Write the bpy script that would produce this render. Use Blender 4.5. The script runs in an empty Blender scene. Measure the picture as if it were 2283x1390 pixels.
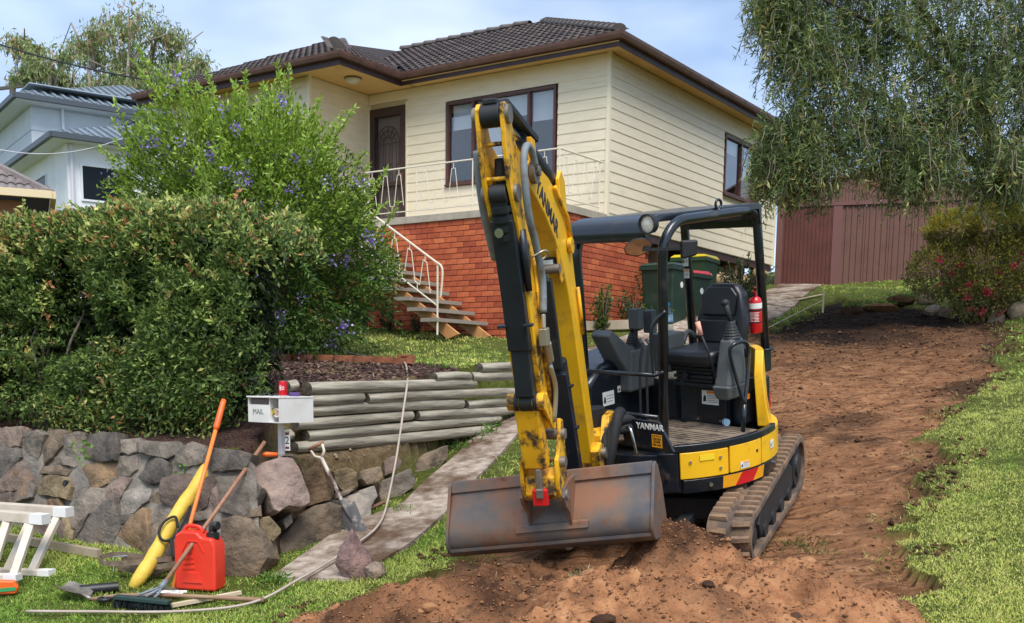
import bpy, math, random
import numpy as np
from mathutils import Vector, Matrix
random.seed(7); rng = np.random.default_rng(11)
S = bpy.context.scene
COL = S.collection
R = math.radians

# ------------------------------------------------------------------ camera
EYE = 1.6
cam = bpy.data.cameras.new('camera'); cam_o = bpy.data.objects.new('camera', cam); COL.objects.link(cam_o)
cam.sensor_fit = 'HORIZONTAL'; cam.sensor_width = 36.0
cam.lens = 36.0 * 2385.5 / 2283.0
cam.shift_y = (1157.6 - 695.0) / 2283.0
cam.clip_start = 0.1; cam.clip_end = 6000
_p, _r = R(-7.552), R(.7345)
_B = np.array([[1, 0, 0], [0, 0, -1], [0, 1, 0]], float)
_Rx = np.array([[1, 0, 0], [0, math.cos(_p), math.sin(_p)], [0, -math.sin(_p), math.cos(_p)]])
_Rr = np.array([[math.cos(_r), -math.sin(_r), 0], [math.sin(_r), math.cos(_r), 0], [0, 0, 1]])
_M = _Rr @ _Rx @ _B                       # world -> camera (x right, y down, z forward)
cam_o.matrix_world = Matrix([[_M[0][i], -_M[1][i], -_M[2][i], (0, 0, EYE)[i]] for i in range(3)] + [[0, 0, 0, 1]])
S.camera = cam_o
S.render.resolution_x, S.render.resolution_y = 1024, 623

# ------------------------------------------------------------------ sky, sun, exposure
SUN_EL, SUN_AZ = R(56), R(168)            # azimuth: direction towards the sun, clockwise from +Y
w = bpy.data.worlds.new('World'); S.world = w; w.use_nodes = True
nt = w.node_tree; nt.nodes.clear()
def wn(t, **k):
    n = nt.nodes.new(t)
    for a, b in k.items(): setattr(n, a, b)
    return n
sky = wn('ShaderNodeTexSky', sky_type='NISHITA', sun_disc=False, sun_elevation=SUN_EL, sun_rotation=SUN_AZ, air_density=1.0, dust_density=.6, ozone_density=2.0)
tc = wn('ShaderNodeTexCoord')
mp = wn('ShaderNodeMapping'); mp.inputs['Scale'].default_value = (1.0, 1.0, 2.2)
n1 = wn('ShaderNodeTexNoise'); n1.inputs['Scale'].default_value = 2.3; n1.inputs['Detail'].default_value = 5; n1.inputs['Roughness'].default_value = .5
cr = wn('ShaderNodeValToRGB'); cr.color_ramp.elements[0].position = .36; cr.color_ramp.elements[1].position = .68
cr.color_ramp.elements[0].color = (.72, .72, .72, 1); cr.color_ramp.elements[1].color = (.97, .97, .97, 1)
n2 = wn('ShaderNodeTexNoise'); n2.inputs['Scale'].default_value = 3.1; n2.inputs['Detail'].default_value = 4
cr2 = wn('ShaderNodeValToRGB'); cr2.color_ramp.elements[0].position = .35; cr2.color_ramp.elements[1].position = .7
cr2.color_ramp.elements[0].color = (1.15, 1.65, 2.6, 1); cr2.color_ramp.elements[1].color = (3.5, 3.9, 4.5, 1)
mx = wn('ShaderNodeMix', data_type='RGBA')
bg = wn('ShaderNodeBackground'); bg.inputs['Strength'].default_value = .15
out = wn('ShaderNodeOutputWorld')
L = nt.links.new
L(tc.outputs['Generated'], mp.inputs['Vector']); L(mp.outputs[0], n1.inputs['Vector']); L(mp.outputs[0], n2.inputs['Vector'])
L(n1.outputs['Fac'], cr.inputs[0]); L(n2.outputs['Fac'], cr2.inputs[0])
L(cr.outputs[0], mx.inputs['Factor']); L(sky.outputs[0], mx.inputs['A']); L(cr2.outputs[0], mx.inputs['B'])
L(mx.outputs['Result'], bg.inputs['Color']); L(bg.outputs[0], out.inputs['Surface'])
sun = bpy.data.lights.new('sun', 'SUN'); sun.energy = 1.8; sun.angle = R(30); sun.color = (1, .95, .87)
sun_o = bpy.data.objects.new('sun', sun); COL.objects.link(sun_o)
_d = Vector((math.sin(SUN_AZ) * math.cos(SUN_EL), math.cos(SUN_AZ) * math.cos(SUN_EL), math.sin(SUN_EL)))
sun_o.rotation_euler = _d.to_track_quat('Z', 'Y').to_euler()
S.view_settings.view_transform = 'Standard'; S.view_settings.look = 'None'; S.view_settings.gamma = 1
S.view_settings.exposure = 1.1
S.view_settings.use_curve_mapping = False
S.cycles.max_bounces = 8; S.cycles.diffuse_bounces = 5; S.cycles.transparent_max_bounces = 12
S.cycles.use_denoising = True

# ------------------------------------------------------------------ helpers
def tag(o, label=None, cat=None, group=None, kind=None):
    if label: o['label'] = label
    if cat: o['category'] = cat
    if group: o['group'] = group
    if kind: o['kind'] = kind
    return o
def empty(name, loc=(0, 0, 0), rz=0.0, label=None, cat=None, group=None, mat=None):
    o = bpy.data.objects.new(name, None); COL.objects.link(o); o.empty_display_size = .1
    if mat is not None: o.matrix_world = mat
    else: o.location = loc; o.rotation_euler = (0, 0, rz)
    return tag(o, label, cat, group)
def V(*a): return np.array(a, float)
def unit(a): a = np.asarray(a, float); return a / (np.linalg.norm(a) + 1e-12)
def rot(axis, ang):
    return np.array(Matrix.Rotation(ang, 3, axis))
def frame(z, x=(1, 0, 0)):
    z = unit(z); x = np.asarray(x, float) - z * np.dot(x, z)
    if np.linalg.norm(x) < 1e-4: x = np.array([0, 1, 0.]) - z * z[1]
    x = unit(x); y = np.cross(z, x)
    return np.array([x, y, z]).T
class MB:
    def __init__(s): s.v = []; s.f = []; s.m = []
    def add(s, vs, fs, mi=0):
        k = len(s.v); s.v += [tuple(map(float, p)) for p in vs]; s.f += [tuple(i + k for i in f) for f in fs]; s.m += [mi] * len(fs); return s
    def box(s, c, d, Rm=None, mi=0):
        x, y, z = d[0] / 2, d[1] / 2, d[2] / 2
        P = np.array([[-x, -y, -z], [x, -y, -z], [x, y, -z], [-x, y, -z], [-x, -y, z], [x, -y, z], [x, y, z], [-x, y, z]])
        if Rm is not None: P = P @ np.asarray(Rm).T
        return s.add(P + np.asarray(c, float), [(0, 3, 2, 1), (4, 5, 6, 7), (0, 1, 5, 4), (1, 2, 6, 5), (2, 3, 7, 6), (3, 0, 4, 7)], mi)
    def b2(s, a, b, mi=0):                      # box from two corners
        a = np.minimum(a, b), np.maximum(a, b)
        return s.box((a[0] + a[1]) / 2, a[1] - a[0], None, mi)
    def bar(s, p0, p1, w, h, up=(0, 0, 1), mi=0):  # box beam between two points
        p0 = np.asarray(p0, float); p1 = np.asarray(p1, float)
        d = p1 - p0; F = frame(d, up)           # local z along bar, x along 'up'
        return s.box((p0 + p1) / 2, (h, w, np.linalg.norm(d)), F, mi)
    def cyl(s, p0, p1, r0, r1=None, n=14, cap=True, mi=0):
        p0 = np.asarray(p0, float); p1 = np.asarray(p1, float); r1 = r0 if r1 is None else r1
        F = frame(p1 - p0, (.3, .1, 1) if abs(unit(p1 - p0)[2]) < .9 else (1, 0, 0))
        a = np.arange(n) * 2 * math.pi / n; c = np.outer(np.cos(a), F[:, 0]) + np.outer(np.sin(a), F[:, 1])
        fs = [(i, (i + 1) % n, n + (i + 1) % n, n + i) for i in range(n)]
        if cap: fs += [tuple(range(n - 1, -1, -1)), tuple(range(n, 2 * n))]
        return s.add(np.vstack([p0 + c * r0, p1 + c * r1]), fs, mi)
    def tube(s, pts, r, n=8, cap=True, mi=0, closed=False):
        P = [np.asarray(p, float) for p in pts]; m = len(P)
        rr = r if hasattr(r, '__len__') else [r] * m
        vs = []; prev = None
        for i in range(m):
            if closed: t = P[(i + 1) % m] - P[i - 1]
            else: t = P[min(i + 1, m - 1)] - P[max(i - 1, 0)]
            t = unit(t)
            if prev is None: F = frame(t, (.31, .17, .93) if abs(t[2]) < .95 else (1, 0, 0)); x = F[:, 0]
            else: x = unit(prev - t * np.dot(prev, t))
            prev = x; y = np.cross(t, x)
            for k in range(n):
                a = 2 * math.pi * k / n; vs.append(P[i] + (x * math.cos(a) + y * math.sin(a)) * rr[i])
        fs = []
        for i in range(m if closed else m - 1):
            for k in range(n):
                j = (i + 1) % m
                fs.append((i * n + k, i * n + (k + 1) % n, j * n + (k + 1) % n, j * n + k))
        if cap and not closed: fs += [tuple(range(n - 1, -1, -1)), tuple(range((m - 1) * n, m * n))]
        return s.add(vs, fs, mi)
    def prism(s, poly, o, ax, ay, an, d0, d1, mi=0):  # polygon in (ax,ay) extruded along an from d0 to d1
        o = np.asarray(o, float); ax = np.asarray(ax, float); ay = np.asarray(ay, float); an = np.asarray(an, float)
        A = sum(poly[i][0] * poly[(i + 1) % len(poly)][1] - poly[(i + 1) % len(poly)][0] * poly[i][1] for i in range(len(poly)))
        if A * np.dot(np.cross(ax, ay), an) < 0: poly = poly[::-1]
        if d1 < d0: d0, d1 = d1, d0
        n = len(poly)
        vs = [o + ax * u + ay * v + an * d0 for u, v in poly] + [o + ax * u + ay * v + an * d1 for u, v in poly]
        fs = [tuple(range(n - 1, -1, -1)), tuple(range(n, 2 * n))] + [(i, (i + 1) % n, n + (i + 1) % n, n + i) for i in range(n)]
        return s.add(vs, fs, mi)
    def ell(s, c, r, nu=14, nv=8, Rm=None, mi=0, zmin=-1):
        vs = []; c = np.asarray(c, float)
        th = np.linspace(math.asin(zmin) if zmin > -1 else -math.pi / 2, math.pi / 2, nv + 1)
        for t in th:
            for k in range(nu):
                a = 2 * math.pi * k / nu
                p = np.array([r[0] * math.cos(t) * math.cos(a), r[1] * math.cos(t) * math.sin(a), r[2] * math.sin(t)])
                if Rm is not None: p = np.asarray(Rm) @ p
                vs.append(c + p)
        fs = [(i * nu + k, i * nu + (k + 1) % nu, (i + 1) * nu + (k + 1) % nu, (i + 1) * nu + k) for i in range(nv) for k in range(nu)]
        return s.add(vs, fs, mi)
    def lathe(s, prof, c=(0, 0, 0), F=None, n=18, mi=0):   # prof: (r, z)
        c = np.asarray(c, float); F = np.eye(3) if F is None else np.asarray(F); vs = []
        for r, z in prof:
            for k in range(n):
                a = 2 * math.pi * k / n; vs.append(c + F @ np.array([r * math.cos(a), r * math.sin(a), z]))
        m = len(prof)
        fs = [(i * n + k, i * n + (k + 1) % n, (i + 1) * n + (k + 1) % n, (i + 1) * n + k) for i in range(m - 1) for k in range(n)]
        return s.add(vs, fs, mi)
    def grid(s, fn, us, vs_, mi=0, flip=False):
        nu, nv = len(us), len(vs_); P = [fn(u, v) for u in us for v in vs_]
        fs = [(i * nv + j, (i + 1) * nv + j, (i + 1) * nv + j + 1, i * nv + j + 1) for i in range(nu - 1) for j in range(nv - 1)]
        if flip: fs = [f[::-1] for f in fs]
        return s.add(P, fs, mi)
    def mesh(s, name, mats):
        me = bpy.data.meshes.new(name); me.from_pydata(s.v, [], s.f)
        for m in (mats if isinstance(mats, (list, tuple)) else [mats]): me.materials.append(m)
        if any(s.m): me.polygons.foreach_set('material_index', s.m)
        me.update(); return me
    def build(s, name, mats, parent=None, smooth=False, bevel=0.0, seg=2, auto=None):
        o = bpy.data.objects.new(name, s.mesh(name, mats)); COL.objects.link(o)
        if parent is not None: o.parent = parent
        if smooth:
            o.data.polygons.foreach_set('use_smooth', [True] * len(o.data.polygons))
        if bevel:
            b = o.modifiers.new('edge', 'BEVEL'); b.width = bevel; b.segments = seg; b.limit_method = 'ANGLE'; b.angle_limit = R(40)
            o.data.polygons.foreach_set('use_smooth', [True] * len(o.data.polygons)); b.harden_normals = True
        if auto:
            try: o.data.set_sharp_from_angle(angle=R(auto))
            except Exception: pass
        return o
def share(src, name, parent=None, loc=None, M4=None):
    o = bpy.data.objects.new(name, src); COL.objects.link(o)
    if parent is not None: o.parent = parent
    if M4 is not None: o.matrix_local = M4
    elif loc is not None: o.location = loc
    return o
def M4(Rm, t):
    return Matrix([[Rm[i][0], Rm[i][1], Rm[i][2], t[i]] for i in range(3)] + [[0, 0, 0, 1]])
def bez(pts, n=8):           # Catmull-Rom through points
    P = [np.asarray(p, float) for p in pts]; P = [2 * P[0] - P[1]] + P + [2 * P[-1] - P[-2]]; o = []
    for i in range(1, len(P) - 2):
        for k in range(n):
            t = k / n; a, b, c, d = P[i - 1:i + 3]
            o.append(.5 * ((2 * b) + (c - a) * t + (2 * a - 5 * b + 4 * c - d) * t * t + (3 * b - a - 3 * c + d) * t ** 3))
    o.append(P[-2]); return o
def text(s, name, size, mat, parent, M, ext=.0015, align='CENTER', xs=1.0, bold=0.0):
    c = bpy.data.curves.new(name, 'FONT'); c.body = s; c.size = size; c.extrude = ext; c.align_x = align; c.align_y = 'CENTER'; c.offset = bold
    c.materials.append(mat); c.resolution_u = 3
    f_ = bpy.data.objects.new('letters', c); me = bpy.data.meshes.new_from_object(f_); bpy.data.objects.remove(f_); bpy.data.curves.remove(c)
    o = bpy.data.objects.new(name, me); COL.objects.link(o)
    if parent is not None: o.parent = parent
    o.matrix_local = M @ Matrix.Diagonal((xs, 1, 1, 1)); return o

# ------------------------------------------------------------------ materials
def lin(c):                  # sRGB 0-255 -> linear
    return tuple(((x / 255) / 12.92 if x / 255 < .04045 else (((x / 255) + .055) / 1.055) ** 2.4) for x in c)
def PM(name, c1, c2=None, c3=None, scale=6, detail=5, rough=.6, rough2=None, bump=0, bscale=60, metal=0, spec=.5, lo=.35, hi=.65, rand=None, coat=0,
       stretch=None, grime=None, gscale=4, glo=.55, ghi=.75, tint=False, trans=0, attr=None, bdist=.02, bdetail=4):
    m = bpy.data.materials.new(name); m.use_nodes = True; t = m.node_tree; N = t.nodes; K = t.links.new
    b = N['Principled BSDF']; b.inputs['Metallic'].default_value = metal; b.inputs['Roughness'].default_value = rough
    b.inputs['Specular IOR Level'].default_value = spec; b.inputs['Coat Weight'].default_value = coat
    q = N.new('ShaderNodeTexCoord'); co = q.outputs['Object']
    if stretch:
        g = N.new('ShaderNodeMapping'); g.inputs['Scale'].default_value = stretch; K(co, g.inputs[0]); co = g.outputs[0]
    def noise(sc, de=5, ro=.55):
        n = N.new('ShaderNodeTexNoise'); n.inputs['Scale'].default_value = sc; n.inputs['Detail'].default_value = de; n.inputs['Roughness'].default_value = ro; K(co, n.inputs['Vector']); return n.outputs['Fac']
    def ramp(f, stops):
        r = N.new('ShaderNodeValToRGB'); e = r.color_ramp.elements
        while len(e) < len(stops): e.new(.5)
        for i, (p, c) in enumerate(stops): e[i].position = p; e[i].color = (*c, 1) if len(c) == 3 else c
        K(f, r.inputs[0]); return r.outputs[0]
    def mix(f, a, c, mode='MIX'):
        x = N.new('ShaderNodeMix'); x.data_type = 'RGBA'; x.blend_type = mode
        for s_, v in (('Factor', f), ('A', a), ('B', c)):
            if isinstance(v, tuple): x.inputs[s_].default_value = (*v, 1)
            elif isinstance(v, (int, float)): x.inputs[s_].default_value = v
            else: K(v, x.inputs[s_])
        return x.outputs['Result']
    c2 = c2 or c1
    nf = noise(scale, detail)
    st = [(lo, c1), (hi, c2)] if c3 is None else [(lo, c1), ((lo + hi) / 2, c2), (hi, c3)]
    col = ramp(nf, st)
    if rand:                 # list of colours picked per piece
        oi = N.new('ShaderNodeObjectInfo'); ge = N.new('ShaderNodeNewGeometry'); ad = N.new('ShaderNodeMath'); ad.operation = 'ADD'; fr = N.new('ShaderNodeMath'); fr.operation = 'FRACT'
        K(oi.outputs['Random'], ad.inputs[0]); K(ge.outputs['Random Per Island'], ad.inputs[1]); K(ad.outputs[0], fr.inputs[0])
        rc = ramp(fr.outputs[0], [((i + .5) / len(rand), c) for i, c in enumerate(rand)])
        col = mix(.75, col, rc)
        col = mix(.35, col, ramp(nf, [(.3, (.35, .35, .35)), (.7, (1, 1, 1))]), 'MULTIPLY')
    if tint:
        oi = N.new('ShaderNodeObjectInfo'); col = mix(1.0, col, oi.outputs['Color'], 'MULTIPLY')
    if attr:
        at = N.new('ShaderNodeAttribute'); at.attribute_name = attr; col = mix(1.0, col, at.outputs['Color'], 'MULTIPLY')
    if grime:
        gf = ramp(noise(gscale, 8, .65), [(glo, (0, 0, 0)), (ghi, (1, 1, 1))]); col = mix(gf, col, grime)
        rg = N.new('ShaderNodeMapRange'); K(gf, rg.inputs[0]); rg.inputs[3].default_value = rough; rg.inputs[4].default_value = min(1, rough + .4); K(rg.outputs[0], b.inputs['Roughness'])
    K(col, b.inputs['Base Color'])
    if bump:
        bn = N.new('ShaderNodeBump'); bn.inputs['Strength'].default_value = bump; bn.inputs['Distance'].default_value = bdist
        K(noise(bscale, bdetail, .6), bn.inputs['Height']); K(bn.outputs[0], b.inputs['Normal'])
    if trans:
        tr = N.new('ShaderNodeBsdfTranslucent'); K(col, tr.inputs['Color']); ms = N.new('ShaderNodeMixShader'); ms.inputs[0].default_value = trans
        K(b.outputs[0], ms.inputs[1]); K(tr.outputs[0], ms.inputs[2]); K(ms.outputs[0], N['Material Output'].inputs['Surface'])
    return m
def glass_mat(name, tint=(.75, .8, .82), refl=.12):
    m = bpy.data.materials.new(name); m.use_nodes = True; N = m.node_tree.nodes; K = m.node_tree.links.new
    N.remove(N['Principled BSDF']); g = N.new('ShaderNodeBsdfGlossy'); g.inputs['Roughness'].default_value = .03
    t = N.new('ShaderNodeBsdfTransparent'); t.inputs[0].default_value = (*tint, 1)
    f = N.new('ShaderNodeLayerWeight'); f.inputs[0].default_value = .5; p_ = N.new('ShaderNodeMath'); p_.operation = 'POWER'; p_.inputs[1].default_value = 4; K(f.outputs['Facing'], p_.inputs[0]); a = N.new('ShaderNodeMath'); a.operation = 'ADD'; a.inputs[1].default_value = refl; a.use_clamp = True
    K(p_.outputs[0], a.inputs[0]); x = N.new('ShaderNodeMixShader'); K(a.outputs[0], x.inputs[0]); K(t.outputs[0], x.inputs[1]); K(g.outputs[0], x.inputs[2])
    K(x.outputs[0], N['Material Output'].inputs['Surface']); return m

# leaf clouds: every leaf is a folded two-triangle blade with its own colour
def blades(name, P, D, Ln, Wd, cols, mat, parent=None, fold=.25, Nrm=None, droop=0.0):
    P = np.asarray(P, float); D = np.asarray(D, float); n = len(P)
    D = D / (np.linalg.norm(D, axis=1, keepdims=True) + 1e-9)
    Q = rng.normal(size=(n, 3)) if Nrm is None else Nrm + rng.normal(size=(n, 3)) * .35
    Sd = np.cross(D, Q); Sd /= np.linalg.norm(Sd, axis=1, keepdims=True) + 1e-9
    Up = np.cross(Sd, D)
    Ln = np.broadcast_to(Ln, n)[:, None]; Wd = np.broadcast_to(Wd, n)[:, None]
    mid = P + D * Ln * .45
    A = P; Bv = mid + Sd * Wd / 2 + Up * Wd * fold; T = P + D * Ln - np.array([0, 0, 1.]) * Ln * droop; Cv = mid - Sd * Wd / 2 + Up * Wd * fold
    v = np.stack([A, Bv, T, Cv], 1).reshape(-1, 3)
    me = bpy.data.meshes.new(name); me.vertices.add(4 * n); me.vertices.foreach_set('co', v.astype(np.float32).ravel())
    idx = np.arange(n)[:, None] * 4 + np.array([0, 1, 2, 0, 2, 3])
    me.loops.add(6 * n); me.loops.foreach_set('vertex_index', idx.astype(np.int32).ravel())
    me.polygons.add(2 * n); me.polygons.foreach_set('loop_start', np.arange(0, 6 * n, 3, dtype=np.int32))
    try: me.polygons.foreach_set('loop_total', np.full(2 * n, 3, dtype=np.int32))
    except Exception: pass
    me.update(calc_edges=True)
    ca = me.color_attributes.new('Col', 'FLOAT_COLOR', 'POINT')
    cc = np.ones((4 * n, 4), np.float32); cc[:, :3] = np.repeat(np.asarray(cols, float), 4, 0); ca.data.foreach_set('color', cc.ravel())
    me.materials.append(mat); o = bpy.data.objects.new(name, me); COL.objects.link(o)
    if parent is not None: o.parent = parent
    return o
def pick(cols, n, wts=None):
    c = np.array(cols, float); k = rng.choice(len(c), n, p=None if wts is None else np.array(wts) / sum(wts))
    return c[k] * (1 + rng.normal(size=(n, 1)) * .16).clip(.55, 1.6)
W1 = (1, 1, 1)
LEAF = PM('leaf', W1, W1, rough=.45, attr='Col', trans=.38, spec=.35)
GRASSM = PM('grass_blade', W1, W1, rough=.6, attr='Col', trans=.3, spec=.25)
BARK = PM('bark_grey', lin((120, 108, 95)), lin((78, 68, 58)), scale=18, rough=.9, bump=.6, bscale=40)
# ------------------------------------------------------------------ terrain
def vnoise(x, y, sc, seed=0):
    x = np.asarray(x) * sc; y = np.asarray(y) * sc
    xi = np.floor(x).astype(np.int64); yi = np.floor(y).astype(np.int64); fx = x - xi; fy = y - yi
    fx = fx * fx * (3 - 2 * fx); fy = fy * fy * (3 - 2 * fy)
    def hsh(a, b):
        h = (a * 374761393 + b * 668265263 + seed * 974711) & 0x7fffffff
        h = ((h ^ (h >> 13)) * 1274126177) & 0x7fffffff
        return ((h ^ (h >> 16)) & 0xffff) / 65535.0
    return (hsh(xi, yi) * (1 - fx) + hsh(xi + 1, yi) * fx) * (1 - fy) + (hsh(xi, yi + 1) * (1 - fx) + hsh(xi + 1, yi + 1) * fx) * fy - .5
def fbm(x, y, sc, oct=4, seed=0):
    s = 0; a = 1
    for k in range(oct): s = s + a * vnoise(x, y, sc * 2 ** k, seed + k); a *= .5
    return s
def inpoly(x, y, poly):
    x = np.asarray(x, float); y = np.asarray(y, float); r = np.zeros(x.shape, bool); n = len(poly)
    for i in range(n):
        (x0, y0), (x1, y1) = poly[i], poly[(i + 1) % n]
        c = ((y0 > y) != (y1 > y)) & (x < (x1 - x0) * (y - y0) / ((y1 - y0) or 1e-9) + x0); r ^= c
    return r
_DP = np.array([(-1.87, 8.15, 0), (1.3, 8.7, 0), (3.4, 8.8, 0), (2.2, 6.3, 0), (5.3, 12.9, 0), (8.4, 18.8, 0), (7, 24.6, 0), (9, 24.6, 0), (-1.4, 9.2, .0), (-.75, 11, .02), (-.2, 12.5, .08), (.3, 13.6, .2),
                (1.1, 15.3, .42), (-.12, 16.8, .63), (2.29, 18.67, .48), (5.2, 22.5, .3), (-3.35, 19, .8), (3.2, 14.2, .1), (5, 18.5, .1), (-4.7, 9.7, 0), (-8, 14, .9), (1, 6, 0), (12, 14, .3), (14, 25, .5), (2.2, 11.5, .02), (-3, 6, .08)])
def T0(x, y):
    x = np.asarray(x, float); y = np.asarray(y, float)
    xx = np.where(x < -2, -2 + .3 * (x + 2), x); xx = np.where(xx > 10, 10 + .3 * (xx - 10), xx)
    yy = np.where(y < 5.5, 5.5 + .25 * (y - 5.5), y); yy = np.where(yy > 27, 27 + .45 * (yy - 27), yy); yy = np.minimum(yy, 60); xx = np.clip(xx, -20, 30); yy = np.maximum(yy, 2)
    z = .455 + .10 * (xx - 1.32) + .168 * (yy - 8.67)
    num = 0; den = 1e-6
    for px_, py_, d in _DP:
        w_ = 1 / ((x - px_) ** 2 + (y - py_) ** 2 + .25) ** 2; num = num + w_ * d; den = den + w_
    return z + num / den
TERR = [(-30, 24), (-9, 12.5), (-5.5, 10.45), (-4.6, 9.9), (-3.75, 9.37), (-3.05, 9.02), (-2.4, 8.6), (-2.1, 8.5), (-2.0, 8.75), (-1.82, 9.25), (-1.45, 9.75), (-1.25, 10.1), (-1.14, 10.5), (-.88, 11.3), (-.62, 12.3), (-.3, 13.3), (.2, 14.0), (.75, 15.5), (.6, 16.6), (-9, 26), (-30, 40)]
UPPER = [(-1.98, 9.4), (-.0, 12.98), (.2, 13.9), (.75, 15.5), (.6, 16.6), (-9, 26), (-30, 40), (-30, 24), (-9, 13), (-6, 11.6), (-3.5, 10.8), (-2.3, 9.9)]
def ground_z(x, y):
    x = np.asarray(x, float); y = np.asarray(y, float); z = T0(x, y)
    zu = np.interp(y, [9.4, 11.5, 14, 18, 22, 40], [1.44, 1.62, 1.82, 2.37, 2.6, 4]) + np.where(x < -5, (-5 - x) * .02, 0)
    s = (x + 2.1) * .497 + (y - 8.5) * .867; bed = np.minimum(1.0 + .28 * np.maximum(s, 0), zu)
    dl = np.clip((x + 1.9) * .8765 - (y - 9.35) * .4815, 0, .6); zs = np.interp(y, [8.5, 9.5, 11, 12.3, 13.3, 14], [.86, .92, .95, 1.05, 1.3, 1.7]) - .42 * dl
    it = inpoly(x, y, TERR); iu = inpoly(x, y, UPPER)
    inn = np.where(x < -2.05, bed, zs); inn = np.where(iu, np.where(x < -2.2, bed, zu), inn)
    z = np.where(it, inn, z)
    return z
DIRT = [(4.1, 18.2), (5.2, 19.4), (6.0, 20.6), (7, 20), (8.7, 19.5), (8.5, 18.6), (7.15, 15.8), (5.65, 12.9), (4.5, 11.1), (3.45, 8.8), (2.62, 7.35), (2.15, 6.3), (1.9, 4.8), (-1.2, 4.8), (-1.66, 6.6), (-1.3, 7.4), (-.75, 7.75), (-.2, 8.3), (.35, 9.6), (1.0, 11.5), (1.7, 13), (2.8, 15.8)]
MULCH = [(-1.98, 9.4), (-.75, 11.6), (-.55, 12.1), (-.9, 12.9), (-2.2, 13.3), (-3.4, 13.1), (-9, 14.5), (-9, 12.4), (-5.5, 10.4), (-2.1, 8.5)]
PATHP = [(-1.86, 8.02), (-1.5, 9.2), (-1.05, 9.75), (-.9, 10.4), (-.5, 12.0), (-.05, 13.3), (.6, 14.6), (1.0, 15.5), (2.0, 16.9), (3.6, 19.6), (5.2, 22.3), (6.3, 24.6), (7.1, 24.3), (5.9, 21.7), (4.4, 18.9), (2.9, 16.3), (1.8, 15.1), (1.2, 14.4), (.55, 13.2), (.1, 12), (-.3, 10.5), (-.56, 9.4), (-.8, 8.6), (-1.2, 7.85)]
def dirt_mask(x, y):
    jx = x + .42 * fbm(x, y, 1.6, 4, 5) + .22 * fbm(x, y, 7, 2, 6); jy = y + .42 * fbm(x, y, 1.6, 4, 9) + .22 * fbm(x, y, 7, 2, 10)
    return inpoly(jx, jy, DIRT)
def top_z(x, y):
    z = ground_z(x, y); d = dirt_mask(x, y)
    return z + np.where(d, -.09 + .06 * fbm(x, y, 3.0, 4, 3) + .07 * np.abs(fbm(x, y * 2.4, 2.4, 4, 31)) + .018 * np.sin(26 * (y + .25 * x) + 3 * fbm(x, y, 1.2, 2, 4)) * (fbm(x, y, .9, 2, 14) > -.05), .02 * fbm(x, y, 1.2, 3, 1))
def axis_(lo, a, b, hi, st):
    m = list(np.arange(a, b, st)); l = []; v = a; k = st
    while v > lo: k *= 1.35; v -= k; l.append(v)
    r = []; v = m[-1]; k = st
    while v < hi: k *= 1.35; v += k; r.append(v)
    return np.array(l[::-1] + m + r)
gx = axis_(-900, -6.0, 10.5, 900, .065); gy = axis_(-300, 4.6, 26.5, 1500, .065)
GX, GY = np.meshgrid(gx, gy, indexing='ij'); GZ = top_z(GX, GY)
GM = bpy.data.materials.new('ground_cover')
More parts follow.
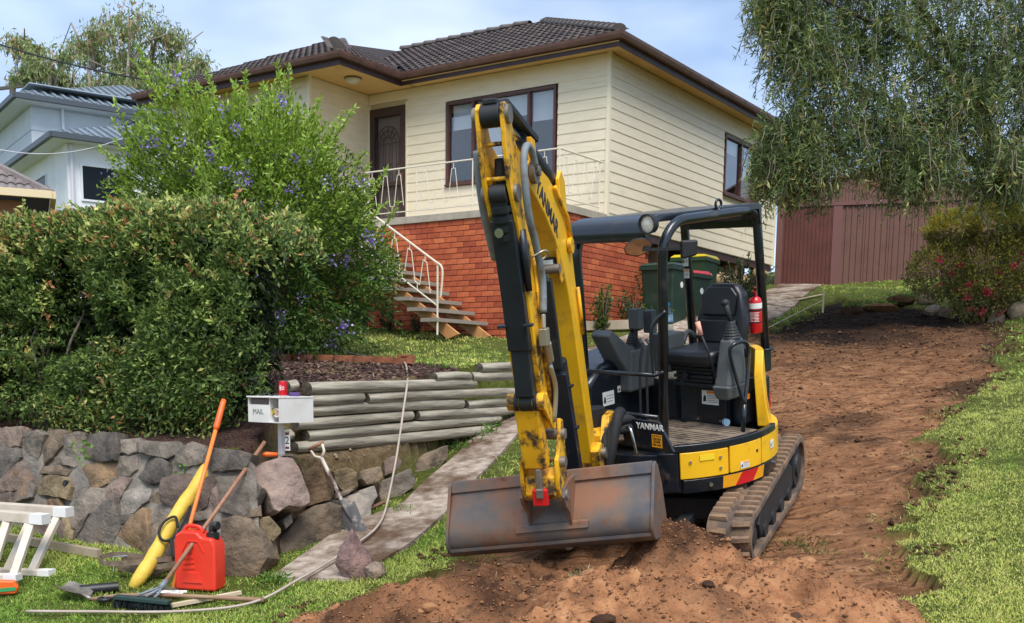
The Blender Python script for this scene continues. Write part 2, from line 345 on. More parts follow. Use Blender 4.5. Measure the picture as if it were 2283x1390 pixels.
def ground_material(m):
    m.use_nodes = True; t = m.node_tree; N = t.nodes; K = t.links.new; b = N['Principled BSDF']; b.inputs['Roughness'].default_value = .95; b.inputs['Specular IOR Level'].default_value = .15
    q = N.new('ShaderNodeTexCoord'); co = q.outputs['Object']
    def noise(sc, de=6, ro=.6, st=None):
        n = N.new('ShaderNodeTexNoise'); n.inputs['Scale'].default_value = sc; n.inputs['Detail'].default_value = de; n.inputs['Roughness'].default_value = ro
        if st: g = N.new('ShaderNodeMapping'); g.inputs['Scale'].default_value = st; K(co, g.inputs[0]); K(g.outputs[0], n.inputs[0])
        else: K(co, n.inputs[0])
        return n.outputs['Fac']
    def ramp(f, *st):
        r = N.new('ShaderNodeValToRGB'); e = r.color_ramp.elements
        while len(e) < len(st): e.new(.5)
        for i, (p, c) in enumerate(st): e[i].position = p; e[i].color = (*c, 1)
        K(f, r.inputs[0]); return r.outputs[0]
    def mix(f, a, c, mode='MIX'):
        x = N.new('ShaderNodeMix'); x.data_type = 'RGBA'; x.blend_type = mode
        for s_, v in (('Factor', f), ('A', a), ('B', c)):
            if isinstance(v, (int, float)): x.inputs[s_].default_value = v
            else: K(v, x.inputs[s_])
        return x.outputs['Result']
    at = N.new('ShaderNodeAttribute'); at.attribute_name = 'Zone'; sp = N.new('ShaderNodeSeparateColor'); K(at.outputs['Color'], sp.inputs[0])
    a2 = N.new('ShaderNodeAttribute'); a2.attribute_name = 'Soil'; s2 = N.new('ShaderNodeSeparateColor'); K(a2.outputs['Color'], s2.inputs[0])
    grass = ramp(noise(9, 6), (.3, lin((74, 84, 38))), (.55, lin((104, 112, 50))), (.75, lin((138, 132, 78))))
    sub = ramp(noise(4, 8, .7, (1, 2.2, 1)), (.3, lin((112, 78, 57))), (.5, lin((164, 117, 83))), (.72, lin((200, 151, 111))))
    topsoil = ramp(noise(5, 8, .7, (1, 2.0, 1)), (.35, lin((34, 28, 25))), (.6, lin((54, 43, 37))), (.8, lin((92, 72, 58))))
    dirt = mix(s2.outputs[0], sub, topsoil)
    speck = ramp(noise(55, 3, .5), (.66, (0, 0, 0)), (.74, (1, 1, 1)))
    pale = ramp(noise(30, 3), (.4, lin((150, 115, 85))), (.6, lin((190, 160, 130))))
    sf = N.new('ShaderNodeMath'); sf.operation = 'MULTIPLY'; sf.inputs[1].default_value = .35; K(speck, sf.inputs[0]); dirt = mix(sf.outputs[0], dirt, pale)
    mul = ramp(noise(45, 5, .7), (.35, lin((44, 32, 30))), (.5, lin((84, 62, 56))), (.62, lin((120, 92, 80))), (.75, lin((60, 44, 40))))
    bare = ramp(noise(16, 6, .7), (.3, lin((96, 78, 58))), (.55, lin((140, 118, 88))), (.75, lin((168, 150, 120))))
    c = mix(sp.outputs[1], grass, mul); c = mix(sp.outputs[2], c, bare); c = mix(sp.outputs[0], c, dirt)
    K(c, b.inputs['Base Color'])
    bn = N.new('ShaderNodeBump'); bn.inputs['Strength'].default_value = 1.0; bn.inputs['Distance'].default_value = .05; K(noise(20, 10, .72), bn.inputs['Height'])
    b2 = N.new('ShaderNodeBump'); b2.inputs['Strength'].default_value = .9; b2.inputs['Distance'].default_value = .1; K(noise(5, 7, .65, (1, 3.2, 1)), b2.inputs['Height']); K(bn.outputs[0], b2.inputs['Normal'])
    wv = N.new('ShaderNodeTexWave'); wv.wave_type = 'BANDS'; wv.bands_direction = 'Y'; wv.inputs['Scale'].default_value = 2.6; wv.inputs['Distortion'].default_value = 2.4; wv.inputs['Detail'].default_value = 4; wv.inputs['Detail Scale'].default_value = 1.6; K(co, wv.inputs['Vector'])
    wm = N.new('ShaderNodeMath'); wm.operation = 'MULTIPLY'; K(wv.outputs['Fac'], wm.inputs[0]); K(sp.outputs[0], wm.inputs[1]); w2 = N.new('ShaderNodeMath'); w2.operation = 'MULTIPLY'; K(wm.outputs[0], w2.inputs[0]); K(ramp(noise(1.1, 3), (.4, (.1, .1, .1)), (.6, (1, 1, 1))), w2.inputs[1])
    b3 = N.new('ShaderNodeBump'); b3.inputs['Strength'].default_value = .9; b3.inputs['Distance'].default_value = .11; K(w2.outputs[0], b3.inputs['Height']); K(b2.outputs[0], b3.inputs['Normal']); K(b3.outputs[0], b.inputs['Normal'])
ground_material(GM)
def soil_attr(x, y):
    # black topsoil at the far end and along the cut edges, orange subsoil in the middle
    far = np.clip((y - 13.8 - .25 * (x - 3) + 2.4 * fbm(x, y * 2, .7, 4, 21)) / 3.4, 0, 1)
    j = fbm(x, y, 1.3, 3, 40)
    band = np.clip((x - (3.3 + .47 * (y - 9)) + .9 * j) / .5, 0, 1) * .8
    patch = np.clip((fbm(x, y, 1.1, 4, 77) - .3) * 2.5, 0, .6)
    return np.clip(np.maximum(np.maximum(far, band), patch), 0, 1)
def sheet(name, X, Y, Z, mat):
    nu, nv = X.shape; v = np.stack([X, Y, Z], -1).reshape(-1, 3); i = np.arange(nu * nv).reshape(nu, nv)
    f = np.stack([i[:-1, :-1], i[1:, :-1], i[1:, 1:], i[:-1, 1:]], -1).reshape(-1, 4)
    me = bpy.data.meshes.new(name); me.vertices.add(len(v)); me.vertices.foreach_set('co', v.astype(np.float32).ravel())
    me.loops.add(f.size); me.loops.foreach_set('vertex_index', f.astype(np.int32).ravel()); me.polygons.add(len(f)); me.polygons.foreach_set('loop_start', np.arange(0, f.size, 4, dtype=np.int32))
    try: me.polygons.foreach_set('loop_total', np.full(len(f), 4, dtype=np.int32))
    except Exception: pass
    me.update(calc_edges=True); me.polygons.foreach_set('use_smooth', [True] * len(f)); me.materials.append(mat)
    o = bpy.data.objects.new(name, me); COL.objects.link(o); return o
def setcol(me, nm, r, g, b):
    ca = me.color_attributes.new(nm, 'FLOAT_COLOR', 'POINT'); n = len(me.vertices); c = np.ones((n, 4), np.float32); c[:, 0] = np.ravel(r); c[:, 1] = np.ravel(g); c[:, 2] = np.ravel(b); ca.data.foreach_set('color', c.ravel())
ground = sheet('ground', GX, GY, GZ, GM); tag(ground, kind='structure')
zd = dirt_mask(GX, GY).astype(float)
zm = inpoly(GX + .15 * fbm(GX, GY, 2, 3, 2), GY, MULCH).astype(float)
it_ = inpoly(GX, GY, TERR); iu_ = inpoly(GX, GY, UPPER)
zb = ((it_ & ~iu_ & (GX > -2.05)) | (iu_ & (fbm(GX, GY, 1.5, 3, 8) > .28) & (GY < 13.6))).astype(float)
setcol(ground.data, 'Zone', zd, zm * (1 - zb), zb * (1 - zd)); setcol(ground.data, 'Soil', soil_attr(GX, GY), zd, zd)

# heap of spoil in front of the bucket
HX, HY = np.meshgrid(np.arange(-2.2, 2.9, .026), np.arange(5.0, 8.3, .026), indexing='ij')
def heap_z(x, y):
    h = 0
    for cx, cy, hh, sx, sy in ((1.12, 6.98, .64, .5, .42), (1.6, 6.6, .46, .52, .45), (.55, 6.55, .5, .65, .42), (.15, 6.95, .43, .75, .34), (-.35, 6.7, .42, .75, .5), (-1.0, 6.75, .3, .65, .45), (.7, 6.05, .57, 1.15, .5), (2.0, 6.35, .36, .45, .5), (.3, 7.4, .16, .9, .35)):
        h = h + (hh * np.exp(-((x - cx) / sx) ** 2 - ((y - cy) / sy) ** 2)) ** 3
    h = h ** (1 / 3)
    e = np.clip(h / .12, 0, 1)
    return T0(x, y) - .12 + h + e * (.12 * fbm(x, y, 3.2, 5, 61) + .09 * np.abs(fbm(x, y, 7, 4, 62)) + .045 * fbm(x, y, 19, 3, 63))
HZ = heap_z(HX, HY)
PILEM = PM('loose_soil', lin((112, 77, 55)), lin((168, 118, 83)), lin((200, 148, 106)), scale=6, detail=10, lo=.3, hi=.7, rough=.95, spec=.08, bump=1.0, bscale=30, bdist=.035, bdetail=10, grime=lin((78, 55, 42)), gscale=1.5, glo=.49, ghi=.64)
heap = sheet('soil_heap', HX, HY, HZ, PILEM); tag(heap, 'heap of loose reddish brown soil under the excavator bucket', 'soil heap')
def surf_z(x, y):
    z = top_z(x, y); m = (x > -2.2) & (x < 2.9) & (y > 5) & (y < 8.3)
    return np.where(m, np.maximum(z, heap_z(x, y)), z)

# clods and crumbs lying on the bare earth and heap
def lumps(name, P, sz, mat, parent=None):
    b = np.array([[1, 0, 0], [-1, 0, 0], [0, 1, 0], [0, -1, 0], [0, 0, 1], [0, 0, -.6]], float)
    F = np.array([[0, 2, 4], [2, 1, 4], [1, 3, 4], [3, 0, 4], [2, 0, 5], [1, 2, 5], [3, 1, 5], [0, 3, 5]])
    n = len(P); J = b[None] * (1 + rng.normal(size=(n, 6, 1)) * .3) * sz[:, None, None] * np.array([1, 1, .7]); a = rng.uniform(0, 6.28, n)
    c, s_ = np.cos(a)[:, None], np.sin(a)[:, None]; x, y = J[..., 0] * c - J[..., 1] * s_, J[..., 0] * s_ + J[..., 1] * c
    v = np.stack([x, y, J[..., 2]], -1) + P[:, None, :]; idx = (np.arange(n)[:, None, None] * 6 + F[None]).reshape(-1)
    me = bpy.data.meshes.new(name); me.vertices.add(6 * n); me.vertices.foreach_set('co', v.astype(np.float32).ravel()); me.loops.add(len(idx)); me.loops.foreach_set('vertex_index', idx.astype(np.int32))
    me.polygons.add(8 * n); me.polygons.foreach_set('loop_start', np.arange(0, 24 * n, 3, dtype=np.int32))
    try: me.polygons.foreach_set('loop_total', np.full(8 * n, 3, dtype=np.int32))
    except Exception: pass
    me.update(calc_edges=True); me.materials.append(mat); o = bpy.data.objects.new(name, me); COL.objects.link(o)
    if parent is not None: o.parent = parent
    return o
CLODM = PM('clod', lin((112, 80, 60)), lin((150, 110, 80)), scale=9, rough=.95, spec=.1, rand=[lin((112, 76, 54)), lin((160, 112, 78)), lin((190, 140, 100)), lin((136, 96, 68))], bump=.5, bscale=70)
n = 22000; x = rng.uniform(-1.9, 2.7, n); y = rng.uniform(5.2, 8.2, n); hz = heap_z(x, y); k = (hz > top_z(x, y) + .01) & ~inpoly(x, y, [(-2.2, 7.7), (-1.0, 7.7), (-1.0, 8.4), (-2.2, 8.4)])
x, y, hz = x[k], y[k], hz[k]; sz = .0035 + .012 * rng.random(len(x)) ** 3; sz[rng.random(len(x)) < .01] *= 2.2
o = lumps('crumbs', np.stack([x, y, hz + sz * .2], -1), sz, CLODM, heap); o['kind'] = 'stuff'
n = 16000; t = rng.random(n) ** 1.6; y = 5.5 + 15 * t; x = rng.uniform(-1.5, 9, n); k = dirt_mask(x, y); x, y = x[k], y[k]
edge = (~dirt_mask(x + .3, y) | ~dirt_mask(x, y + .35)) & (fbm(x, y, 1.5, 2, 12) > -.05) | (rng.random(len(x)) < .1); x, y = x[edge], y[edge]
sz = .007 + .03 * rng.random(len(x)) ** 4; SOILC = PM('dark_clod', lin((62, 46, 37)), lin((98, 72, 55)), scale=9, rough=.95, spec=.1, rand=[lin((66, 48, 38)), lin((108, 78, 57)), lin((138, 100, 72)), lin((80, 58, 45))])
tag(lumps('soil_clods', np.stack([x, y, top_z(x, y) + sz * .2], -1), sz, SOILC), 'small brown clods scattered over the scraped earth strip', 'soil', kind='stuff')

n = 52000; y = 5.8 + 14 * rng.random(n) ** 1.3; x = rng.uniform(-1.5, 9, n); k = dirt_mask(x, y) & (np.abs(x) < .53 * y); x, y = x[k], y[k]; dk_ = rng.random(len(x)) < soil_attr(x, y); sz = (.003 + .012 * rng.random(len(x)) ** 2.5) * (1 + (y - 6) * .08)
FINE = PM('fine_crumb', lin((140, 100, 72)), lin((165, 120, 88)), scale=9, rough=.95, spec=.05, rand=[lin((112, 78, 56)), lin((150, 106, 76)), lin((172, 126, 92)), lin((132, 94, 68))])
tag(lumps('soil_crumbs', np.stack([x, y, top_z(x, y) + sz * .2], -1)[~dk_], sz[~dk_], FINE), 'fine orange brown crumbs over the middle of the scraped earth', 'soil', kind='stuff'); tag(lumps('topsoil_crumbs', np.stack([x, y, top_z(x, y) + sz * .2], -1)[dk_], sz[dk_], PM('topsoil_crumb', lin((56, 45, 38)), lin((80, 62, 50)), scale=9, rough=.95, spec=.05, rand=[lin((44, 36, 31)), lin((76, 59, 48)), lin((100, 78, 62)), lin((58, 46, 39))])), 'dark topsoil crumbs at the far end of the scraped earth', 'soil', kind='stuff')
n = 60000; y = 5.6 + 14 * rng.random(n) ** 1.2; x = rng.uniform(-1.6, 9, n); k = ~dirt_mask(x, y) & (dirt_mask(x - .3, y) | dirt_mask(x - .12, y) | dirt_mask(x + .25, y - .2)) & (fbm(x, y, 1.9, 3, 23) > .0) & (np.abs(x) < .53 * y) & ~inpoly(x, y, TERR); x, y = x[k], y[k]; sz = (.006 + .03 * rng.random(len(x)) ** 3)
tag(lumps('edge_spoil', np.stack([x, y, ground_z(x, y) + sz * .5], -1), sz, SOILC), 'brown spoil crumbs spilled over the grass at the cut edge', 'soil', kind='stuff')
# ------------------------------------------------------------------ concrete driveway strip and path
CONC = PM('old_concrete', lin((128, 112, 98)), lin((164, 148, 134)), lin((188, 174, 160)), scale=9, detail=10, rough=.95, spec=.1, bump=.7, bscale=60, grime=lin((98, 78, 62)), gscale=1.5, glo=.46, ghi=.62)
def strip(left, right, name, parent, lift=.03):
    Lf = np.array(left, float); Rt = np.array(right, float); n = 14; mb = MB()
    def pt(u, v):
        i = min(int(u), len(Lf) - 2); f = u - i; a = Lf[i] * (1 - f) + Lf[i + 1] * f; b = Rt[i] * (1 - f) + Rt[i + 1] * f; p = a * (1 - v) + b * v
        return (p[0], p[1], float(ground_z(p[0], p[1])) + lift)
    us = np.linspace(0, len(Lf) - 1, (len(Lf) - 1) * 6 + 1); mb.grid(pt, us, np.linspace(0, 1, 7), flip=True)
    ring = [pt(u, 0) for u in us] + [pt(us[-1], v) for v in (.33, .66, 1)] + [pt(u, 1) for u in us[::-1]] + [pt(0, v) for v in (.66, .33)]
    m = len(ring); mb.add(ring + [(p[0], p[1], p[2] - .2) for p in ring], [(i, m + i, m + (i + 1) % m, (i + 1) % m) for i in range(m)])
    return mb.build(name, CONC, parent, smooth=False)
path = empty('path', (0, 0, 0)); tag(path, kind='structure')
strip([(-1.84, 8.05), (-1.48, 9.2), (-1.0, 9.8), (-.86, 10.45), (-.46, 11.95)], [(-1.2, 7.85), (-.82, 8.6), (-.58, 9.4), (-.32, 10.5), (.05, 11.95)], 'concrete_slab', path)
strip([(-.45, 12.0), (-.05, 13.35), (.6, 14.6), (1.0, 15.45)], [(.1, 12), (.55, 13.2), (1.2, 14.2), (1.75, 15.1)], 'concrete_slab', path)
strip([(1.02, 15.5), (2.05, 16.9), (2.85, 18.2)], [(1.8, 15.13), (2.9, 16.3), (3.65, 17.6)], 'concrete_slab', path)
strip([(2.9, 18.25), (3.7, 19.7), (4.35, 20.8)], [(3.7, 17.65), (4.4, 18.9), (5.1, 20.1)], 'concrete_slab', path)
strip([(4.4, 20.85), (5.3, 22.4), (6.35, 24.6)], [(5.14, 20.15), (5.9, 21.6), (7.15, 24.3)], 'concrete_slab', path)

# ------------------------------------------------------------------ stone retaining wall
base = np.array([(-5.6, 10.2), (-4.68, 9.66), (-3.85, 9.13), (-3.14, 8.78), (-2.51, 8.35), (-1.95, 8.12), (-1.78, 8.36), (-1.66, 8.85), (-1.49, 9.26), (-1.18, 9.54), (-1.03, 9.77), (-.92, 10.32), (-.67, 11.1), (-.43, 12.17), (-.08, 13.39)])
BL = np.r_[0, np.cumsum(np.hypot(*(base[1:] - base[:-1]).T))]
def wall_pt(u, v, d=0.0):                     # u along the base, v height, d towards the viewer
    u = min(max(u, 0), BL[-1] - 1e-6); i = int(np.searchsorted(BL, u, 'right') - 1); i = min(i, len(base) - 2); f = (u - BL[i]) / (BL[i + 1] - BL[i])
    p = base[i] * (1 - f) + base[i + 1] * f
    def nrm(k): t = unit(base[k + 1] - base[k]); return np.array([-t[1], t[0]])
    na = nrm(max(i - 1, 0)) + nrm(i); nb = nrm(i) + nrm(min(i + 1, len(base) - 2)); nn = unit(unit(na) * (1 - f) + unit(nb) * f)
    return np.array([*(p + nn * (.25 * v - d)), v + .25 * d])
G_, SL, MA, RU, YE, PU, PA, BR = (126, 120, 114), (100, 97, 97), (118, 102, 98), (138, 110, 82), (150, 132, 98), (146, 126, 122), (190, 184, 178), (130, 114, 98)
# every stone: colour, centre, heading of its face, outline on the face (metres)
STONES = [
    (MA, (-4.629,9.916,0.986), -0.543, [(-0.22,0.064),(0.103,0.093),(0.153,0.01),(0.129,-0.066),(-0.172,-0.102)]),
    (SL, (-4.659,9.872,0.774), -0.543, [(-0.167,0.111),(0.107,0.117),(0.175,0.035),(-0.022,-0.135),(-0.098,-0.128)]),
    (G_, (-4.373,9.737,0.92), -0.566, [(-0.156,0.044),(0.077,0.127),(0.169,0.092),(0.089,-0.103),(-0.016,-0.119),(-0.168,-0.042)]),
    (BR, (-4.14,9.585,0.911), -0.568, [(-0.118,0.151),(0.154,0.145),(0.17,0.058),(0.054,-0.064),(-0.139,-0.202),(-0.126,-0.09)]),
    (G_, (-3.885,9.435,0.952), -0.556, [(-0.113,0.07),(0.081,0.105),(0.13,0.048),(0.096,-0.074),(-0.065,-0.104),(-0.133,-0.046)]),
    (SL, (-3.554,9.247,0.946), -0.466, [(-0.239,0.099),(0.16,0.118),(0.205,0.04),(0.196,-0.087),(0.071,-0.109),(-0.157,-0.071),(-0.249,0.011)]),
    (G_, (-3.266,9.113,0.973), -0.458, [(-0.104,0.013),(-0.085,0.045),(0.079,0.067),(0.15,-0.009),(0.036,-0.066),(-0.079,-0.05)]),
    (G_, (-2.935,8.931,0.961), -0.552, [(-0.246,0.039),(0.137,0.071),(0.186,-0.009),(0.096,-0.064),(-0.182,-0.037)]),
    (G_, (-2.631,8.717,0.939), -0.599, [(-0.135,0.038),(0.003,0.095),(0.13,0.066),(0.13,-0.049),(-0.01,-0.087),(-0.123,-0.063)]),
    (G_, (-3.941,9.429,0.812), -0.566, [(-0.175,0.026),(0.081,0.044),(0.162,-0.003),(0.104,-0.039),(-0.177,-0.027)]),
    (BR, (-4.027,9.459,0.728), -0.568, [(-0.148,0.016),(0.053,0.052),(0.152,0.012),(0.096,-0.035),(-0.157,-0.045)]),
    (RU, (-3.615,9.216,0.725), -0.475, [(-0.133,0.097),(0.085,0.118),(0.237,0.088),(0.231,-0.018),(0.059,-0.102),(-0.139,-0.146),(-0.203,-0.063),(-0.147,0.026)]),
    (G_, (-3.264,9.067,0.809), -0.461, [(-0.091,0.066),(0.073,0.09),(0.102,-0.019),(0.023,-0.076),(-0.107,-0.061)]),
    (SL, (-2.986,8.916,0.798), -0.543, [(-0.164,0.084),(0.007,0.12),(0.151,0.043),(0.184,-0.068),(-0.012,-0.111),(-0.172,-0.068)]),
    (MA, (-4.522,9.749,0.64), -0.556, [(-0.229,-0.044),(-0.015,0.117),(0.223,0.172),(0.219,-0.005),(0.028,-0.096),(-0.236,-0.148)]),
    (SL, (-4.418,9.642,0.504), -0.567, [(-0.17,-0.028),(0.032,0.104),(0.137,0.055),(0.126,-0.029),(-0.129,-0.104)]),
    (YE, (-4.061,9.437,0.58), -0.568, [(-0.144,0.086),(0.138,0.087),(0.226,0.016),(0.219,-0.082),(-0.063,-0.071),(-0.189,-0.067),(-0.2,0.032)]),
    (G_, (-3.654,9.16,0.453), -0.477, [(-0.146,0.005),(0.018,0.138),(0.181,0.132),(0.185,0.048),(0.049,-0.067),(-0.118,-0.186),(-0.174,-0.072)]),
    (MA, (-3.358,9.059,0.616), -0.458, [(-0.121,-0.021),(0.009,0.108),(0.123,0.098),(0.055,-0.047),(-0.067,-0.139)]),
    (PA, (-3.168,8.944,0.538), -0.501, [(-0.146,0.034),(-0.002,0.106),(0.146,0.084),(0.136,0.0),(-0.001,-0.092),(-0.138,-0.133)]),
    (MA, (-2.727,8.7,0.669), -0.599, [(-0.167,0.055),(-0.007,0.096),(0.154,0.116),(0.14,-0.005),(-0.005,-0.147),(-0.121,-0.115)]),
    (MA, (-2.485,8.529,0.647), -0.528, [(-0.093,0.102),(0.106,0.124),(0.072,0.033),(0.057,-0.087),(-0.064,-0.155),(-0.08,-0.017)]),
    (PU, (-2.347,8.448,0.61), -0.447, [(-0.058,0.072),(0.038,0.092),(0.054,0.0),(0.029,-0.099),(-0.064,-0.066)]),
    (G_, (-2.167,8.381,0.635), -0.39, [(-0.194,0.128),(0.025,0.149),(0.176,0.069),(0.139,-0.068),(0.07,-0.14),(-0.097,-0.111),(-0.125,-0.025)]),
    (SL, (-3.526,9.038,0.243), -0.458, [(-0.326,-0.121),(-0.1,0.113),(0.048,0.229),(0.143,0.251),(0.206,0.046),(0.146,-0.068),(0.17,-0.217),(-0.301,-0.236)]),
    (RU, (-3.149,8.854,0.249), -0.517, [(-0.24,-0.1),(-0.097,0.089),(0.053,0.199),(0.114,0.186),(0.179,0.029),(0.212,-0.182),(-0.233,-0.224)]),
    (BR, (-2.821,8.624,0.205), -0.599, [(-0.168,-0.0),(-0.01,0.136),(0.1,0.126),(0.193,-0.114),(-0.12,-0.148)]),
    (BR, (-2.817,8.668,0.358), -0.599, [(-0.175,-0.028),(-0.028,0.066),(0.145,0.106),(0.16,-0.008),(0.023,-0.011),(-0.132,-0.126)]),
    (RU, (-4.034,9.376,0.433), -0.568, [(-0.12,0.027),(0.067,0.05),(0.132,-0.03),(-0.081,-0.047)]),
    (MA, (-4.109,9.343,0.161), -0.568, [(-0.344,0.054),(0.02,0.162),(0.227,0.103),(0.3,-0.062),(0.033,-0.131),(-0.254,-0.126)]),
    (YE, (-3.865,9.211,0.241), -0.526, [(-0.158,0.077),(0.031,0.1),(0.091,-0.075),(0.034,-0.101)]),
    (SL, (-2.268,8.501,0.927), -0.425, [(-0.209,0.007),(-0.158,0.069),(0.086,0.059),(0.221,0.036),(0.168,-0.074),(-0.117,-0.097)]),
    (BR, (-2.088,8.256,0.296), -0.236, [(-0.192,0.166),(-0.101,0.206),(0.068,0.185),(0.176,0.039),(0.222,-0.111),(0.156,-0.266),(-0.142,-0.292),(-0.193,0.079)]),
    (MA, (-4.657,9.768,0.421), -0.547, [(-0.101,0.044),(0.059,0.067),(0.108,-0.043),(-0.068,-0.068)]),
    (SL, (-4.551,9.634,0.19), -0.559, [(-0.217,0.126),(0.136,0.12),(0.205,-0.085),(-0.131,-0.161)]),
    (G_, (-2.917,8.763,0.449), -0.583, [(-0.104,0.042),(0.072,0.076),(0.095,-0.014),(-0.066,-0.104)]),
    (G_, (-4.196,9.467,0.393), -0.568, [(-0.096,0.067),(0.048,0.067),(0.099,-0.05),(-0.052,-0.084)]),
    (G_, (-2.522,8.498,0.464), -0.533, [(-0.165,-0.005),(-0.031,0.015),(0.123,0.057),(0.138,-0.011),(-0.07,-0.057)]),
    (BR, (-2.937,8.814,0.571), -0.57, [(-0.078,0.023),(0.061,0.073),(0.101,-0.026),(-0.085,-0.071)]),
    (G_, (-3.747,9.143,0.229), -0.494, [(-0.013,0.047),(0.117,0.142),(-0.039,-0.104),(-0.066,-0.085)]),
    (SL, (-3.22,8.928,0.39), -0.49, [(0.087,0.033),(0.15,0.069),(0.002,-0.035),(-0.119,-0.076),(-0.123,0.008)]),
    (G_, (-3.429,9.107,0.66), -0.458, [(0.053,0.05),(-0.013,-0.038),(-0.054,-0.051),(0.013,0.038)]),
    (PU, (-1.896,8.623,0.699), 0.55, [(-0.234,0.171),(-0.097,0.205),(-0.028,0.222),(0.073,0.252),(0.12,0.227),(0.16,0.139),(0.189,0.032),(0.235,-0.105),(0.228,-0.172),(0.125,-0.205),(0.019,-0.19),(-0.074,-0.241),(-0.12,-0.22),(-0.137,-0.106),(-0.168,-0.029),(-0.267,0.022)]),
    (RU, (-1.693,9.196,0.652), 0.55, [(-0.129,0.11),(-0.023,0.167),(0.069,0.133),(0.143,0.028),(0.152,-0.095),(0.115,-0.134),(-0.08,-0.175),(-0.105,-0.063),(-0.137,0.029)]),
    (YE, (-1.486,9.494,0.685), 0.55, [(-0.12,0.072),(0.021,0.099),(0.111,0.054),(0.114,-0.073),(-0.025,-0.119),(-0.098,-0.033)]),
    (BR, (-1.287,9.674,0.687), 0.55, [(-0.108,0.057),(0.107,0.093),(0.125,-0.005),(0.056,-0.056),(-0.06,-0.072),(-0.117,-0.017)]),
    (PA, (-1.379,9.513,0.453), 0.55, [(-0.197,0.059),(-0.101,0.085),(0.19,0.168),(0.202,0.071),(0.124,-0.02),(0.09,-0.114),(0.051,-0.164),(-0.163,-0.078),(-0.185,-0.004)]),
    (BR, (-1.716,8.907,0.295), 0.55, [(-0.285,-0.072),(-0.128,0.093),(0.013,0.174),(0.079,0.21),(0.206,0.233),(0.319,0.197),(0.318,0.087),(0.278,-0.081),(0.059,-0.175),(-0.215,-0.271),(-0.293,-0.255),(-0.309,-0.119)]),
    (YE, (-1.906,8.351,0.392), 0.55, [(-0.095,0.084),(-0.009,0.098),(0.084,-0.01),(0.082,-0.038),(0.008,-0.107),(-0.069,-0.028)]),
    (BR, (-2.003,8.274,0.53), 0.55, [(-0.046,0.016),(0.051,0.057),(0.047,-0.035),(-0.051,-0.038)]),
    (G_, (-1.102,10.113,0.552), 0.55, [(-0.158,0.059),(0.146,0.171),(0.193,0.045),(0.174,-0.01),(-0.157,-0.19),(-0.188,-0.072)]),
    (MA, (-1.148,10.146,0.759), 0.55, [(-0.09,0.033),(0.025,0.091),(0.104,0.038),(0.044,-0.061),(-0.082,-0.101)]),
    (BR, (-0.871,11.042,0.696), 0.55, [(-0.219,-0.015),(-0.044,0.113),(0.237,0.192),(0.235,0.068),(0.113,-0.039),(-0.12,-0.188),(-0.192,-0.125)]),
    (YE, (-0.608,12.325,0.855), 0.55, [(-0.142,0.027),(0.046,0.078),(0.186,0.089),(0.066,-0.011),(-0.153,-0.181)]),
    (G_, (-1.824,8.618,0.415), 0.55, [(-0.049,0.015),(0.034,0.058),(0.042,-0.01),(-0.027,-0.063)]),
    (SL, (-1.614,9.279,0.487), 0.55, [(-0.156,-0.024),(0.053,0.026),(0.107,0.024),(0.112,-0.028),(0.009,0.013),(-0.122,-0.011)]),
    (MA, (-1.502,9.438,0.559), 0.55, [(-0.085,0.006),(-0.007,0.013),(0.152,0.048),(0.022,-0.02),(-0.08,-0.046)]),
]

def top_v(u): return np.interp(u, [0, 1, 2, 3, 3.9, 4.3, 5.0, 5.5, 6.2, 7, 8, 8.7, 9.8], [1.06, 1.08, 1.05, 1.05, 1.0, .9, .8, .8, .74, .84, .9, .98, 1.2])
def bot_v(u): return np.interp(u, [0, 3.9, 4.4, 5.0, 5.5, 6.2, 7.5, 8.6, 9.8], [-.15, -.12, -.06, .05, .15, .25, .5, .72, .95])
STONE = PM('wall_stone', (.42, .42, .42), (.9, .9, .9), (1.32, 1.27, 1.18), scale=7, detail=12, lo=.28, hi=.74, rough=.9, spec=.2, bump=1.0, bscale=16, bdist=.035, bdetail=10, tint=True, grime=lin((150, 116, 80)), gscale=2.6, glo=.6, ghi=.76)
MORT = PM('mortar', lin((116, 108, 100)), lin((146, 138, 128)), scale=7, rough=.95, spec=.1, bump=.9, bscale=30, grime=lin((88, 78, 68)), gscale=3)
wall = empty('stone_retaining_wall', (-2.5, 8.35, 0), label='rubble stone retaining wall of grey and rusty rocks below the clipped hedge', cat='retaining wall')
WO = np.array([-2.5, 8.35, 0])
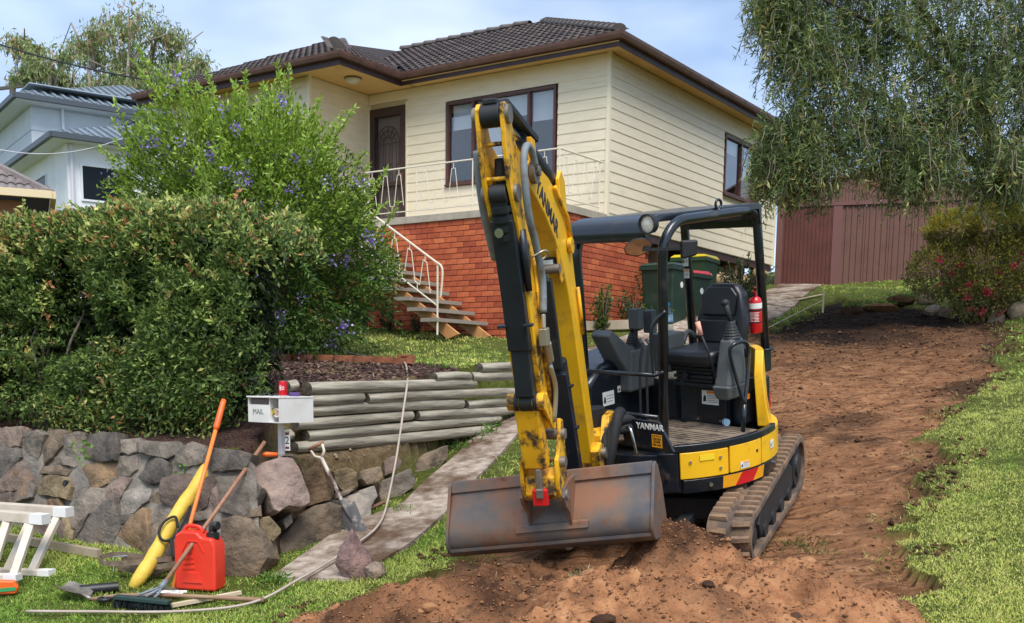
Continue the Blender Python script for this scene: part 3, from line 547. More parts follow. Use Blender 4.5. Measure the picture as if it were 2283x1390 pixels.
for si, (colr, C3, ang, poly) in enumerate(STONES):
    rs = random.Random(si * 7 + 3); dry = C3[0] > -2.1 or (colr is BR and C3[0] > -2.45 and C3[2] < .45)
    t_ = V(math.cos(ang), math.sin(ang), 0); nb_ = V(-math.sin(ang), math.cos(ang), 0); up_ = unit(nb_ * .25 + V(0, 0, 1)); ou_ = np.cross(t_, up_)
    cx = sum(p[0] for p in poly) / len(poly); cy = sum(p[1] for p in poly) / len(poly); size = max(max(abs(p[0] - cx) for p in poly), max(abs(p[1] - cy) for p in poly))
    if not dry: poly = [(cx + (a_ - cx) * 1.2, cy + (b_ - cy) * 1.22) for a_, b_ in poly]
    pts = []                                # outline with ragged extra points
    for k in range(len(poly)):
        p, q = poly[k], poly[(k + 1) % len(poly)]; m_ = max(1, int(math.dist(p, q) / .05))
        for j in range(m_):
            f = j / m_; e_ = .007 if j else .003; pts.append((p[0] + (q[0] - p[0]) * f + rs.uniform(-e_, e_), p[1] + (q[1] - p[1]) * f + rs.uniform(-e_, e_)))
    nn = len(pts); pr = (min(.13, .3 * size) if dry else min(.06, .2 * size)) * rs.uniform(.8, 1.2)
    if dry and colr is PU: pr = .17
    pls = [(pr * rs.uniform(.75, 1.15), rs.uniform(-.3, .3), rs.uniform(-.3, .3)) for _ in range(3)]
    def hgt(a, b): return min(h + gx_ * (a - cx) + gy_ * (b - cy) for h, gx_, gy_ in pls) + .02 * float(fbm(np.array(a + si), np.array(b), 7, 3, si))
    rings = []
    for sc_, fr in ((.93, None), (1.0, -1), (.982, .72), (.92, .95), (.7, 1.0), (.42, 1.0), (.2, 1.0)):
        rg = []
        for a, b in pts:
            aa, bb = cx + (a - cx) * sc_, cy + (b - cy) * sc_
            if fr is None: d_ = -.22 if dry else -.1
            elif fr < 0: d_ = -.03
            else: d_ = hgt(aa, bb) * fr
            rg.append(np.array(C3) + t_ * aa + up_ * bb + ou_ * d_ - WO)
        rings.append(rg)
    vs = [p for rg in rings for p in rg] + [np.array(C3) + t_ * cx + up_ * cy + ou_ * hgt(cx, cy) - WO]
    fs = [(i * nn + k, i * nn + (k + 1) % nn, (i + 1) * nn + (k + 1) % nn, (i + 1) * nn + k) for i in range(6) for k in range(nn)] + [(6 * nn + k, 6 * nn + (k + 1) % nn, 7 * nn) for k in range(nn)]
    A_ = sum(poly[k][0] * poly[(k + 1) % len(poly)][1] - poly[(k + 1) % len(poly)][0] * poly[k][1] for k in range(len(poly)))
    if A_ < 0: fs = [f[::-1] for f in fs]
    o = MB().add(vs, fs).build('stone', STONE, wall, smooth=True, auto=38); br = rs.uniform(.88, 1.12); o.color = (*lin([(c_ * .62 + g_ * .38) * br for c_, g_ in zip(colr, (138, 122, 105))]), 1)
mb = MB(); us = np.linspace(0, 4.25, 60)
mb.grid(lambda u, t: wall_pt(u, bot_v(u) + t * (top_v(u) - .02 - bot_v(u)), -.012 + .025 * float(fbm(np.array(u), np.array(t), 4, 3, 3))) - WO, us, np.linspace(0, 1, 18)); mb.build('mortar', MORT, wall, smooth=True)
DARKSOIL = PM('dark_soil', lin((52, 42, 35)), lin((84, 68, 54)), scale=9, rough=1, spec=.05, bump=.6, bscale=50)
mb = MB(); us = np.linspace(4.2, 9.6, 60)
mb.grid(lambda u, t: wall_pt(u, bot_v(u) - .1 + t * (top_v(u) - .06 - bot_v(u) + .1), -.14) - WO, us, np.linspace(0, 1, 8)); mb.build('backfill', DARKSOIL, wall, smooth=True)
# weep pipes through the mortar
BLKP = PM('black_plastic', lin((26, 26, 28)), lin((40, 40, 42)), scale=20, rough=.45)
for u, v in ((1.92, .62), (2.78, .47)):
    mb = MB(); p = wall_pt(u, v, -.1) - WO; q = wall_pt(u, v, .05 if u < 2 else .0) - WO; mb.cyl(p, q, .026, n=14, cap=False); mb.cyl(p, q, .02, n=14)
    if u < 2:
        for k in range(5): c0 = p + (q - p) * (.55 + .09 * k); mb.cyl(c0, c0 + (q - p) * .04, .03, n=14)
    mb.build('weep_pipe', BLKP, wall, smooth=False)

# ------------------------------------------------------------------ log retaining wall
LOGM = PM('treated_log', lin((110, 104, 92)), lin((156, 148, 132)), lin((188, 180, 162)), scale=26, detail=6, lo=.3, hi=.7, rough=.9, spec=.15, bump=1.0, bscale=34, bdist=.012, stretch=(1, 1, .07), grime=lin((84, 76, 64)), gscale=12, glo=.58, ghi=.72)
ENDM = PM('log_end', lin((54, 50, 44)), lin((98, 90, 78)), scale=14, rough=.95, bump=.4, bscale=30)
LA = np.array([-1.9, 9.35, 0]); LT = unit(np.array([1.95, 3.55, 0])); LN = np.array([LT[1], -LT[0], 0])
logwall = empty('log_retaining_wall', LA, label='low retaining wall of weathered round logs behind the mailbox', cat='retaining wall')
def log(s0, s1, z, r, off=0.0, endz=0.0):
    mb = MB(); n = 16; L_ = s1 - s0; ns = max(3, int(L_ / .3)); vs = []; a0 = random.uniform(0, 6)
    for i in range(ns + 1):
        f = i / ns; rr = r * (1 + .05 * math.sin(a0 + f * 5)) * (.93 if i in (0, ns) else 1)
        for k in range(n):
            a = 2 * math.pi * k / n; vs.append((rr * (1 + .03 * math.sin(3 * a + a0)) * math.cos(a), rr * math.sin(a) + .008 * math.sin(a0 + 4 * f), L_ * f))
    mb.add(vs, [(i * n + k, i * n + (k + 1) % n, (i + 1) * n + (k + 1) % n, (i + 1) * n + k) for i in range(ns) for k in range(n)])
    mb.add(vs[:n], [tuple(range(n - 1, -1, -1))], 1); mb.add(vs[-n:], [tuple(range(n))], 1)
    F = np.array([LN, np.cross(unit(LT + V(0, 0, endz)), LN), unit(LT + V(0, 0, endz))]).T
    o = share(mb.mesh('log', [LOGM, ENDM]), 'log', logwall, M4=M4(F, LT * s0 + LN * off + V(0, 0, z)))
    o.data.polygons.foreach_set('use_smooth', [True] * (len(o.data.polygons) - 2) + [False] * 2); return o
for a in ((.17, 3.02, 1.485, .056), (.18, .95, 1.378, .052), (1.02, 4.0, 1.385, .053), (.2, 2.77, 1.278, .053), (2.86, 4.05, 1.29, .053), (.0, 1.79, 1.172, .053), (1.89, 4.05, 1.19, .052), (.14, 3.6, 1.066, .053), (-.02, 3.5, .962, .054), (2.2, 2.9, 1.59, .052), (2.93, 4.1, 1.6, .052), (3.12, 4.15, 1.705, .054)):
    log(*a, off=random.uniform(-.008, .012), endz=.012)
for s_, z in ((-.03, 1.50), (-.1, 1.07), (.95, 1.38)): log(s_, s_ + .12, z, .052, off=-.07)

# spare timbers and edging bricks on the bed
BRED = PM('old_brick', lin((122, 74, 52)), lin((158, 100, 70)), scale=10, rough=.9, bump=.5, bscale=50)
edg = empty('brick_garden_edging', (-1.5, 12.6, float(ground_z(-1.5, 12.6))), label='row of loose old bricks edging the mulch bed', cat='garden edging')
bm_ = MB().box((0, 0, 0), (.23, .11, .076)).mesh('edging_brick', BRED); bm_h = MB()
bm_h.b2((-.115, -.055, -.038), (-.05, .055, .038)).b2((.05, -.055, -.038), (.115, .055, .038)).b2((-.05, -.055, -.038), (.05, -.03, .038)).b2((-.05, .03, -.038), (.05, .055, .038)).b2((-.05, -.03, -.03), (.05, .03, .02)); bm_h = bm_h.mesh('edging_brick', BRED)
epts = bez([(-3.3, 13.2, 0), (-2.4, 13.25, 0), (-1.6, 13.0, 0), (-1.25, 12.75, 0)], 10)
acc = 0
for i in range(len(epts) - 1):
    p, q = epts[i], epts[i + 1]; acc += np.linalg.norm(q - p)
    if acc >= .245 or i == len(epts) - 2:
        acc = 0; a = math.atan2(q[1] - p[1], q[0] - p[0]); z = float(ground_z(p[0], p[1])) + .045; last = i == len(epts) - 2
        Rm = rot('Z', a) @ (rot('X', 1.3 if last else random.uniform(-.06, .06)))
        share(bm_h if last else bm_, 'brick', edg, M4=M4(Rm, np.array([p[0] + 1.5, p[1] - 12.6, z - edg.location[2] + (.02 if last else 0)])))
# ------------------------------------------------------------------ weatherboard house (local x along the front, y into the house)
HX0, HY0, HYAW = 1.43, 17.4, R(-34.12)
house = empty('house', (HX0, HY0, 0), HYAW, 'cream weatherboard house on a red brick base with brown tiled roof', 'house')
CREAM = PM('cream_board', lin((225, 212, 184)), lin((233, 221, 195)), scale=3, rough=.5, spec=.35, bump=.06, bscale=14, stretch=(1, 1, 8), grime=lin((190, 176, 150)), gscale=1.6, glo=.6, ghi=.85)
CREAMC = PM('cream_trim', lin((232, 220, 192)), rough=.5)
CORE = PM('wall_core', lin((200, 186, 152)), rough=.8)
BROWN = PM('brown_gutter', lin((98, 70, 62)), lin((114, 84, 74)), scale=4, rough=.42, grime=lin((70, 50, 46)), gscale=3)
FASC = PM('brown_fascia', lin((58, 40, 40)), lin((70, 48, 46)), scale=5, rough=.5)
SOFF = PM('cream_soffit', lin((226, 190, 124)), lin((214, 176, 110)), scale=2, rough=.7)
BRWIN = PM('brown_frame', lin((92, 58, 52)), lin((78, 48, 44)), scale=6, rough=.45)
DKBR = PM('dark_screen', lin((56, 40, 38)), lin((66, 48, 44)), scale=9, rough=.5)
BRICKM = PM('red_brick', lin((176, 88, 60)), lin((196, 104, 72)), scale=14, rough=.9, spec=.15, bump=.5, bscale=38, bdist=.01, rand=[lin((164, 82, 60)), lin((200, 106, 70)), lin((220, 128, 86)), lin((190, 96, 66)), lin((172, 88, 66)), lin((212, 118, 78))])
BMORT = PM('brick_mortar', lin((104, 60, 48)), lin((84, 52, 44)), scale=30, rough=1, spec=.05)
SLABM = PM('porch_concrete', lin((160, 150, 134)), lin((178, 168, 152)), scale=5, rough=.9, grime=lin((120, 112, 100)))
TILE = PM('roof_tile', lin((74, 66, 64)), lin((98, 88, 84)), scale=8, detail=8, rough=.8, spec=.3, bump=.3, bscale=60, rand=[lin((66, 58, 58)), lin((92, 82, 78)), lin((78, 68, 66)), lin((104, 92, 86)), lin((70, 62, 62))])
RAILM = PM('cream_metal', lin((224, 214, 192)), rough=.45)
DARKIN = PM('dark_interior', lin((46, 50, 56)), rough=.9)
BLIND = PM('roller_blind', lin((206, 210, 212)), rough=.8)
PANE = glass_mat('window_glass', (.93, .95, .97), .1)
FLOORZ, TOPZ = 4.165, 6.64
def rects_minus(z0, z1, a, b, holes):
    iv = [(a, b)]
    for (h0, h1, k0, k1) in holes:
        if z1 > k0 + .01 and z0 < k1 - .01:
            nv = []
            for s, e in iv:
                if h1 <= s or h0 >= e: nv.append((s, e)); continue
                if h0 > s: nv.append((s, h0))
                if h1 < e: nv.append((h1, e))
            iv = nv
    return [x for x in iv if x[1] - x[0] > .02]
BP = .160
def boards(origin, along, out, a, b, zlo, holes):
    along = np.array(along, float); out = np.array(out, float); k = 0
    while True:
        z1 = TOPZ - .03 - BP * k; z0 = z1 - BP; k += 1
        if z1 <= zlo + .03: break
        z0c = max(z0, zlo)
        segs = []
        for s, e in rects_minus(z0c, z1, a, b, holes):
            if e - s > 2.2: m_ = s + (e - s) * random.uniform(.3, .7); segs += [(s, m_ - .0015), (m_ + .0015, e)]
            else: segs.append((s, e))
        for s, e in segs:
            prof = [(0, z0c - .012), (.019, z0c - .012), (.020, z0c), (.010, z1 - .004), (0, z1 - .004)]
            mb = MB(); mb.prism(prof, np.array(origin, float) + along * s, out, (0, 0, 1), along, 0, e - s); mb.build('weatherboard', CREAM, house)
DOOR = (-4.93, -4.06, 0, 6.36); WIN = (-3.21, -.93, 4.86, 6.29); SWIN = (4.46, 6.13, 5.11, 6.26)
boards((0, 0, 0), (1, 0, 0), (0, -1, 0), -4.98, -.03, FLOORZ, [DOOR, WIN])
boards((0, 0, 0), (0, 1, 0), (1, 0, 0), .03, 7.21, 4.03, [SWIN])
boards((-4.98, 0, 0), (0, -1, 0), (1, 0, 0), 0.02, 1.5, FLOORZ, [])
boards((-4.98, -1.5, 0), (-1, 0, 0), (0, -1, 0), .03, 3.6, FLOORZ, [(1.3, 2.9, 4.9, 6.3)])
mb = MB(); mb.b2((-4.1, .005, 4.0), (-.005, .12, 4.86)).b2((-4.06, .005, 4.86), (-3.21, .12, 6.65)).b2((-.93, .005, 4.86), (-.005, .12, 6.65)).b2((-3.21, .005, 6.29), (-.93, .12, 6.65)).b2((-4.98, .005, 6.36), (-4.06, .12, 6.65))
mb.b2((-.125, .125, 4.03), (-.005, 4.46, 6.65)).b2((-.125, 6.13, 4.03), (-.005, 7.2, 6.65)).b2((-.125, 4.46, 4.03), (-.005, 6.13, 5.11)).b2((-.125, 4.46, 6.26), (-.005, 6.13, 6.65))
mb.b2((-5.1, -1.49, 4.0), (-4.985, 0, 6.65)).b2((-8.55, -1.495, 4.0), (-7.88, -1.4, 6.65)).b2((-6.28, -1.495, 4.0), (-5.1, -1.4, 6.65)).b2((-7.88, -1.495, 4.0), (-6.28, -1.4, 4.9)).b2((-7.88, -1.495, 6.3), (-6.28, -1.4, 6.65)).b2((-8.55, -1.4, 4.0), (-8.45, 7.2, 6.65)).b2((-8.55, 7.1, 4.0), (0, 7.2, 6.65))
mb.build('wall', CORE, house)
mb = MB(); mb.b2((-.03, -.03, 4.0), (.032, .03, TOPZ)); mb.build('corner_trim', CREAMC, house)
mb = MB(); mb.b2((-.03, 7.18, 4.03), (.032, 7.24, TOPZ)); mb.build('corner_trim', CREAMC, house)
mb = MB(); mb.b2((-5.01, -1.53, 4.1), (-4.95, -1.47, TOPZ)); mb.build('corner_trim', CREAMC, house)
mb = MB(); mb.b2((-8.4, -1.3, 4.05), (-.14, 7.0, 4.12)); mb.build('floor', DARKIN, house)
mb = MB(); mb.b2((-8.4, 2.4, 4.15), (-.14, 2.5, 6.6)); mb.build('partition', DARKIN, house)

# brick base: the mortar body, then every brick
brick_body = MB(); brick_body.b2((-8.5, -1.362, 1.9), (-.012, -1.1, 4.05)).b2((-.25, -1.362, 1.9), (-.012, 1.51, 4.05)).build('brick_wall', BMORT, house)
bmesh_f = MB().box((0, 0, 0), (.23, .09, .076)).mesh('brick', BRICKM); bmesh_s = MB().box((0, 0, 0), (.09, .23, .076)).mesh('brick', BRICKM)
cand = []
cyaw, syaw = math.cos(HYAW), math.sin(HYAW)
def h2w(x, y, z): return np.array([HX0 + cyaw * x - syaw * y, HY0 + syaw * x + cyaw * y, z])
row = 0
while True:
    z = 4.05 - .043 - .086 * row
    if z < 2.05: break
    o = .12 * (row % 2)
    for k in range(36):
        x = -.115 - .24 * k - o + .12
        if x - .115 < -8.5: break
        if x + .115 > .001:
            cand.append(('c', (-.0525 + 0 * x, -1.37 + .045, z), .105)); continue
        cand.append(('f', (x, -1.37 + .045, z), 0))
    for k in range(13):
        y = -1.37 + .115 + .24 * k + (.12 if row % 2 else .0) - .0
        if y + .115 > 1.52: break
        if row % 2 == 0 and k == 0: pass
        cand.append(('s', (-.045, y + .09 + .01, z), 0))
    row += 1
def vis(c):
    wp = h2w(*c[1]); g = float(ground_z(wp[0], wp[1] - .05)); d = np.linalg.norm(wp - V(0, 0, 1.6))
    return (wp[2] > g - .02) and c[1][1] < 1.4, d
scored = []
for c in cand:
    ok, d = vis(c)
    if ok: scored.append((d + (3 if (c[0] == 'f' and c[1][0] < -4.6) else 0) , c))
scored.sort(key=lambda t: t[0])
half = MB().box((0, 0, 0), (.105, .09, .076)).mesh('brick', BRICKM)
rest = MB()
for i, (d, c) in enumerate(scored):
    if i < 300: share({'f': bmesh_f, 's': bmesh_s, 'c': half}[c[0]], 'brick', house, loc=c[1])
    else: rest.box(c[1], {'f': (.23, .09, .076), 's': (.09, .23, .076), 'c': (.105, .09, .076)}[c[0]])
o = rest.build('far_bricks', BRICKM, house); o['kind'] = 'stuff'

# porch slab
mb = MB(); mb.b2((-4.98, -1.40, 4.052), (.03, -.005, FLOORZ)); mb.build('porch_slab', SLABM, house, bevel=.006)

# windows
def window(x0, x1, z0, z1, mull, plane='f', c0=0.0, blindf=.3, curtain=None):
    fr = MB(); pane = []; t = .045
    def B(mb, a0, a1, b0, b1, d0, d1):
        if plane == 'f': mb.b2((a0, c0 - d1, b0), (a1, c0 - d0, b1))
        else: mb.b2((c0 + d0, a0, b0), (c0 + d1, a1, b1))
    B(fr, x0, x1, z1 - t, z1, -.06, .035); B(fr, x0, x1, z0, z0 + t, -.06, .035); B(fr, x0, x0 + t, z0 + t, z1 - t, -.06, .034); B(fr, x1 - t, x1, z0 + t, z1 - t, -.06, .034)
    for m in mull: B(fr, m - .022, m + .022, z0 + t, z1 - t, -.06, .03)
    o = fr.build('window', BRWIN, house)
    sb = MB(); B(sb, x0 - .02, x1 + .02, z0 - .03, z0, 0, .06); sb.build('sill', BRWIN, o)
    e = [x0 + t] + list(mull) + [x1 - t]
    for i in range(len(e) - 1):
        p = MB(); B(p, e[i] + (.022 if i else 0), e[i + 1] - (.022 if i < len(e) - 2 else 0), z0 + t, z1 - t, -.02, -.015); p.build('pane', PANE, o)
        b = MB(); zb = z1 - t - (z1 - z0) * blindf * (1, .8, 1.1)[i % 3]; B(b, e[i] + .03, e[i + 1] - .03, zb, z1 - t, -.085, -.08); b.build('roller_blind', BLIND, o)
    bk = MB(); B(bk, x0, x1, z0, z1, -.62, -.6); bk.build('room_shade', DARKIN, o)
    return o
window(-3.18, -.96, 4.89, 6.26, [-2.62, -1.49], 'f', 0, .3)
window(4.49, 6.1, 5.14, 6.23, [5.29], 's', 0, .22)
window(-7.85, -6.3, 4.93, 6.27, [-7.07], 'f', -1.5, .3)
cu = MB(); cu.b2((-.10, 5.33, 5.2), (-.09, 6.03, 6.18)); cu.build('curtain', BLIND, house)
cu = MB()
for k in range(9): cu.cyl((-2.5 + .045 * k, .14, 4.95), (-2.5 + .045 * k, .14, 6.2), .025, n=8)
cu.build('curtain', BLIND, house, smooth=True)

# door behind a security screen
d = MB(); x0, x1, z0, z1 = -4.91, -4.09, FLOORZ, 6.34
d.b2((x0, -.05, z0), (x0 + .11, .05, z1)).b2((x1 - .11, -.05, z0), (x1, .05, z1)).b2((x0 + .11, -.05, z1 - .14), (x1 - .11, .05, z1)).b2((x0 + .11, -.05, z0), (x1 - .11, .05, z0 + .12)).b2((x0 + .11, -.045, 4.98), (x1 - .11, .04, 5.05))
door = d.build('door', DKBR, house)
DLEAF = PM('door_leaf', lin((120, 108, 104)), rough=.8)
mb = MB(); mb.b2((x0 + .1, .06, z0), (x1 - .1, .1, z1)); mb.build('door_leaf', DLEAF, door)
g = MB(); cx = (x0 + x1) / 2; zc = 5.72; r1 = .27
for rr in (r1, .20, .1):
    g.tube([(cx + rr * math.cos(a), -.03, zc + rr * 1.1 * math.sin(a)) for a in np.linspace(0, math.pi, 15)], .009, 6)
for a in (.6, 1.05, 1.57, 2.1, 2.55): g.tube([(cx + .1 * math.cos(a), -.03, zc + .11 * math.sin(a)), (cx + r1 * math.cos(a), -.03, zc + r1 * 1.1 * math.sin(a))], .008, 6)
g.tube([(x0 + .1, -.03, zc), (x1 - .1, -.03, zc)], .009, 6)
for xx in (-.26, -.2, -.1, -.05, .05, .1, .2, .26): g.tube([(cx + xx, -.03, z0 + .1), (cx + xx, -.03, zc)], .008, 6)
for xx in (-.075, .075, .23): g.tube([(cx + xx - .025, -.03, 5.35), (cx + xx + .025, -.03, 5.35)], .012, 6)
g.build('grille', DKBR, door); h_ = MB(); h_.box((x1 - .06, -.07, 5.1), (.03, .04, .16)); h_.build('handle', BROWN, door)
mb = MB(); mb.b2((x0 - .06, -.03, z0), (x0, .03, z1 + .05)).b2((x1, -.03, z0), (x1 + .03, .03, z1 + .05)); mb.build('door_frame', CREAMC, door)

# roof: eaves, soffit, tiles
EX, EY, WX, WY, LX, BY = .4, -.41, -3.88, -1.92, -9.1, 7.6; PT = .465; EZ = 6.735
s = MB()
s.b2((WX, EY + .02, 6.625), (EX - .04, .0, 6.64)).b2((.0, .0, 6.6255), (EX - .04, BY, 6.6405)).b2((-5.0, WY + .04, 6.6245), (WX - .04, -.0, 6.6395)).b2((LX, WY + .04, 6.6235), (-5.0, -1.5, 6.6385)); s.build('soffit', SOFF, house)
f = MB()
def run(mb, pts, prof):                       # sweep a (out,z) profile along an eave polyline with mitred corners
    P = [np.array(p, float) for p in pts]; rings = []
    for i, p in enumerate(P):
        a = unit(P[i] - P[i - 1]) if i else unit(P[1] - P[0]); b = unit(P[i + 1] - P[i]) if i < len(P) - 1 else a
        na, nb = np.array([-a[1], a[0]]), np.array([-b[1], b[0]]); m = unit(na + nb); k = 1 / max(.3, np.dot(m, nb))
        rings.append([(p[0] + m[0] * k * o, p[1] + m[1] * k * o, z) for o, z in prof])
    n = len(prof); vs = [q for r in rings for q in r]
    fs = [(i * n + k, (i + 1) * n + k, (i + 1) * n + (k + 1) % n, i * n + (k + 1) % n) for i in range(len(P) - 1) for k in range(n)] + [tuple(range(n)), tuple(range(len(vs) - 1, len(vs) - n - 1, -1))]
    mb.add(vs, fs)
eave = [(LX, WY), (WX, WY), (WX, EY), (EX, EY), (EX, BY)]
run(f, eave, [(.06, 6.56), (.035, 6.56), (.035, 6.70), (.06, 6.70)]); f.build('fascia', FASC, house)
gt = MB(); run(gt, eave, [(.03, 6.655), (-.055, 6.655), (-.075, 6.70), (-.085, 6.745), (-.07, 6.745), (-.06, 6.70), (-.045, 6.67), (.03, 6.67)]); gt.build('gutter', BROWN, house)
def rz(x, y):
    dm = min(y - EY, EX - x, BY - y); dw = min(y - WY, WX - x, x - LX, BY - y) if x < WX + 2 else -9
    return EZ + PT * max(dm, dw)
deck = MB(); zt = EZ - .01
rk = (BY - EY) / 2
A = (EX, EY, zt); Bk = (EX, BY, zt); Rg = (EX - rk, EY + rk, zt + PT * rk); Rl = (-7.2, EY + rk, zt + PT * rk)
wr = (WX - LX) / 2; Wg = (WX - wr, WY + wr, zt + PT * wr); Wb = (WX - wr, EY + wr, zt + PT * wr)
deck.add([A, Rg, Rl, (WX - wr, EY + wr, zt + PT * wr), (WX, EY, zt)], [(0, 1, 2, 3, 4)]).add([A, Bk, Rg], [(0, 1, 2)]).add([Bk, (LX, BY, zt), Rl, Rg], [(0, 1, 2, 3)])
deck.add([(WX, EY, zt), Wb, Wg, (WX, WY, zt)], [(0, 1, 2, 3)]).add([(WX, WY, zt), Wg, (LX, WY, zt)], [(0, 1, 2)]).add([(LX, WY, zt), Wg, Wb, Rl, (LX, BY, zt)], [(0, 1, 2, 3, 4)])
roof = deck.build('roof', PM('roof_deck', lin((52, 46, 46)), rough=.9), house)
tw, tl = .30, .34; ca, sa = 1 / math.hypot(1, PT), PT / math.hypot(1, PT)
tm = MB(); pr = [(-.15, .0), (-.115, .028), (-.075, .034), (-.04, .022), (0, .0), (.035, .028), (.075, .034), (.11, .022), (.15, 0)]
tm.add([(x, 0, z + .03) for x, z in pr] + [(x, tl + .03, z) for x, z in pr] + [(x, 0, z + .008) for x, z in pr], [(i, i + 1, 10 + i, 9 + i) for i in range(8)] + [(18 + i, 19 + i, i + 1, i) for i in range(8)])
tmesh = tm.mesh('roof_tile', TILE)
tiles = []
Ffront = np.array([[1, 0, 0], [0, ca, sa], [0, -sa, ca]]).T; Fright = np.array([[0, 1, 0], [-ca, 0, sa], [sa, 0, ca]]).T
nr = int(rk / (tl * ca)) + 1
for r_ in range(nr):
    y = EY - .05 + r_ * tl * ca; q = y - EY
    for k in range(60):
        x = EX - .15 - tw * k
        if x - .05 > EX - max(q, 0) or x < -8: continue
        if WX - x > q + .1: continue
        tiles.append((M4(Ffront, V(x, y, EZ + PT * q - .005)), h2w(x, y, 7)))
    y2 = WY - .05 + r_ * tl * ca; q = y2 - WY
    if q < wr:
        for k in range(24):
            x = WX - .15 - tw * k
            if x - .05 > WX - max(q, 0) or x + .05 < LX + max(q, 0): continue
            tiles.append((M4(Ffront, V(x, y2, EZ + PT * q - .005)), h2w(x, y2, 7)))
    x3 = WX + .05 - r_ * tl * ca; q = WX - x3
    if q < wr:
        for k in range(30):
            y3 = WY + .15 + tw * k
            if y3 + .05 < WY + max(q, 0) or y3 > EY + q + .1: continue
            tiles.append((M4(Fright, V(x3, y3, EZ + PT * q - .005)), h2w(x3, y3, 7)))
tiles.sort(key=lambda t: np.linalg.norm(t[1]))
rest = MB(); tv = np.array(tm.v)
for i, (m, wp) in enumerate(tiles):
    if i < 300: share(tmesh, 'roof_tile', roof, M4=m)
    else:
        mm = np.array(m); rest.add(tv @ mm[:3, :3].T + mm[:3, 3], tm.f)
o = rest.build('far_tiles', TILE, roof); o['kind'] = 'stuff'
CAPM = PM('ridge_tile', lin((84, 76, 74)), lin((106, 98, 94)), scale=6, rough=.8)
cm = MB(); cm.add([(.11 * math.cos(a) * s_, 0 if s_ == 1 else .36, .075 * math.sin(a) * s_ + (.02 if s_ == 1 else 0)) for s_ in (1, .86) for a in np.linspace(-.25, math.pi + .25, 9)], [(i + 1, i, 9 + i, 10 + i) for i in range(8)] + [tuple(range(9))])
cmesh = cm.mesh('ridge_cap', CAPM)
def caps(a, b):
    a = np.array(a, float); b = np.array(b, float); n = int(np.linalg.norm(b - a) / .33); t = unit(b - a); x = unit(np.cross(t, (0, 0, 1))); F = np.array([x, t, np.cross(x, t)]).T
    for k in range(n): share(cmesh, 'ridge_cap', roof, M4=M4(F, a + t * .33 * k + V(0, 0, .03)))
caps((EX - .05, EY + .05, EZ + .03), Rg); caps(Rl, Rg); caps((WX - .05, WY + .05, EZ + .03), Wg); caps((EX - .05, BY - .05, EZ + .03), Rg)

# porch light
LITM = PM('frosted_glass', lin((214, 206, 186)), rough=.3)
mb = MB(); mb.lathe([(.001, 6.53), (.07, 6.535), (.12, 6.56), (.135, 6.6)], (-4.44, -1.0, 0)); pl_ = mb.build('porch_light', LITM, house, smooth=True)
mb = MB(); mb.lathe([(.136, 6.595), (.15, 6.6), (.15, 6.62), (.1, 6.622)], (-4.44, -1.0, 0)); mb.build('light_rim', PM('bronze', lin((120, 100, 70)), rough=.4), pl_, smooth=True)

# railing round the porch
def zig(mb, P, Tdir, L_, ztop, zbot, pitch=.29, r=.006, shear=0.0):
    n = int(L_ / pitch); P = np.array(P, float); T = np.array(Tdir, float)
    def q(s, z): return P + T * s + V(0, 0, z + shear * s)
    for k in range(n):
        s0 = (k + .5) * pitch
        mb.tube([q(s0, ztop), q(s0, ztop - .1)], r, 5)
        mb.tube([q(s0 - .035, ztop - .1), q(s0 + .035, ztop - .1)], r, 5)
        mb.tube([q(s0 + .035, ztop - .1), q(s0 + .10, zbot + .1)], r, 5); mb.tube([q(s0 - .035, ztop - .1), q(s0 - .10, zbot + .1)], r, 5)
        if k < n - 1:
            mb.tube([q(s0 + .10, zbot + .1), q(s0 + pitch - .10, zbot + .1)], r, 5); mb.tube([q(s0 + pitch / 2, zbot + .1), q(s0 + pitch / 2, zbot)], r, 5)
rail = MB(); yr = -1.33
rail.tube([(-3.9, yr, 4.95), (-.06, yr, 4.95)], .014, 6); rail.tube([(-.06, yr, 4.95), (-.04, -.06, 4.95)], .014, 6); rail.tube([(-3.9, yr, 4.26), (-.06, yr, 4.26)], .009, 6); rail.tube([(-.06, yr, 4.26), (-.05, -.15, 4.26)], .009, 6)
for x in (-3.9, -2.77, -1.65, -.06): rail.tube([(x, yr, FLOORZ), (x, yr, 4.95)], .012, 6)
rail.tube([(-.05, -.15, FLOORZ), (-.05, -.15, 4.95)], .012, 6)
ra = rail.build('railing', RAILM, house)
for a, l in ((-3.87, 1.1), (-2.75, 1.1), (-1.63, 1.56)):
    z_ = MB(); zig(z_, (a, yr, 0), (1, 0, 0), l, 4.95, 4.26); z_.build('baluster_panel', RAILM, ra)
z_ = MB(); zig(z_, (-.055, yr + .02, 0), (0, 1, 0), 1.2, 4.95, 4.26); z_.build('baluster_panel', RAILM, ra)

# entry stair
STR = PM('ochre_steel', lin((206, 150, 96)), lin((188, 132, 82)), scale=5, rough=.55)
TREAD = PM('pebble_tread', lin((124, 116, 106)), lin((166, 156, 144)), scale=60, detail=3, rough=.9, bump=.6, bscale=90, bdist=.006)
st = MB().box((0, 0, 0), (.3, 1.3, .055)).mesh('tread', TREAD); yA, yB = -1.4, -2.72
stair = MB()
for yy in (yB + .28, yA - .25):
    stair.prism([(-1.25, 2.15), (-1.05, 2.22), (-4.0, 4.08), (-4.2, 4.0)], (0, yy, 0), (1, 0, 0), (0, 0, 1), (0, 1, 0), -.025, .025)
stair_o = stair.build('stair', STR, house)
for i in range(11):
    share(st, 'tread', stair_o, loc=(-1.29 - .255 * i - .13, (yA + yB) / 2, 2.42 + .16 * i))
    b = MB()
    for yy in (yB + .28, yA - .25): b.b2((-1.33 - .255 * i, yy - .02, 2.28 + .16 * i), (-1.29 - .255 * i, yy + .02, 2.392 + .16 * i))
    b.build('tread_bracket', STR, stair_o)
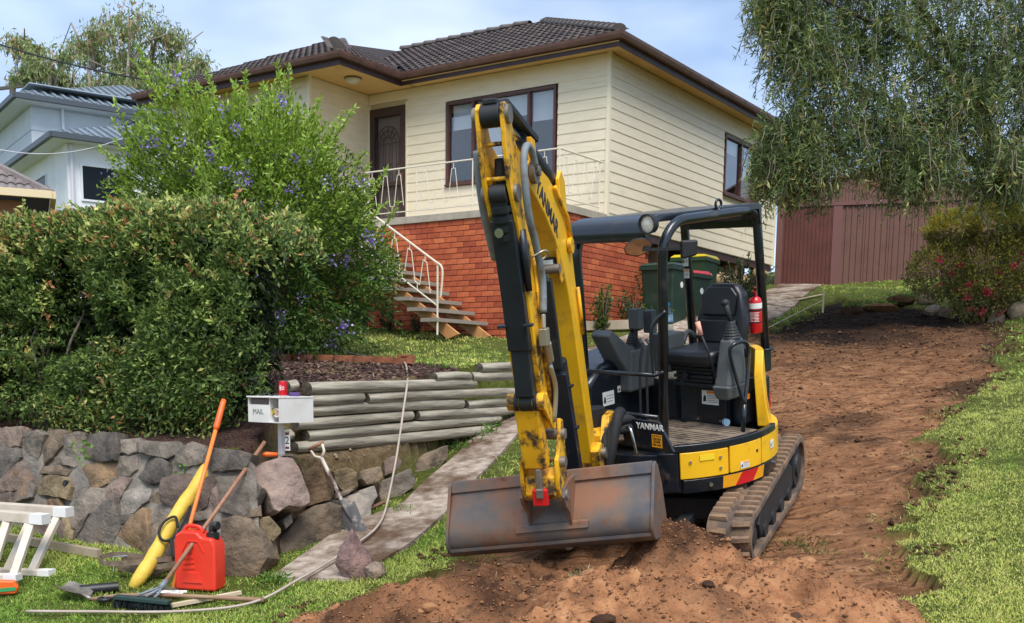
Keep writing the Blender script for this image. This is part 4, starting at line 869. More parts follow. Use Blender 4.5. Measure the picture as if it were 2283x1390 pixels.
hr = MB(); yh = yB + .06; sl = -.625
hr.tube(bez([(-1.23, yh, 2.75), (-1.2, yh, 3.05), (-1.22, yh, 3.18), (-1.34, yh, 3.26)], 5) + [(-3.95, yh, 3.26 + .625 * 2.61)], .016, 6); hr.tube([(-1.29, yh, 2.2), (-1.29, yh, 3.2)], .016, 6); hr.tube([(-1.29, yh, 2.62), (-3.95, yh, 2.62 + .625 * 2.66)], .011, 6)
hro = hr.build('handrail', RAILM, stair_o)
z_ = MB(); zig(z_, (-1.38, yh, 0), (-1, 0, 0), 2.4, 3.28, 2.68, .29, .008, .625); z_.build('baluster_panel', RAILM, hro)
mb = MB(); mb.b2((-4.55, -1.75, 2.3), (-4.45, -1.65, 3.9)); mb.build('timber_post', STR, house)

# open sub-floor at the uphill end, sandstone footing
SAND = PM('sandstone', lin((176, 146, 104)), lin((206, 178, 136)), scale=4, rough=.9, bump=.6, bscale=20, rand=[lin((196, 164, 118)), lin((170, 136, 98)), lin((214, 188, 150))])
mb = MB(); mb.b2((-.7, 1.6, 2.2), (-.6, 7.2, 4.03)); mb.build('sub_floor_shade_panel', PM('sub_floor_shade', lin((60, 52, 46)), rough=.9), house)  # dark panel set back to stand in for the shade beneath the floor
mb = MB(); mb.b2((-.12, 1.5, 3.9), (-.01, 7.2, 4.02)); mb.build('bearer', FASC, house)
for k, y in enumerate((2.3, 4.0, 5.6, 7.0)):
    mb = MB(); mb.b2((-.35, y - .11, 2.6), (-.1, y + .11, 3.92)); mb.build('pier', PM('pier_brick%d' % k, lin((150, 120, 92)), lin((170, 140, 110)), scale=12, rough=.9, bump=.4), house)
def boulder(name, c, r, mat, parent=None, seed=0, n=2, flat=.8):
    rr = random.Random(seed); mb = MB(); mb.ell((0, 0, 0), (1, 1, 1), 20, 12)
    pts = []; dirs = [unit([rr.uniform(-1, 1) for _ in range(3)]) for _ in range(11)]; dd = [rr.uniform(.6, .95) for _ in dirs]
    for p in mb.v:
        p = unit(p); k = 1.0
        for d_, e in zip(dirs, dd):
            t = np.dot(p, d_)
            if t > .05: k = min(k, e / t)
        k *= 1 + .10 * float(fbm(np.array(p[0] + seed), np.array(p[1] + p[2] * 1.7), 2.2, 4, seed)); pts.append(p * k * np.array(r))
    mb.v = [tuple(p) for p in pts]; o = mb.build(name, mat, parent, smooth=True, auto=32); o.location = c; return o
for k in range(16):
    y = 1.9 + .34 * k + random.uniform(-.1, .1); wp = h2w(.05, y, 0); z = float(ground_z(wp[0], wp[1]))
    boulder('footing_stone', (random.uniform(-.2, .05), y, z + random.uniform(.1, .55)), (random.uniform(.14, .22), random.uniform(.15, .24), random.uniform(.13, .2)), SAND, house, 100 + k)
# ------------------------------------------------------------------ mini excavator (local x forward, y to its left, z up)
EO = V(1.319, 8.674, .455); ER = np.array([[-.7337, .672, -.1006], [-.6537, -.7385, -.165], [-.1852, -.0553, .9811]])
exc = empty('excavator', label='yellow and black mini excavator with open canopy parked on the scraped earth', cat='excavator', mat=M4(ER, EO))
YEL = PM('machine_yellow', lin((248, 192, 34)), lin((240, 180, 28)), scale=3, rough=.35, spec=.5, coat=.2, grime=lin((150, 116, 62)), gscale=6, glo=.55, ghi=.85)
YELW = PM('worn_yellow', lin((242, 184, 34)), lin((226, 164, 26)), scale=4, rough=.42, spec=.5, grime=lin((64, 50, 36)), gscale=8, glo=.49, ghi=.62)
BLK = PM('machine_black', lin((20, 26, 34)), lin((26, 33, 42)), scale=3, rough=.28, spec=.5, coat=.25, grime=lin((96, 84, 72)), gscale=5, glo=.58, ghi=.95)
BLKM = PM('black_matt', lin((26, 28, 31)), lin((36, 38, 41)), scale=12, rough=.6, grime=lin((86, 72, 60)), gscale=5, glo=.6, ghi=.9)
CYLB = PM('cylinder_black', lin((24, 28, 36)), lin((34, 40, 48)), scale=4, rough=.42, grime=lin((92, 80, 66)), gscale=7, glo=.62, ghi=.82)
GREYP = PM('console_grey', lin((78, 82, 84)), lin((88, 92, 94)), scale=6, rough=.6, bump=.15, bscale=300, bdist=.002)
VINYL = PM('seat_vinyl', lin((22, 24, 28)), lin((30, 32, 37)), scale=8, rough=.38, bump=.1, bscale=200, bdist=.003)
RUB = PM('track_rubber', lin((70, 60, 54)), lin((98, 84, 74)), scale=6, rough=.85, grime=lin((140, 112, 86)), gscale=5, glo=.42, ghi=.66, bump=.3, bscale=60)
RUBL = PM('lug_rubber', lin((96, 80, 68)), lin((132, 108, 88)), scale=9, rough=.9, grime=lin((150, 120, 92)), gscale=8, glo=.45, ghi=.65, bump=.4, bscale=50)
CHR = PM('bright_steel', lin((190, 192, 194)), rough=.25, metal=1)
STEEL = PM('bare_steel', lin((120, 112, 104)), lin((150, 140, 130)), scale=10, rough=.5, metal=.6)
RUSTB = PM('bucket_steel', lin((80, 84, 92)), lin((110, 98, 90)), lin((140, 100, 76)), scale=3.2, detail=10, lo=.34, hi=.66, rough=.5, metal=.2, spec=.5, bump=.3, bscale=26, bdist=.004, grime=lin((118, 80, 58)), gscale=5, glo=.54, ghi=.68)
WHT = PM('label_white', lin((232, 232, 228)), rough=.5)
ORG = PM('label_orange', lin((236, 140, 40)), rough=.5)
GRYL = PM('label_grey', lin((150, 150, 150)), rough=.6)
REDM = PM('signal_red', lin((214, 30, 36)), rough=.4)
REFY = PM('reflective_amber', lin((246, 168, 30)), rough=.35)
LENS = PM('lamp_lens', lin((210, 214, 210)), lin((235, 236, 232)), scale=60, rough=.12, spec=.8)
MATM = PM('floor_mat', lin((112, 98, 84)), lin((140, 124, 106)), scale=5, detail=8, rough=.9, grime=lin((74, 66, 58)), gscale=6, glo=.5, ghi=.65, bump=.3, bscale=60)
HOSEG = PM('hose_sleeve', lin((132, 140, 146)), lin((112, 120, 126)), scale=12, rough=.6, grime=lin((96, 84, 70)), gscale=9, glo=.55, ghi=.7)
HOSEB = PM('hose_black', lin((24, 24, 26)), lin((38, 38, 40)), scale=14, rough=.75, bump=.3, bscale=80, bdist=.004)
COPP = PM('fitting_steel', lin((176, 166, 146)), rough=.4, metal=.7)
PINK = PM('knob_pink', lin((236, 168, 150)), rough=.5)
def arc(a0, a1, n): return [R(a) for a in np.linspace(a0, a1, n)]
def ringseg(mb, a0, a1, r0, r1, z0, z1, n=12, r0t=None, r1t=None):
    r0t = r0 if r0t is None else r0t; r1t = r1 if r1t is None else r1t; A = arc(a0, a1, n + 1); vs = []
    for a in A: c, s_ = math.cos(a), math.sin(a); vs += [(r0 * c, r0 * s_, z0), (r1 * c, r1 * s_, z0), (r1t * c, r1t * s_, z1), (r0t * c, r0t * s_, z1)]
    fs = [(4 * i + k, 4 * i + 4 + k, 4 * i + 4 + (k + 1) % 4, 4 * i + (k + 1) % 4) for i in range(n) for k in range(4)] + [(0, 1, 2, 3), (4 * n + 3, 4 * n + 2, 4 * n + 1, 4 * n)]
    mb.add(vs, [f[::-1] for f in fs])
# --- undercarriage, slewed against the house
TA = R(23.4); tc_, ts_ = math.cos(TA), math.sin(TA)
def U(p): p = np.asarray(p, float); return np.stack([p[..., 0] * tc_ - p[..., 1] * ts_, p[..., 0] * ts_ + p[..., 1] * tc_, p[..., 2]], -1)
URm = np.array([[tc_, -ts_, 0], [ts_, tc_, 0], [0, 0, 1]])
def loop(xr, xf, rr, rf, zr, zf, n=14):
    P = []
    for a in np.linspace(math.pi / 2, 3 * math.pi / 2, n): P.append((xr + rr * math.cos(a), zr + rr * math.sin(a)))
    for a in np.linspace(-math.pi / 2, math.pi / 2, n): P.append((xf + rf * math.cos(a), zf + rf * math.sin(a)))
    return P
def resample(P, step):
    P = [np.array(p) for p in P]; o = []; n = len(P); seg = [np.linalg.norm(P[(i + 1) % n] - P[i]) for i in range(n)]; L_ = sum(seg); m = int(L_ / step)
    for k in range(m):
        s_ = L_ * k / m; i = 0
        while s_ > seg[i]: s_ -= seg[i]; i += 1
        a, b = P[i], P[(i + 1) % n]; o.append((a + (b - a) * s_ / seg[i], unit(b - a)))
    return o
for ys in (1, -1):
    yc = .71 * ys; hw = .16
    outer = loop(-.86, .88, .235, .175, .26, .20); inner = loop(-.86, .88, .195, .135, .26, .20); n = len(outer); mb = MB(); vs = []
    for (ox_, oz), (ix, iz) in zip(outer, inner): vs += [U((ox_, yc - hw, oz)), U((ox_, yc + hw, oz)), U((ix, yc + hw, iz)), U((ix, yc - hw, iz))]
    mb.add(vs, [(4 * i + k, 4 * i + (k + 1) % 4, 4 * ((i + 1) % n) + (k + 1) % 4, 4 * ((i + 1) % n) + k) for i in range(n) for k in range(4)])
    trk = mb.build('rubber_track', RUB, exc, auto=40)
    lug = MB(); lug.add([(-.024, -.15, 0), (.024, -.15, 0), (.034, -.02, 0), (-.014, -.02, 0), (-.016, -.146, .026), (.016, -.146, .026), (.026, -.026, .03), (-.006, -.026, .03)], [(0, 1, 5, 4), (1, 2, 6, 5), (2, 3, 7, 6), (3, 0, 4, 7), (4, 5, 6, 7)])
    lug.add([(-.074, .15, 0), (-.026, .15, 0), (-.016, .02, 0), (-.064, .02, 0), (-.066, .146, .026), (-.034, .146, .026), (-.024, .026, .03), (-.056, .026, .03)], [(1, 0, 4, 5), (2, 1, 5, 6), (3, 2, 6, 7), (0, 3, 7, 4), (7, 6, 5, 4)])
    lm = lug.mesh('track_lug', RUBL)
    for p, t in resample(outer, .1):
        if p[1] < .06 and ys < 0: continue
        tx = U((t[0], 0, t[1])); ty = U((0, 1, 0)); nz = np.cross(tx, ty)
        if np.dot(nz, U((p[0] + .03, 0, p[1] - .26))) < 0: tx = -tx; nz = -nz
        share(lm, 'track_lug', trk, M4=M4(np.array([tx, np.cross(nz, tx), nz]).T, U((p[0], yc, p[1]))))
    fr = MB(); fr.prism([(-.7, .12), (.55, .09), (.62, .2), (.5, .32), (-.55, .36), (-.72, .28)], (0, 0, 0), U((1, 0, 0)), (0, 0, 1), U((0, 1, 0)), yc - .11, yc + .125 if ys > 0 else yc + .11); fr.build('track_frame', BLKM, exc, bevel=.012)
    for x_, r_ in ((-.86, .19), (.88, .13)):
        wv = MB(); c = U((x_, yc, .26 if x_ < 0 else .20)); ax = U((0, 1, 0)); wv.cyl(c - ax * .1, c + ax * .13, r_ * .92, n=26); wv.cyl(c + ax * .13, c + ax * .15, r_ * .55, r_ * .5, n=20); wv.cyl(c - ax * .14, c - ax * .1, r_ * .5, n=20)
        wo = wv.build('sprocket' if x_ < 0 else 'idler', BLKM, exc)
        if x_ < 0:
            te = MB()
            for k in range(15): a = k * 2 * math.pi / 15; te.box(c + U((math.cos(a) * r_ * .98, 0, math.sin(a) * r_ * .98)), (.03, .04, .03), URm)
            te.build('sprocket_tooth', BLKM, wo)
    for x_ in (-.5, -.18, .14, .44):
        wv = MB(); c = U((x_, yc, .11)); ax = U((0, 1, 0)); wv.cyl(c - ax * .1, c + ax * .14, .065, n=18); wv.build('track_roller', BLKM, exc)
mb = MB(); mb.prism([(-.5, -.6), (.45, -.6), (.45, .6), (-.5, .6)], (0, 0, 0), U((1, 0, 0)), U((0, 1, 0)), (0, 0, 1), .16, .34); mb.build('centre_frame', BLKM, exc, bevel=.02)
mb = MB(); mb.prism([(-.12, -.05), (.12, -.05), (.12, .05), (-.12, .05)], U((.72, .3, .2)), U((1, 0, -.1)), U((0, 1, 0)), (0, 0, 1), -.05, .06); mb.build('blade_arm', BLKM, exc, bevel=.01); mb = MB(); mb.prism([(-.12, -.05), (.12, -.05), (.12, .05), (-.12, .05)], U((.72, -.3, .2)), U((1, 0, -.1)), U((0, 1, 0)), (0, 0, 1), -.05, .06); mb.build('blade_arm', BLKM, exc, bevel=.01)
mb = MB(); mb.cyl((0, 0, .34), (0, 0, .46), .36, n=32); mb.build('slew_ring', BLKM, exc)
# --- upper frame and skirts
mb = MB(); mb.cyl((0, 0, .46), (0, 0, .76), .79, n=48); mb.build('main_frame', BLKM, exc, auto=40)
for a0, a1, z0, z1 in ((44.8, 70.2, .572, .772), (71.0, 93.4, .572, .776), (94.2, 160, .572, .80)):
    mb = MB(); ringseg(mb, a0, a1, .79, .842, z0, z1, 16); p = mb.build('side_panel', YEL, exc, bevel=.008)
for ang, z in ((50, .70), (65.5, .71), (65.5, .63)):
    mb = MB(); c, s_ = math.cos(R(ang)), math.sin(R(ang)); mb.cyl((.84 * c, .84 * s_, z), (.852 * c, .852 * s_, z), .011, n=10); mb.build('bolt', COPP, exc)
mb = MB(); c, s_ = math.cos(R(89.5)), math.sin(R(89.5)); mb.cyl((.83 * c, .83 * s_, .69), (.845 * c, .845 * s_, .69), .012, n=10); mb.build('lock', BLKM, exc)
mb = MB(); ringseg(mb, 34, 44.2, .77, .835, .48, .772, 8); ringseg(mb, 5, 34, .74, .832, .48, .765, 10); mb.build('corner_panel', BLK, exc, bevel=.008)
mb = MB(); ringseg(mb, 46, 122, .78, .826, .458, .566, 24, .78, .838); mb.build('bumper', BLK, exc, bevel=.008)
for ang, z in ((38.5, .60), (60, .515), (110, .52)):
    mb = MB(); c, s_ = math.cos(R(ang)), math.sin(R(ang)); rr = .836; mb.cyl((rr * c, rr * s_, z), ((rr + .014) * c, (rr + .014) * s_, z), .016, n=12); mb.build('bolt', CHR, exc)
for i, (a, b, a2, b2, m) in enumerate(((67, 78.5, 67, 74.5, REFY), (74.5, 89, 78.5, 85, REDM), (85, 96, 89, 96, REFY))):
    mb = MB(); A0 = np.linspace(0, 1, 7); vs = []
    if i == 0: bot = (67, 74.5); top = (67, 78.5)
    elif i == 1: bot = (74.5, 87); top = (78.5, 91)
    else: bot = (87, 96); top = (91, 96)
    for t in A0:
        for (s0, s1), z, rr in ((bot, .468, .8285), (top, .562, .8405)):
            q = R(s0 + (s1 - s0) * t); vs.append((rr * math.cos(q), rr * math.sin(q), z))
    mb.add(vs, [(2 * k, 2 * k + 2, 2 * k + 3, 2 * k + 1) for k in range(6)]); mb.build('reflective_tape', m, exc)
# engine cover rising behind the floor
mb = MB(); vs = []
for a in np.linspace(114, 165, 14):
    q = R(a); zt = 1.36 if a > 121 else 1.18 + .18 * (a - 114) / 7
    for rr, z in ((.70, .79), (.80, .79), (.765, 1.0), (.745, zt), (.68, zt)): vs.append((rr * math.cos(q), rr * math.sin(q), z))
mb.add(vs, [(5 * i + k, 5 * i + (k + 1) % 5, 5 * i + 5 + (k + 1) % 5, 5 * i + 5 + k) for i in range(13) for k in range(5)] + [(4, 3, 2, 1, 0), tuple(range(65, 70))]); mb.build('engine_cover', YEL, exc, bevel=.01)
mb = MB(); ringseg(mb, 125, 250, 0.1, .72, .79, 1.15, 20); mb.build('engine_hood', BLK, exc, bevel=.02)
# floor, mat
fp = [(.62, .52), (.5, .66), (.36, .745), (.2, .80), (0, .825), (-.13, .80), (-.13, -.3), (.66, -.3)]
mb = MB(); mb.prism(fp, (0, 0, 0), (1, 0, 0), (0, 1, 0), (0, 0, 1), .762, .80); mb.build('floor_plate', BLK, exc, bevel=.008)
mb = MB(); mb.prism([(x * .94 - .0, y * .93) for x, y in fp[:5]] + [(-.125, .75), (-.125, -.25), (.62, -.25)], (0, 0, 0), (1, 0, 0), (0, 1, 0), (0, 0, 1), .80, .812)
mt = mb.build('floor_mat', MATM, exc)
mb = MB()
for k in range(13):
    x = -.09 + .05 * k; ym = np.interp(x, [-.1, .2, .36, .5, .6], [.70, .70, .64, .54, .44])
    if k % 6 == 4: continue
    mb.box((x, (ym - .2) / 2 + .0, .815), (.02, ym + .2, .008))
mb.build('mat_rib', MATM, mt)
rim = MB(); ringseg(rim, 42, 112, .80, .845, .776, .83, 22); rim.build('floor_rim', BLK, exc, bevel=.008)
# seat box
mb = MB(); mb.b2((-.72, -.5, .80), (-.13, .46, 1.10)); mb.build('seat_box', BLK, exc, bevel=.012)
mb = MB(); mb.b2((-.55, .46, .80), (-.2, .56, 1.06)); mb.build('side_box', BLK, exc, bevel=.02)
for y in (-.12, -.03, .12, .2, .42):
    mb = MB(); mb.cyl((-.13, y, .845), (-.115, y, .845), .012, n=10); mb.build('bolt', CHR, exc)
def sticker(name, y0, z1, w_, h_, Rm, o, head=ORG, frac=.22, lines=5, pic=True):
    # Rm columns: across, up, out; o: centre
    a, u, nn = Rm[:, 0], Rm[:, 1], Rm[:, 2]; o = np.asarray(o, float)
    mb = MB(); mb.prism([(-w_ / 2, -h_ / 2), (w_ / 2, -h_ / 2), (w_ / 2, h_ / 2), (-w_ / 2, h_ / 2)], o, a, u, nn, 0, .002); b = mb.build(name, WHT, exc)
    if head is not None:
        mb = MB(); hh = h_ * frac; x0 = -w_ * (.2 if pic else .48); mb.prism([(x0, h_ / 2 - hh), (w_ * .48, h_ / 2 - hh), (w_ * .48, h_ * .47), (x0, h_ * .47)], o, a, u, nn, .0015, .0028); mb.build('label_band', head, b)
    mb = MB()
    for k in range(lines):
        z = h_ * (.5 - frac - .1) - k * h_ * (.62 / max(lines, 1)); x1 = w_ * (.45 - .12 * (k % 3 == 2)); mb.prism([(-w_ * .18 if pic else -w_ * .42, z - h_ * .028), (x1, z - h_ * .028), (x1, z + h_ * .028), (-w_ * .18 if pic else -w_ * .42, z + h_ * .028)], o, a, u, nn, .0015, .0026)
    mb.build('label_print', GRYL, b)
    if pic:
        mb = MB(); mb.prism([(-w_ * .44, -h_ * .3), (-w_ * .25, -h_ * .3), (-w_ * .25, h_ * .05), (-w_ * .32, h_ * .2), (-w_ * .4, h_ * .05)], o, a, u, nn, .0015, .0027); mb.build('label_picture', BLKM, b)
    return b
FR = np.array([[0, 1, 0], [0, 0, 1], [1, 0, 0]], float).T
sticker('warning_label', 0, 0, .16, .11, FR, (-.129, .32, 1.02)); sticker('warning_label', 0, 0, .09, .065, FR, (-.129, .13, 1.055)); sticker('warning_label', 0, 0, .09, .12, FR, (-.129, -.05, .99), lines=6); sticker('warning_label', 0, 0, .1, .05, FR, (-.129, -.06, 1.075), None)
mb = MB(); mb.b2((-.132, -.02, 1.01), (-.122, .07, 1.08)).b2((-.13, .0, 1.03), (-.117, .05, 1.06)); mb.build('latch', BLKM, exc, bevel=.004)
mb = MB(); mb.cyl((-.128, .455, .84), (-.118, .48, .84), .028, n=18); mb.build('round_label', PM('pale_blue', lin((170, 206, 228)), rough=.5), exc)
mb = MB(); mb.b2((-.3, .562, 1.0), (-.22, .566, 1.04)); mb.build('label_band', ORG, exc)
# seat
mb = MB()
for k in range(5): mb.b2((-.42 + .01 * (k % 2), .02 + .015 * (k % 2), 1.11 + .032 * k), (-.06 - .01 * (k % 2), .40 - .015 * (k % 2), 1.138 + .032 * k))
mb.build('seat_suspension', BLKM, exc, bevel=.008)
mb = MB(); mb.cyl((-.06, .16, 1.2), (-.02, .16, 1.2), .03, n=9); mb.build('adjuster_knob', BLKM, exc, bevel=.006)
mb = MB(); mb.prism([(-.5, -.23), (-.05, -.25), (.02, -.2), (.03, 0), (.02, .2), (-.05, .25), (-.5, .23)], (0, .215, 0), (1, 0, 0), (0, 1, 0), (0, 0, 1), 1.275, 1.40); seat = mb.build('seat_cushion', VINYL, exc, bevel=.045, seg=5)
tl_ = unit(V(-.16, 0, 1))
def bk(name, poly, x, d0, d1, bev): mb = MB(); mb.prism(poly, (x, .19, 1.36), (0, 1, 0), tl_, np.cross((0, 1, 0), tl_), d0, d1); return mb.build(name, VINYL, exc, bevel=bev, seg=5)
bk('seat_back', [(-.22, 0), (.22, 0), (.235, .22), (.19, .42), (.12, .49), (-.12, .49), (-.19, .42), (-.235, .22)], -.46, -.06, .055, .045)
bk('seat_back_pad', [(-.15, .24), (.15, .24), (.17, .4), (.11, .46), (-.11, .46), (-.17, .4)], -.45, .045, .075, .03); bk('seat_back_pad', [(-.16, .03), (.16, .03), (.17, .21), (-.17, .21)], -.45, .04, .072, .03)
mb = MB(); mb.tube(bez([(-.46, -.06, 1.42), (-.38, -.08, 1.48), (-.3, -.07, 1.40)], 5), .02, 8); mb.build('armrest', GREYP, exc, smooth=True)
# left control console (nearest the entry)
def tap(name, c, b, t, z0, z1, mat, bev=.02, sh=(0, 0)):
    mb = MB(); (bx, by), (tx, ty) = b, t
    mb.add([(c[0] - bx, c[1] - by, z0), (c[0] + bx, c[1] - by, z0), (c[0] + bx, c[1] + by, z0), (c[0] - bx, c[1] + by, z0), (c[0] - tx + sh[0], c[1] - ty + sh[1], z1), (c[0] + tx + sh[0], c[1] - ty + sh[1], z1), (c[0] + tx + sh[0], c[1] + ty + sh[1], z1), (c[0] - tx + sh[0], c[1] + ty + sh[1], z1)], [(0, 3, 2, 1), (4, 5, 6, 7), (0, 1, 5, 4), (1, 2, 6, 5), (2, 3, 7, 6), (3, 0, 4, 7)])
    return mb.build(name, mat, exc, bevel=bev, seg=3)
def joystick(c, z, tilt, ball=False):
    mb = MB(); pr = []
    for k in range(6): r_ = .072 - .008 * k; pr += [(r_, z + .02 * k), (r_ * .86, z + .02 * k + .012)]
    mb.lathe(pr + [(.02, z + .12)], (c[0], c[1], 0), n=18); g = mb.build('joystick_gaiter', BLKM, exc, smooth=False)
    mb = MB(); p0 = V(c[0], c[1], z + .1); p1 = p0 + unit(V(tilt[0], tilt[1], 1)) * .16; mb.tube([p0, p0 + (p1 - p0) * .5, p1], [.016, .02, .028], 10); mb.ell(p1, (.036, .032, .03), 10, 6); mb.build('joystick', BLKM, exc, smooth=True)
tap('control_console', (-.07, .56), (.12, .075), (.075, .06), 1.14, 1.50, GREYP, .03, (-.03, 0)); tap('control_console', (-.06, .56), (.10, .06), (.13, .078), 1.05, 1.16, GREYP, .02)
joystick((-.10, .56), 1.50, (.1, -.25))
mb = MB(); mb.tube([(.03, .50, 1.22), (.06, .46, 1.42), (.09, .42, 1.56)], [.01, .011, .009], 8); sl_ = mb.build('safety_lever', BLKM, exc, smooth=True)
mb = MB(); mb.tube([(.088, .424, 1.54), (.10, .405, 1.64)], [.017, .02], 10); mb.build('knob', PINK, sl_, smooth=True)
# right control console with display and travel levers
tap('control_console', (.06, -.28), (.16, .09), (.12, .08), 1.08, 1.42, GREYP, .03); mb = MB(); mb.prism([(.12, 1.12), (.3, 1.36), (.42, 1.56), (.36, 1.6), (.18, 1.45), (.05, 1.42)], (0, -.3, 0), (1, 0, 0), (0, 0, 1), (0, 1, 0), -.1, .09); mb.build('dashboard', GREYP, exc, bevel=.02)
joystick((.07, -.27), 1.42, (.1, .15))
mb = MB(); mb.b2((-.06, -.22, 1.52), (.0, -.12, 1.70)); mb.build('display', GREYP, exc, bevel=.012); mb = MB(); mb.tube([(-.03, -.17, 1.52), (-.03, -.18, 1.40)], .01, 6); mb.build('display_stalk', BLKM, exc)
mb = MB(); mb.b2((.08, -.24, 1.57), (.15, -.13, 1.73)); mb.build('display', GREYP, exc, bevel=.014); mb = MB(); mb.tube([(.11, -.19, 1.57), (.11, -.2, 1.42)], .012, 6); mb.build('display_stalk', BLKM, exc)
for y in (-.02, .05):
    mb = MB(); mb.tube(bez([(.32, y, .82), (.3, y, 1.0), (.26, y - .02, 1.3), (.2, y - .03, 1.48)], 6), .011, 7); lv = mb.build('travel_lever', BLKM, exc, smooth=True)
    mb = MB(); mb.tube([(.2, y - .03, 1.47), (.17, y - .09, 1.5)], .014, 7); mb.build('grip', GREYP, lv, smooth=True)
for y in (-.13, .02): mb = MB(); mb.box((.42, y, .835), (.12, .06, .03)); mb.build('foot_pedal', BLKM, exc, bevel=.008)
mb = MB(); mb.prism([(-.22, .8), (.5, .8), (.6, .95), (.58, 1.2), (.42, 1.34), (-.22, 1.4)], (0, 0, 0), (1, 0, 0), (0, 0, 1), (0, 1, 0), -.78, -.3); mb.build('fuel_tank_cover', BLK, exc, bevel=.05, seg=4)
FI = np.array([[1, 0, 0], [0, 0, 1], [0, -1, 0]], float); FL = np.array([[-1, 0, 0], [0, 0, 1], [0, 1, 0]], float).T
sticker('pattern_label', 0, 0, .13, .11, FL, (.36, -.298, 1.06), None, lines=3); sticker('warning_label', 0, 0, .1, .05, FL, (.2, -.298, 1.11))
mb = MB(); mb.b2((.1, -.5, 1.385), (.22, -.42, 1.392)); mb.build('vent', BLKM, exc)
# front guard plate, bars
mb = MB(); mb.prism([(.26, 1.02), (.51, 1.02), (.64, .81), (.14, .81)], (.70, 0, 0), (0, 1, 0), (0, 0, 1), (1, 0, 0), -.012, .012); mb.build('front_guard', BLK, exc, bevel=.006)
TM = Matrix(((0, 0, 1, .7135), (1, 0, 0, .425), (0, 1, 0, .975), (0, 0, 0, 1)))
text('YANMAR', 'lettering', .062, WHT, exc, TM, bold=.0012, xs=1.0)
mb = MB(); mb.prism([(.44, .83), (.535, .83), (.535, .925), (.44, .925)], (.712, 0, 0), (0, 1, 0), (0, 0, 1), (1, 0, 0), 0, .002); wl = mb.build('warning_plate', REFY, exc)
for i, (tx_, z_) in enumerate((('CRUSH', .892), ('ZONE', .87), ('KEEP CLEAR', .848))):
    text(tx_, 'lettering', .024 if i < 2 else .014, BLKM, exc, Matrix(((0, 0, 1, .7145), (1, 0, 0, .4875), (0, 1, 0, z_), (0, 0, 0, 1))), ext=.0005, bold=.0006)
mb = MB()
for k in range(5): mb.b2((.7135, .447 + .017 * k, .91), (.7146, .456 + .017 * k, .92))
mb.build('hazard_stripe', BLKM, wl)
mb = MB(); mb.tube([(.6, -.3, 1.32), (.6, .41, 1.33)], .016, 10); mb.build('guard_bar', BLK, exc, smooth=True); mb = MB(); mb.tube([(.6, -.28, 1.02), (.6, .41, 1.02)], .018, 10); mb.build('guard_bar', BLK, exc, smooth=True)
mb = MB(); mb.tube(bez([(.56, .45, 1.35), (.60, .40, 1.34), (.60, .385, 1.45), (.60, .385, 1.62), (.58, .40, 1.70), (.52, .46, 1.78)], 5), .013, 8); mb.build('grab_handle', BLK, exc, smooth=True)
mb = MB(); mb.tube(bez([(.82, .30, .98), (.86, .37, .99), (.87, .40, .93), (.86, .42, .80)], 6), .011, 8); mb.build('hose_guard', CHR, exc, smooth=True)
mb = MB(); mb.tube([(-.02, .70, .80), (-.03, .71, 1.02)], .017, 8); mb.tube(bez([(-.03, .71, 1.02), (-.0, .66, 1.25), (.03, .64, 1.42), (-.0, .66, 1.47), (-.1, .68, 1.47), (-.14, .68, 1.38), (-.08, .70, 1.15), (-.03, .71, 1.02)], 6), .015, 8); mb.build('grab_handle', BLK, exc, smooth=True)
# canopy: two hoops, roof panel, lamp, mirrors
def hoop(y_at, bot_f, bot_r):
    xf, xr, zt = .5, -.76, 2.385; P = [V(xf, y_at(bot_f, 1), bot_f), V(xf, y_at(2.0, 1), 2.0)]
    c = lambda a: (xf - .24 + .24 * math.cos(a), zt - .24 + .24 * math.sin(a))
    for a in np.linspace(0, math.pi / 2, 8): x, z = c(a); P.append(V(x, y_at(z, 1), z))
    for x in np.linspace(.1, -.55, 4): P.append(V(x, y_at(zt, 1) * (1 - (0.26 - x) / 1.1) + y_at(zt, 0) * (.26 - x) / 1.1, zt))
    for a in np.linspace(math.pi / 2, math.pi, 8): P.append(V(xr + .13 + .13 * math.cos(a), y_at(zt, 0), zt - .13 + .13 * math.sin(a)))
    P.append(V(xr, y_at(bot_r, 0), bot_r)); return P
yl = lambda z, f: (.37 + .05 * (z - .8) if f else .39 - .047 * (z - 1.33)); yr_ = lambda z, f: (-.40 if f else -.33 - .04 * (z - 1.2))
for ff, br in ((yl, 1.3), (yr_, 1.16)):
    mb = MB(); mb.tube(hoop(ff, .8, br), .036, 14); mb.build('canopy_post', BLK, exc, smooth=True)
mb = MB(); mb.cyl((-.76, .392, 1.29), (-.76, .392, 1.31), .07, n=16); mb.cyl((-.76, -.325, 1.14), (-.76, -.325, 1.17), .07, n=16); mb.b2((-.8, -.36, 1.12), (-.72, .42, 1.29)); mb.build('canopy_base', BLK, exc, bevel=.006)
pr = [(.60, 2.265), (.615, 2.31), (.605, 2.37), (.555, 2.415), (.45, 2.437), (-.72, 2.43), (-.76, 2.41), (-.76, 2.27), (-.74, 2.27), (-.72, 2.38), (.45, 2.385), (.55, 2.36), (.58, 2.265)]
mb = MB(); mb.prism(pr, (0, 0, 0), (1, 0, 0), (0, 0, 1), (0, 1, 0), -.385, .385); mb.build('canopy_roof', BLK, exc, bevel=.006)
mb = MB(); mb.b2((-.76, -.36, 2.25), (-.73, .33, 2.30)); mb.build('roof_brace', BLK, exc)
mb = MB(); e = V(-.2, .40, 2.455); mb.tube([e + V(math.cos(a) * .034, 0, math.sin(a) * .034) for a in np.linspace(0, 2 * math.pi, 17)[:-1]], .01, 8, closed=True); mb.tube([e - V(0, 0, .03), e - V(0, 0, .06)], .016, 8); mb.build('lifting_eye', BLK, exc, smooth=True)
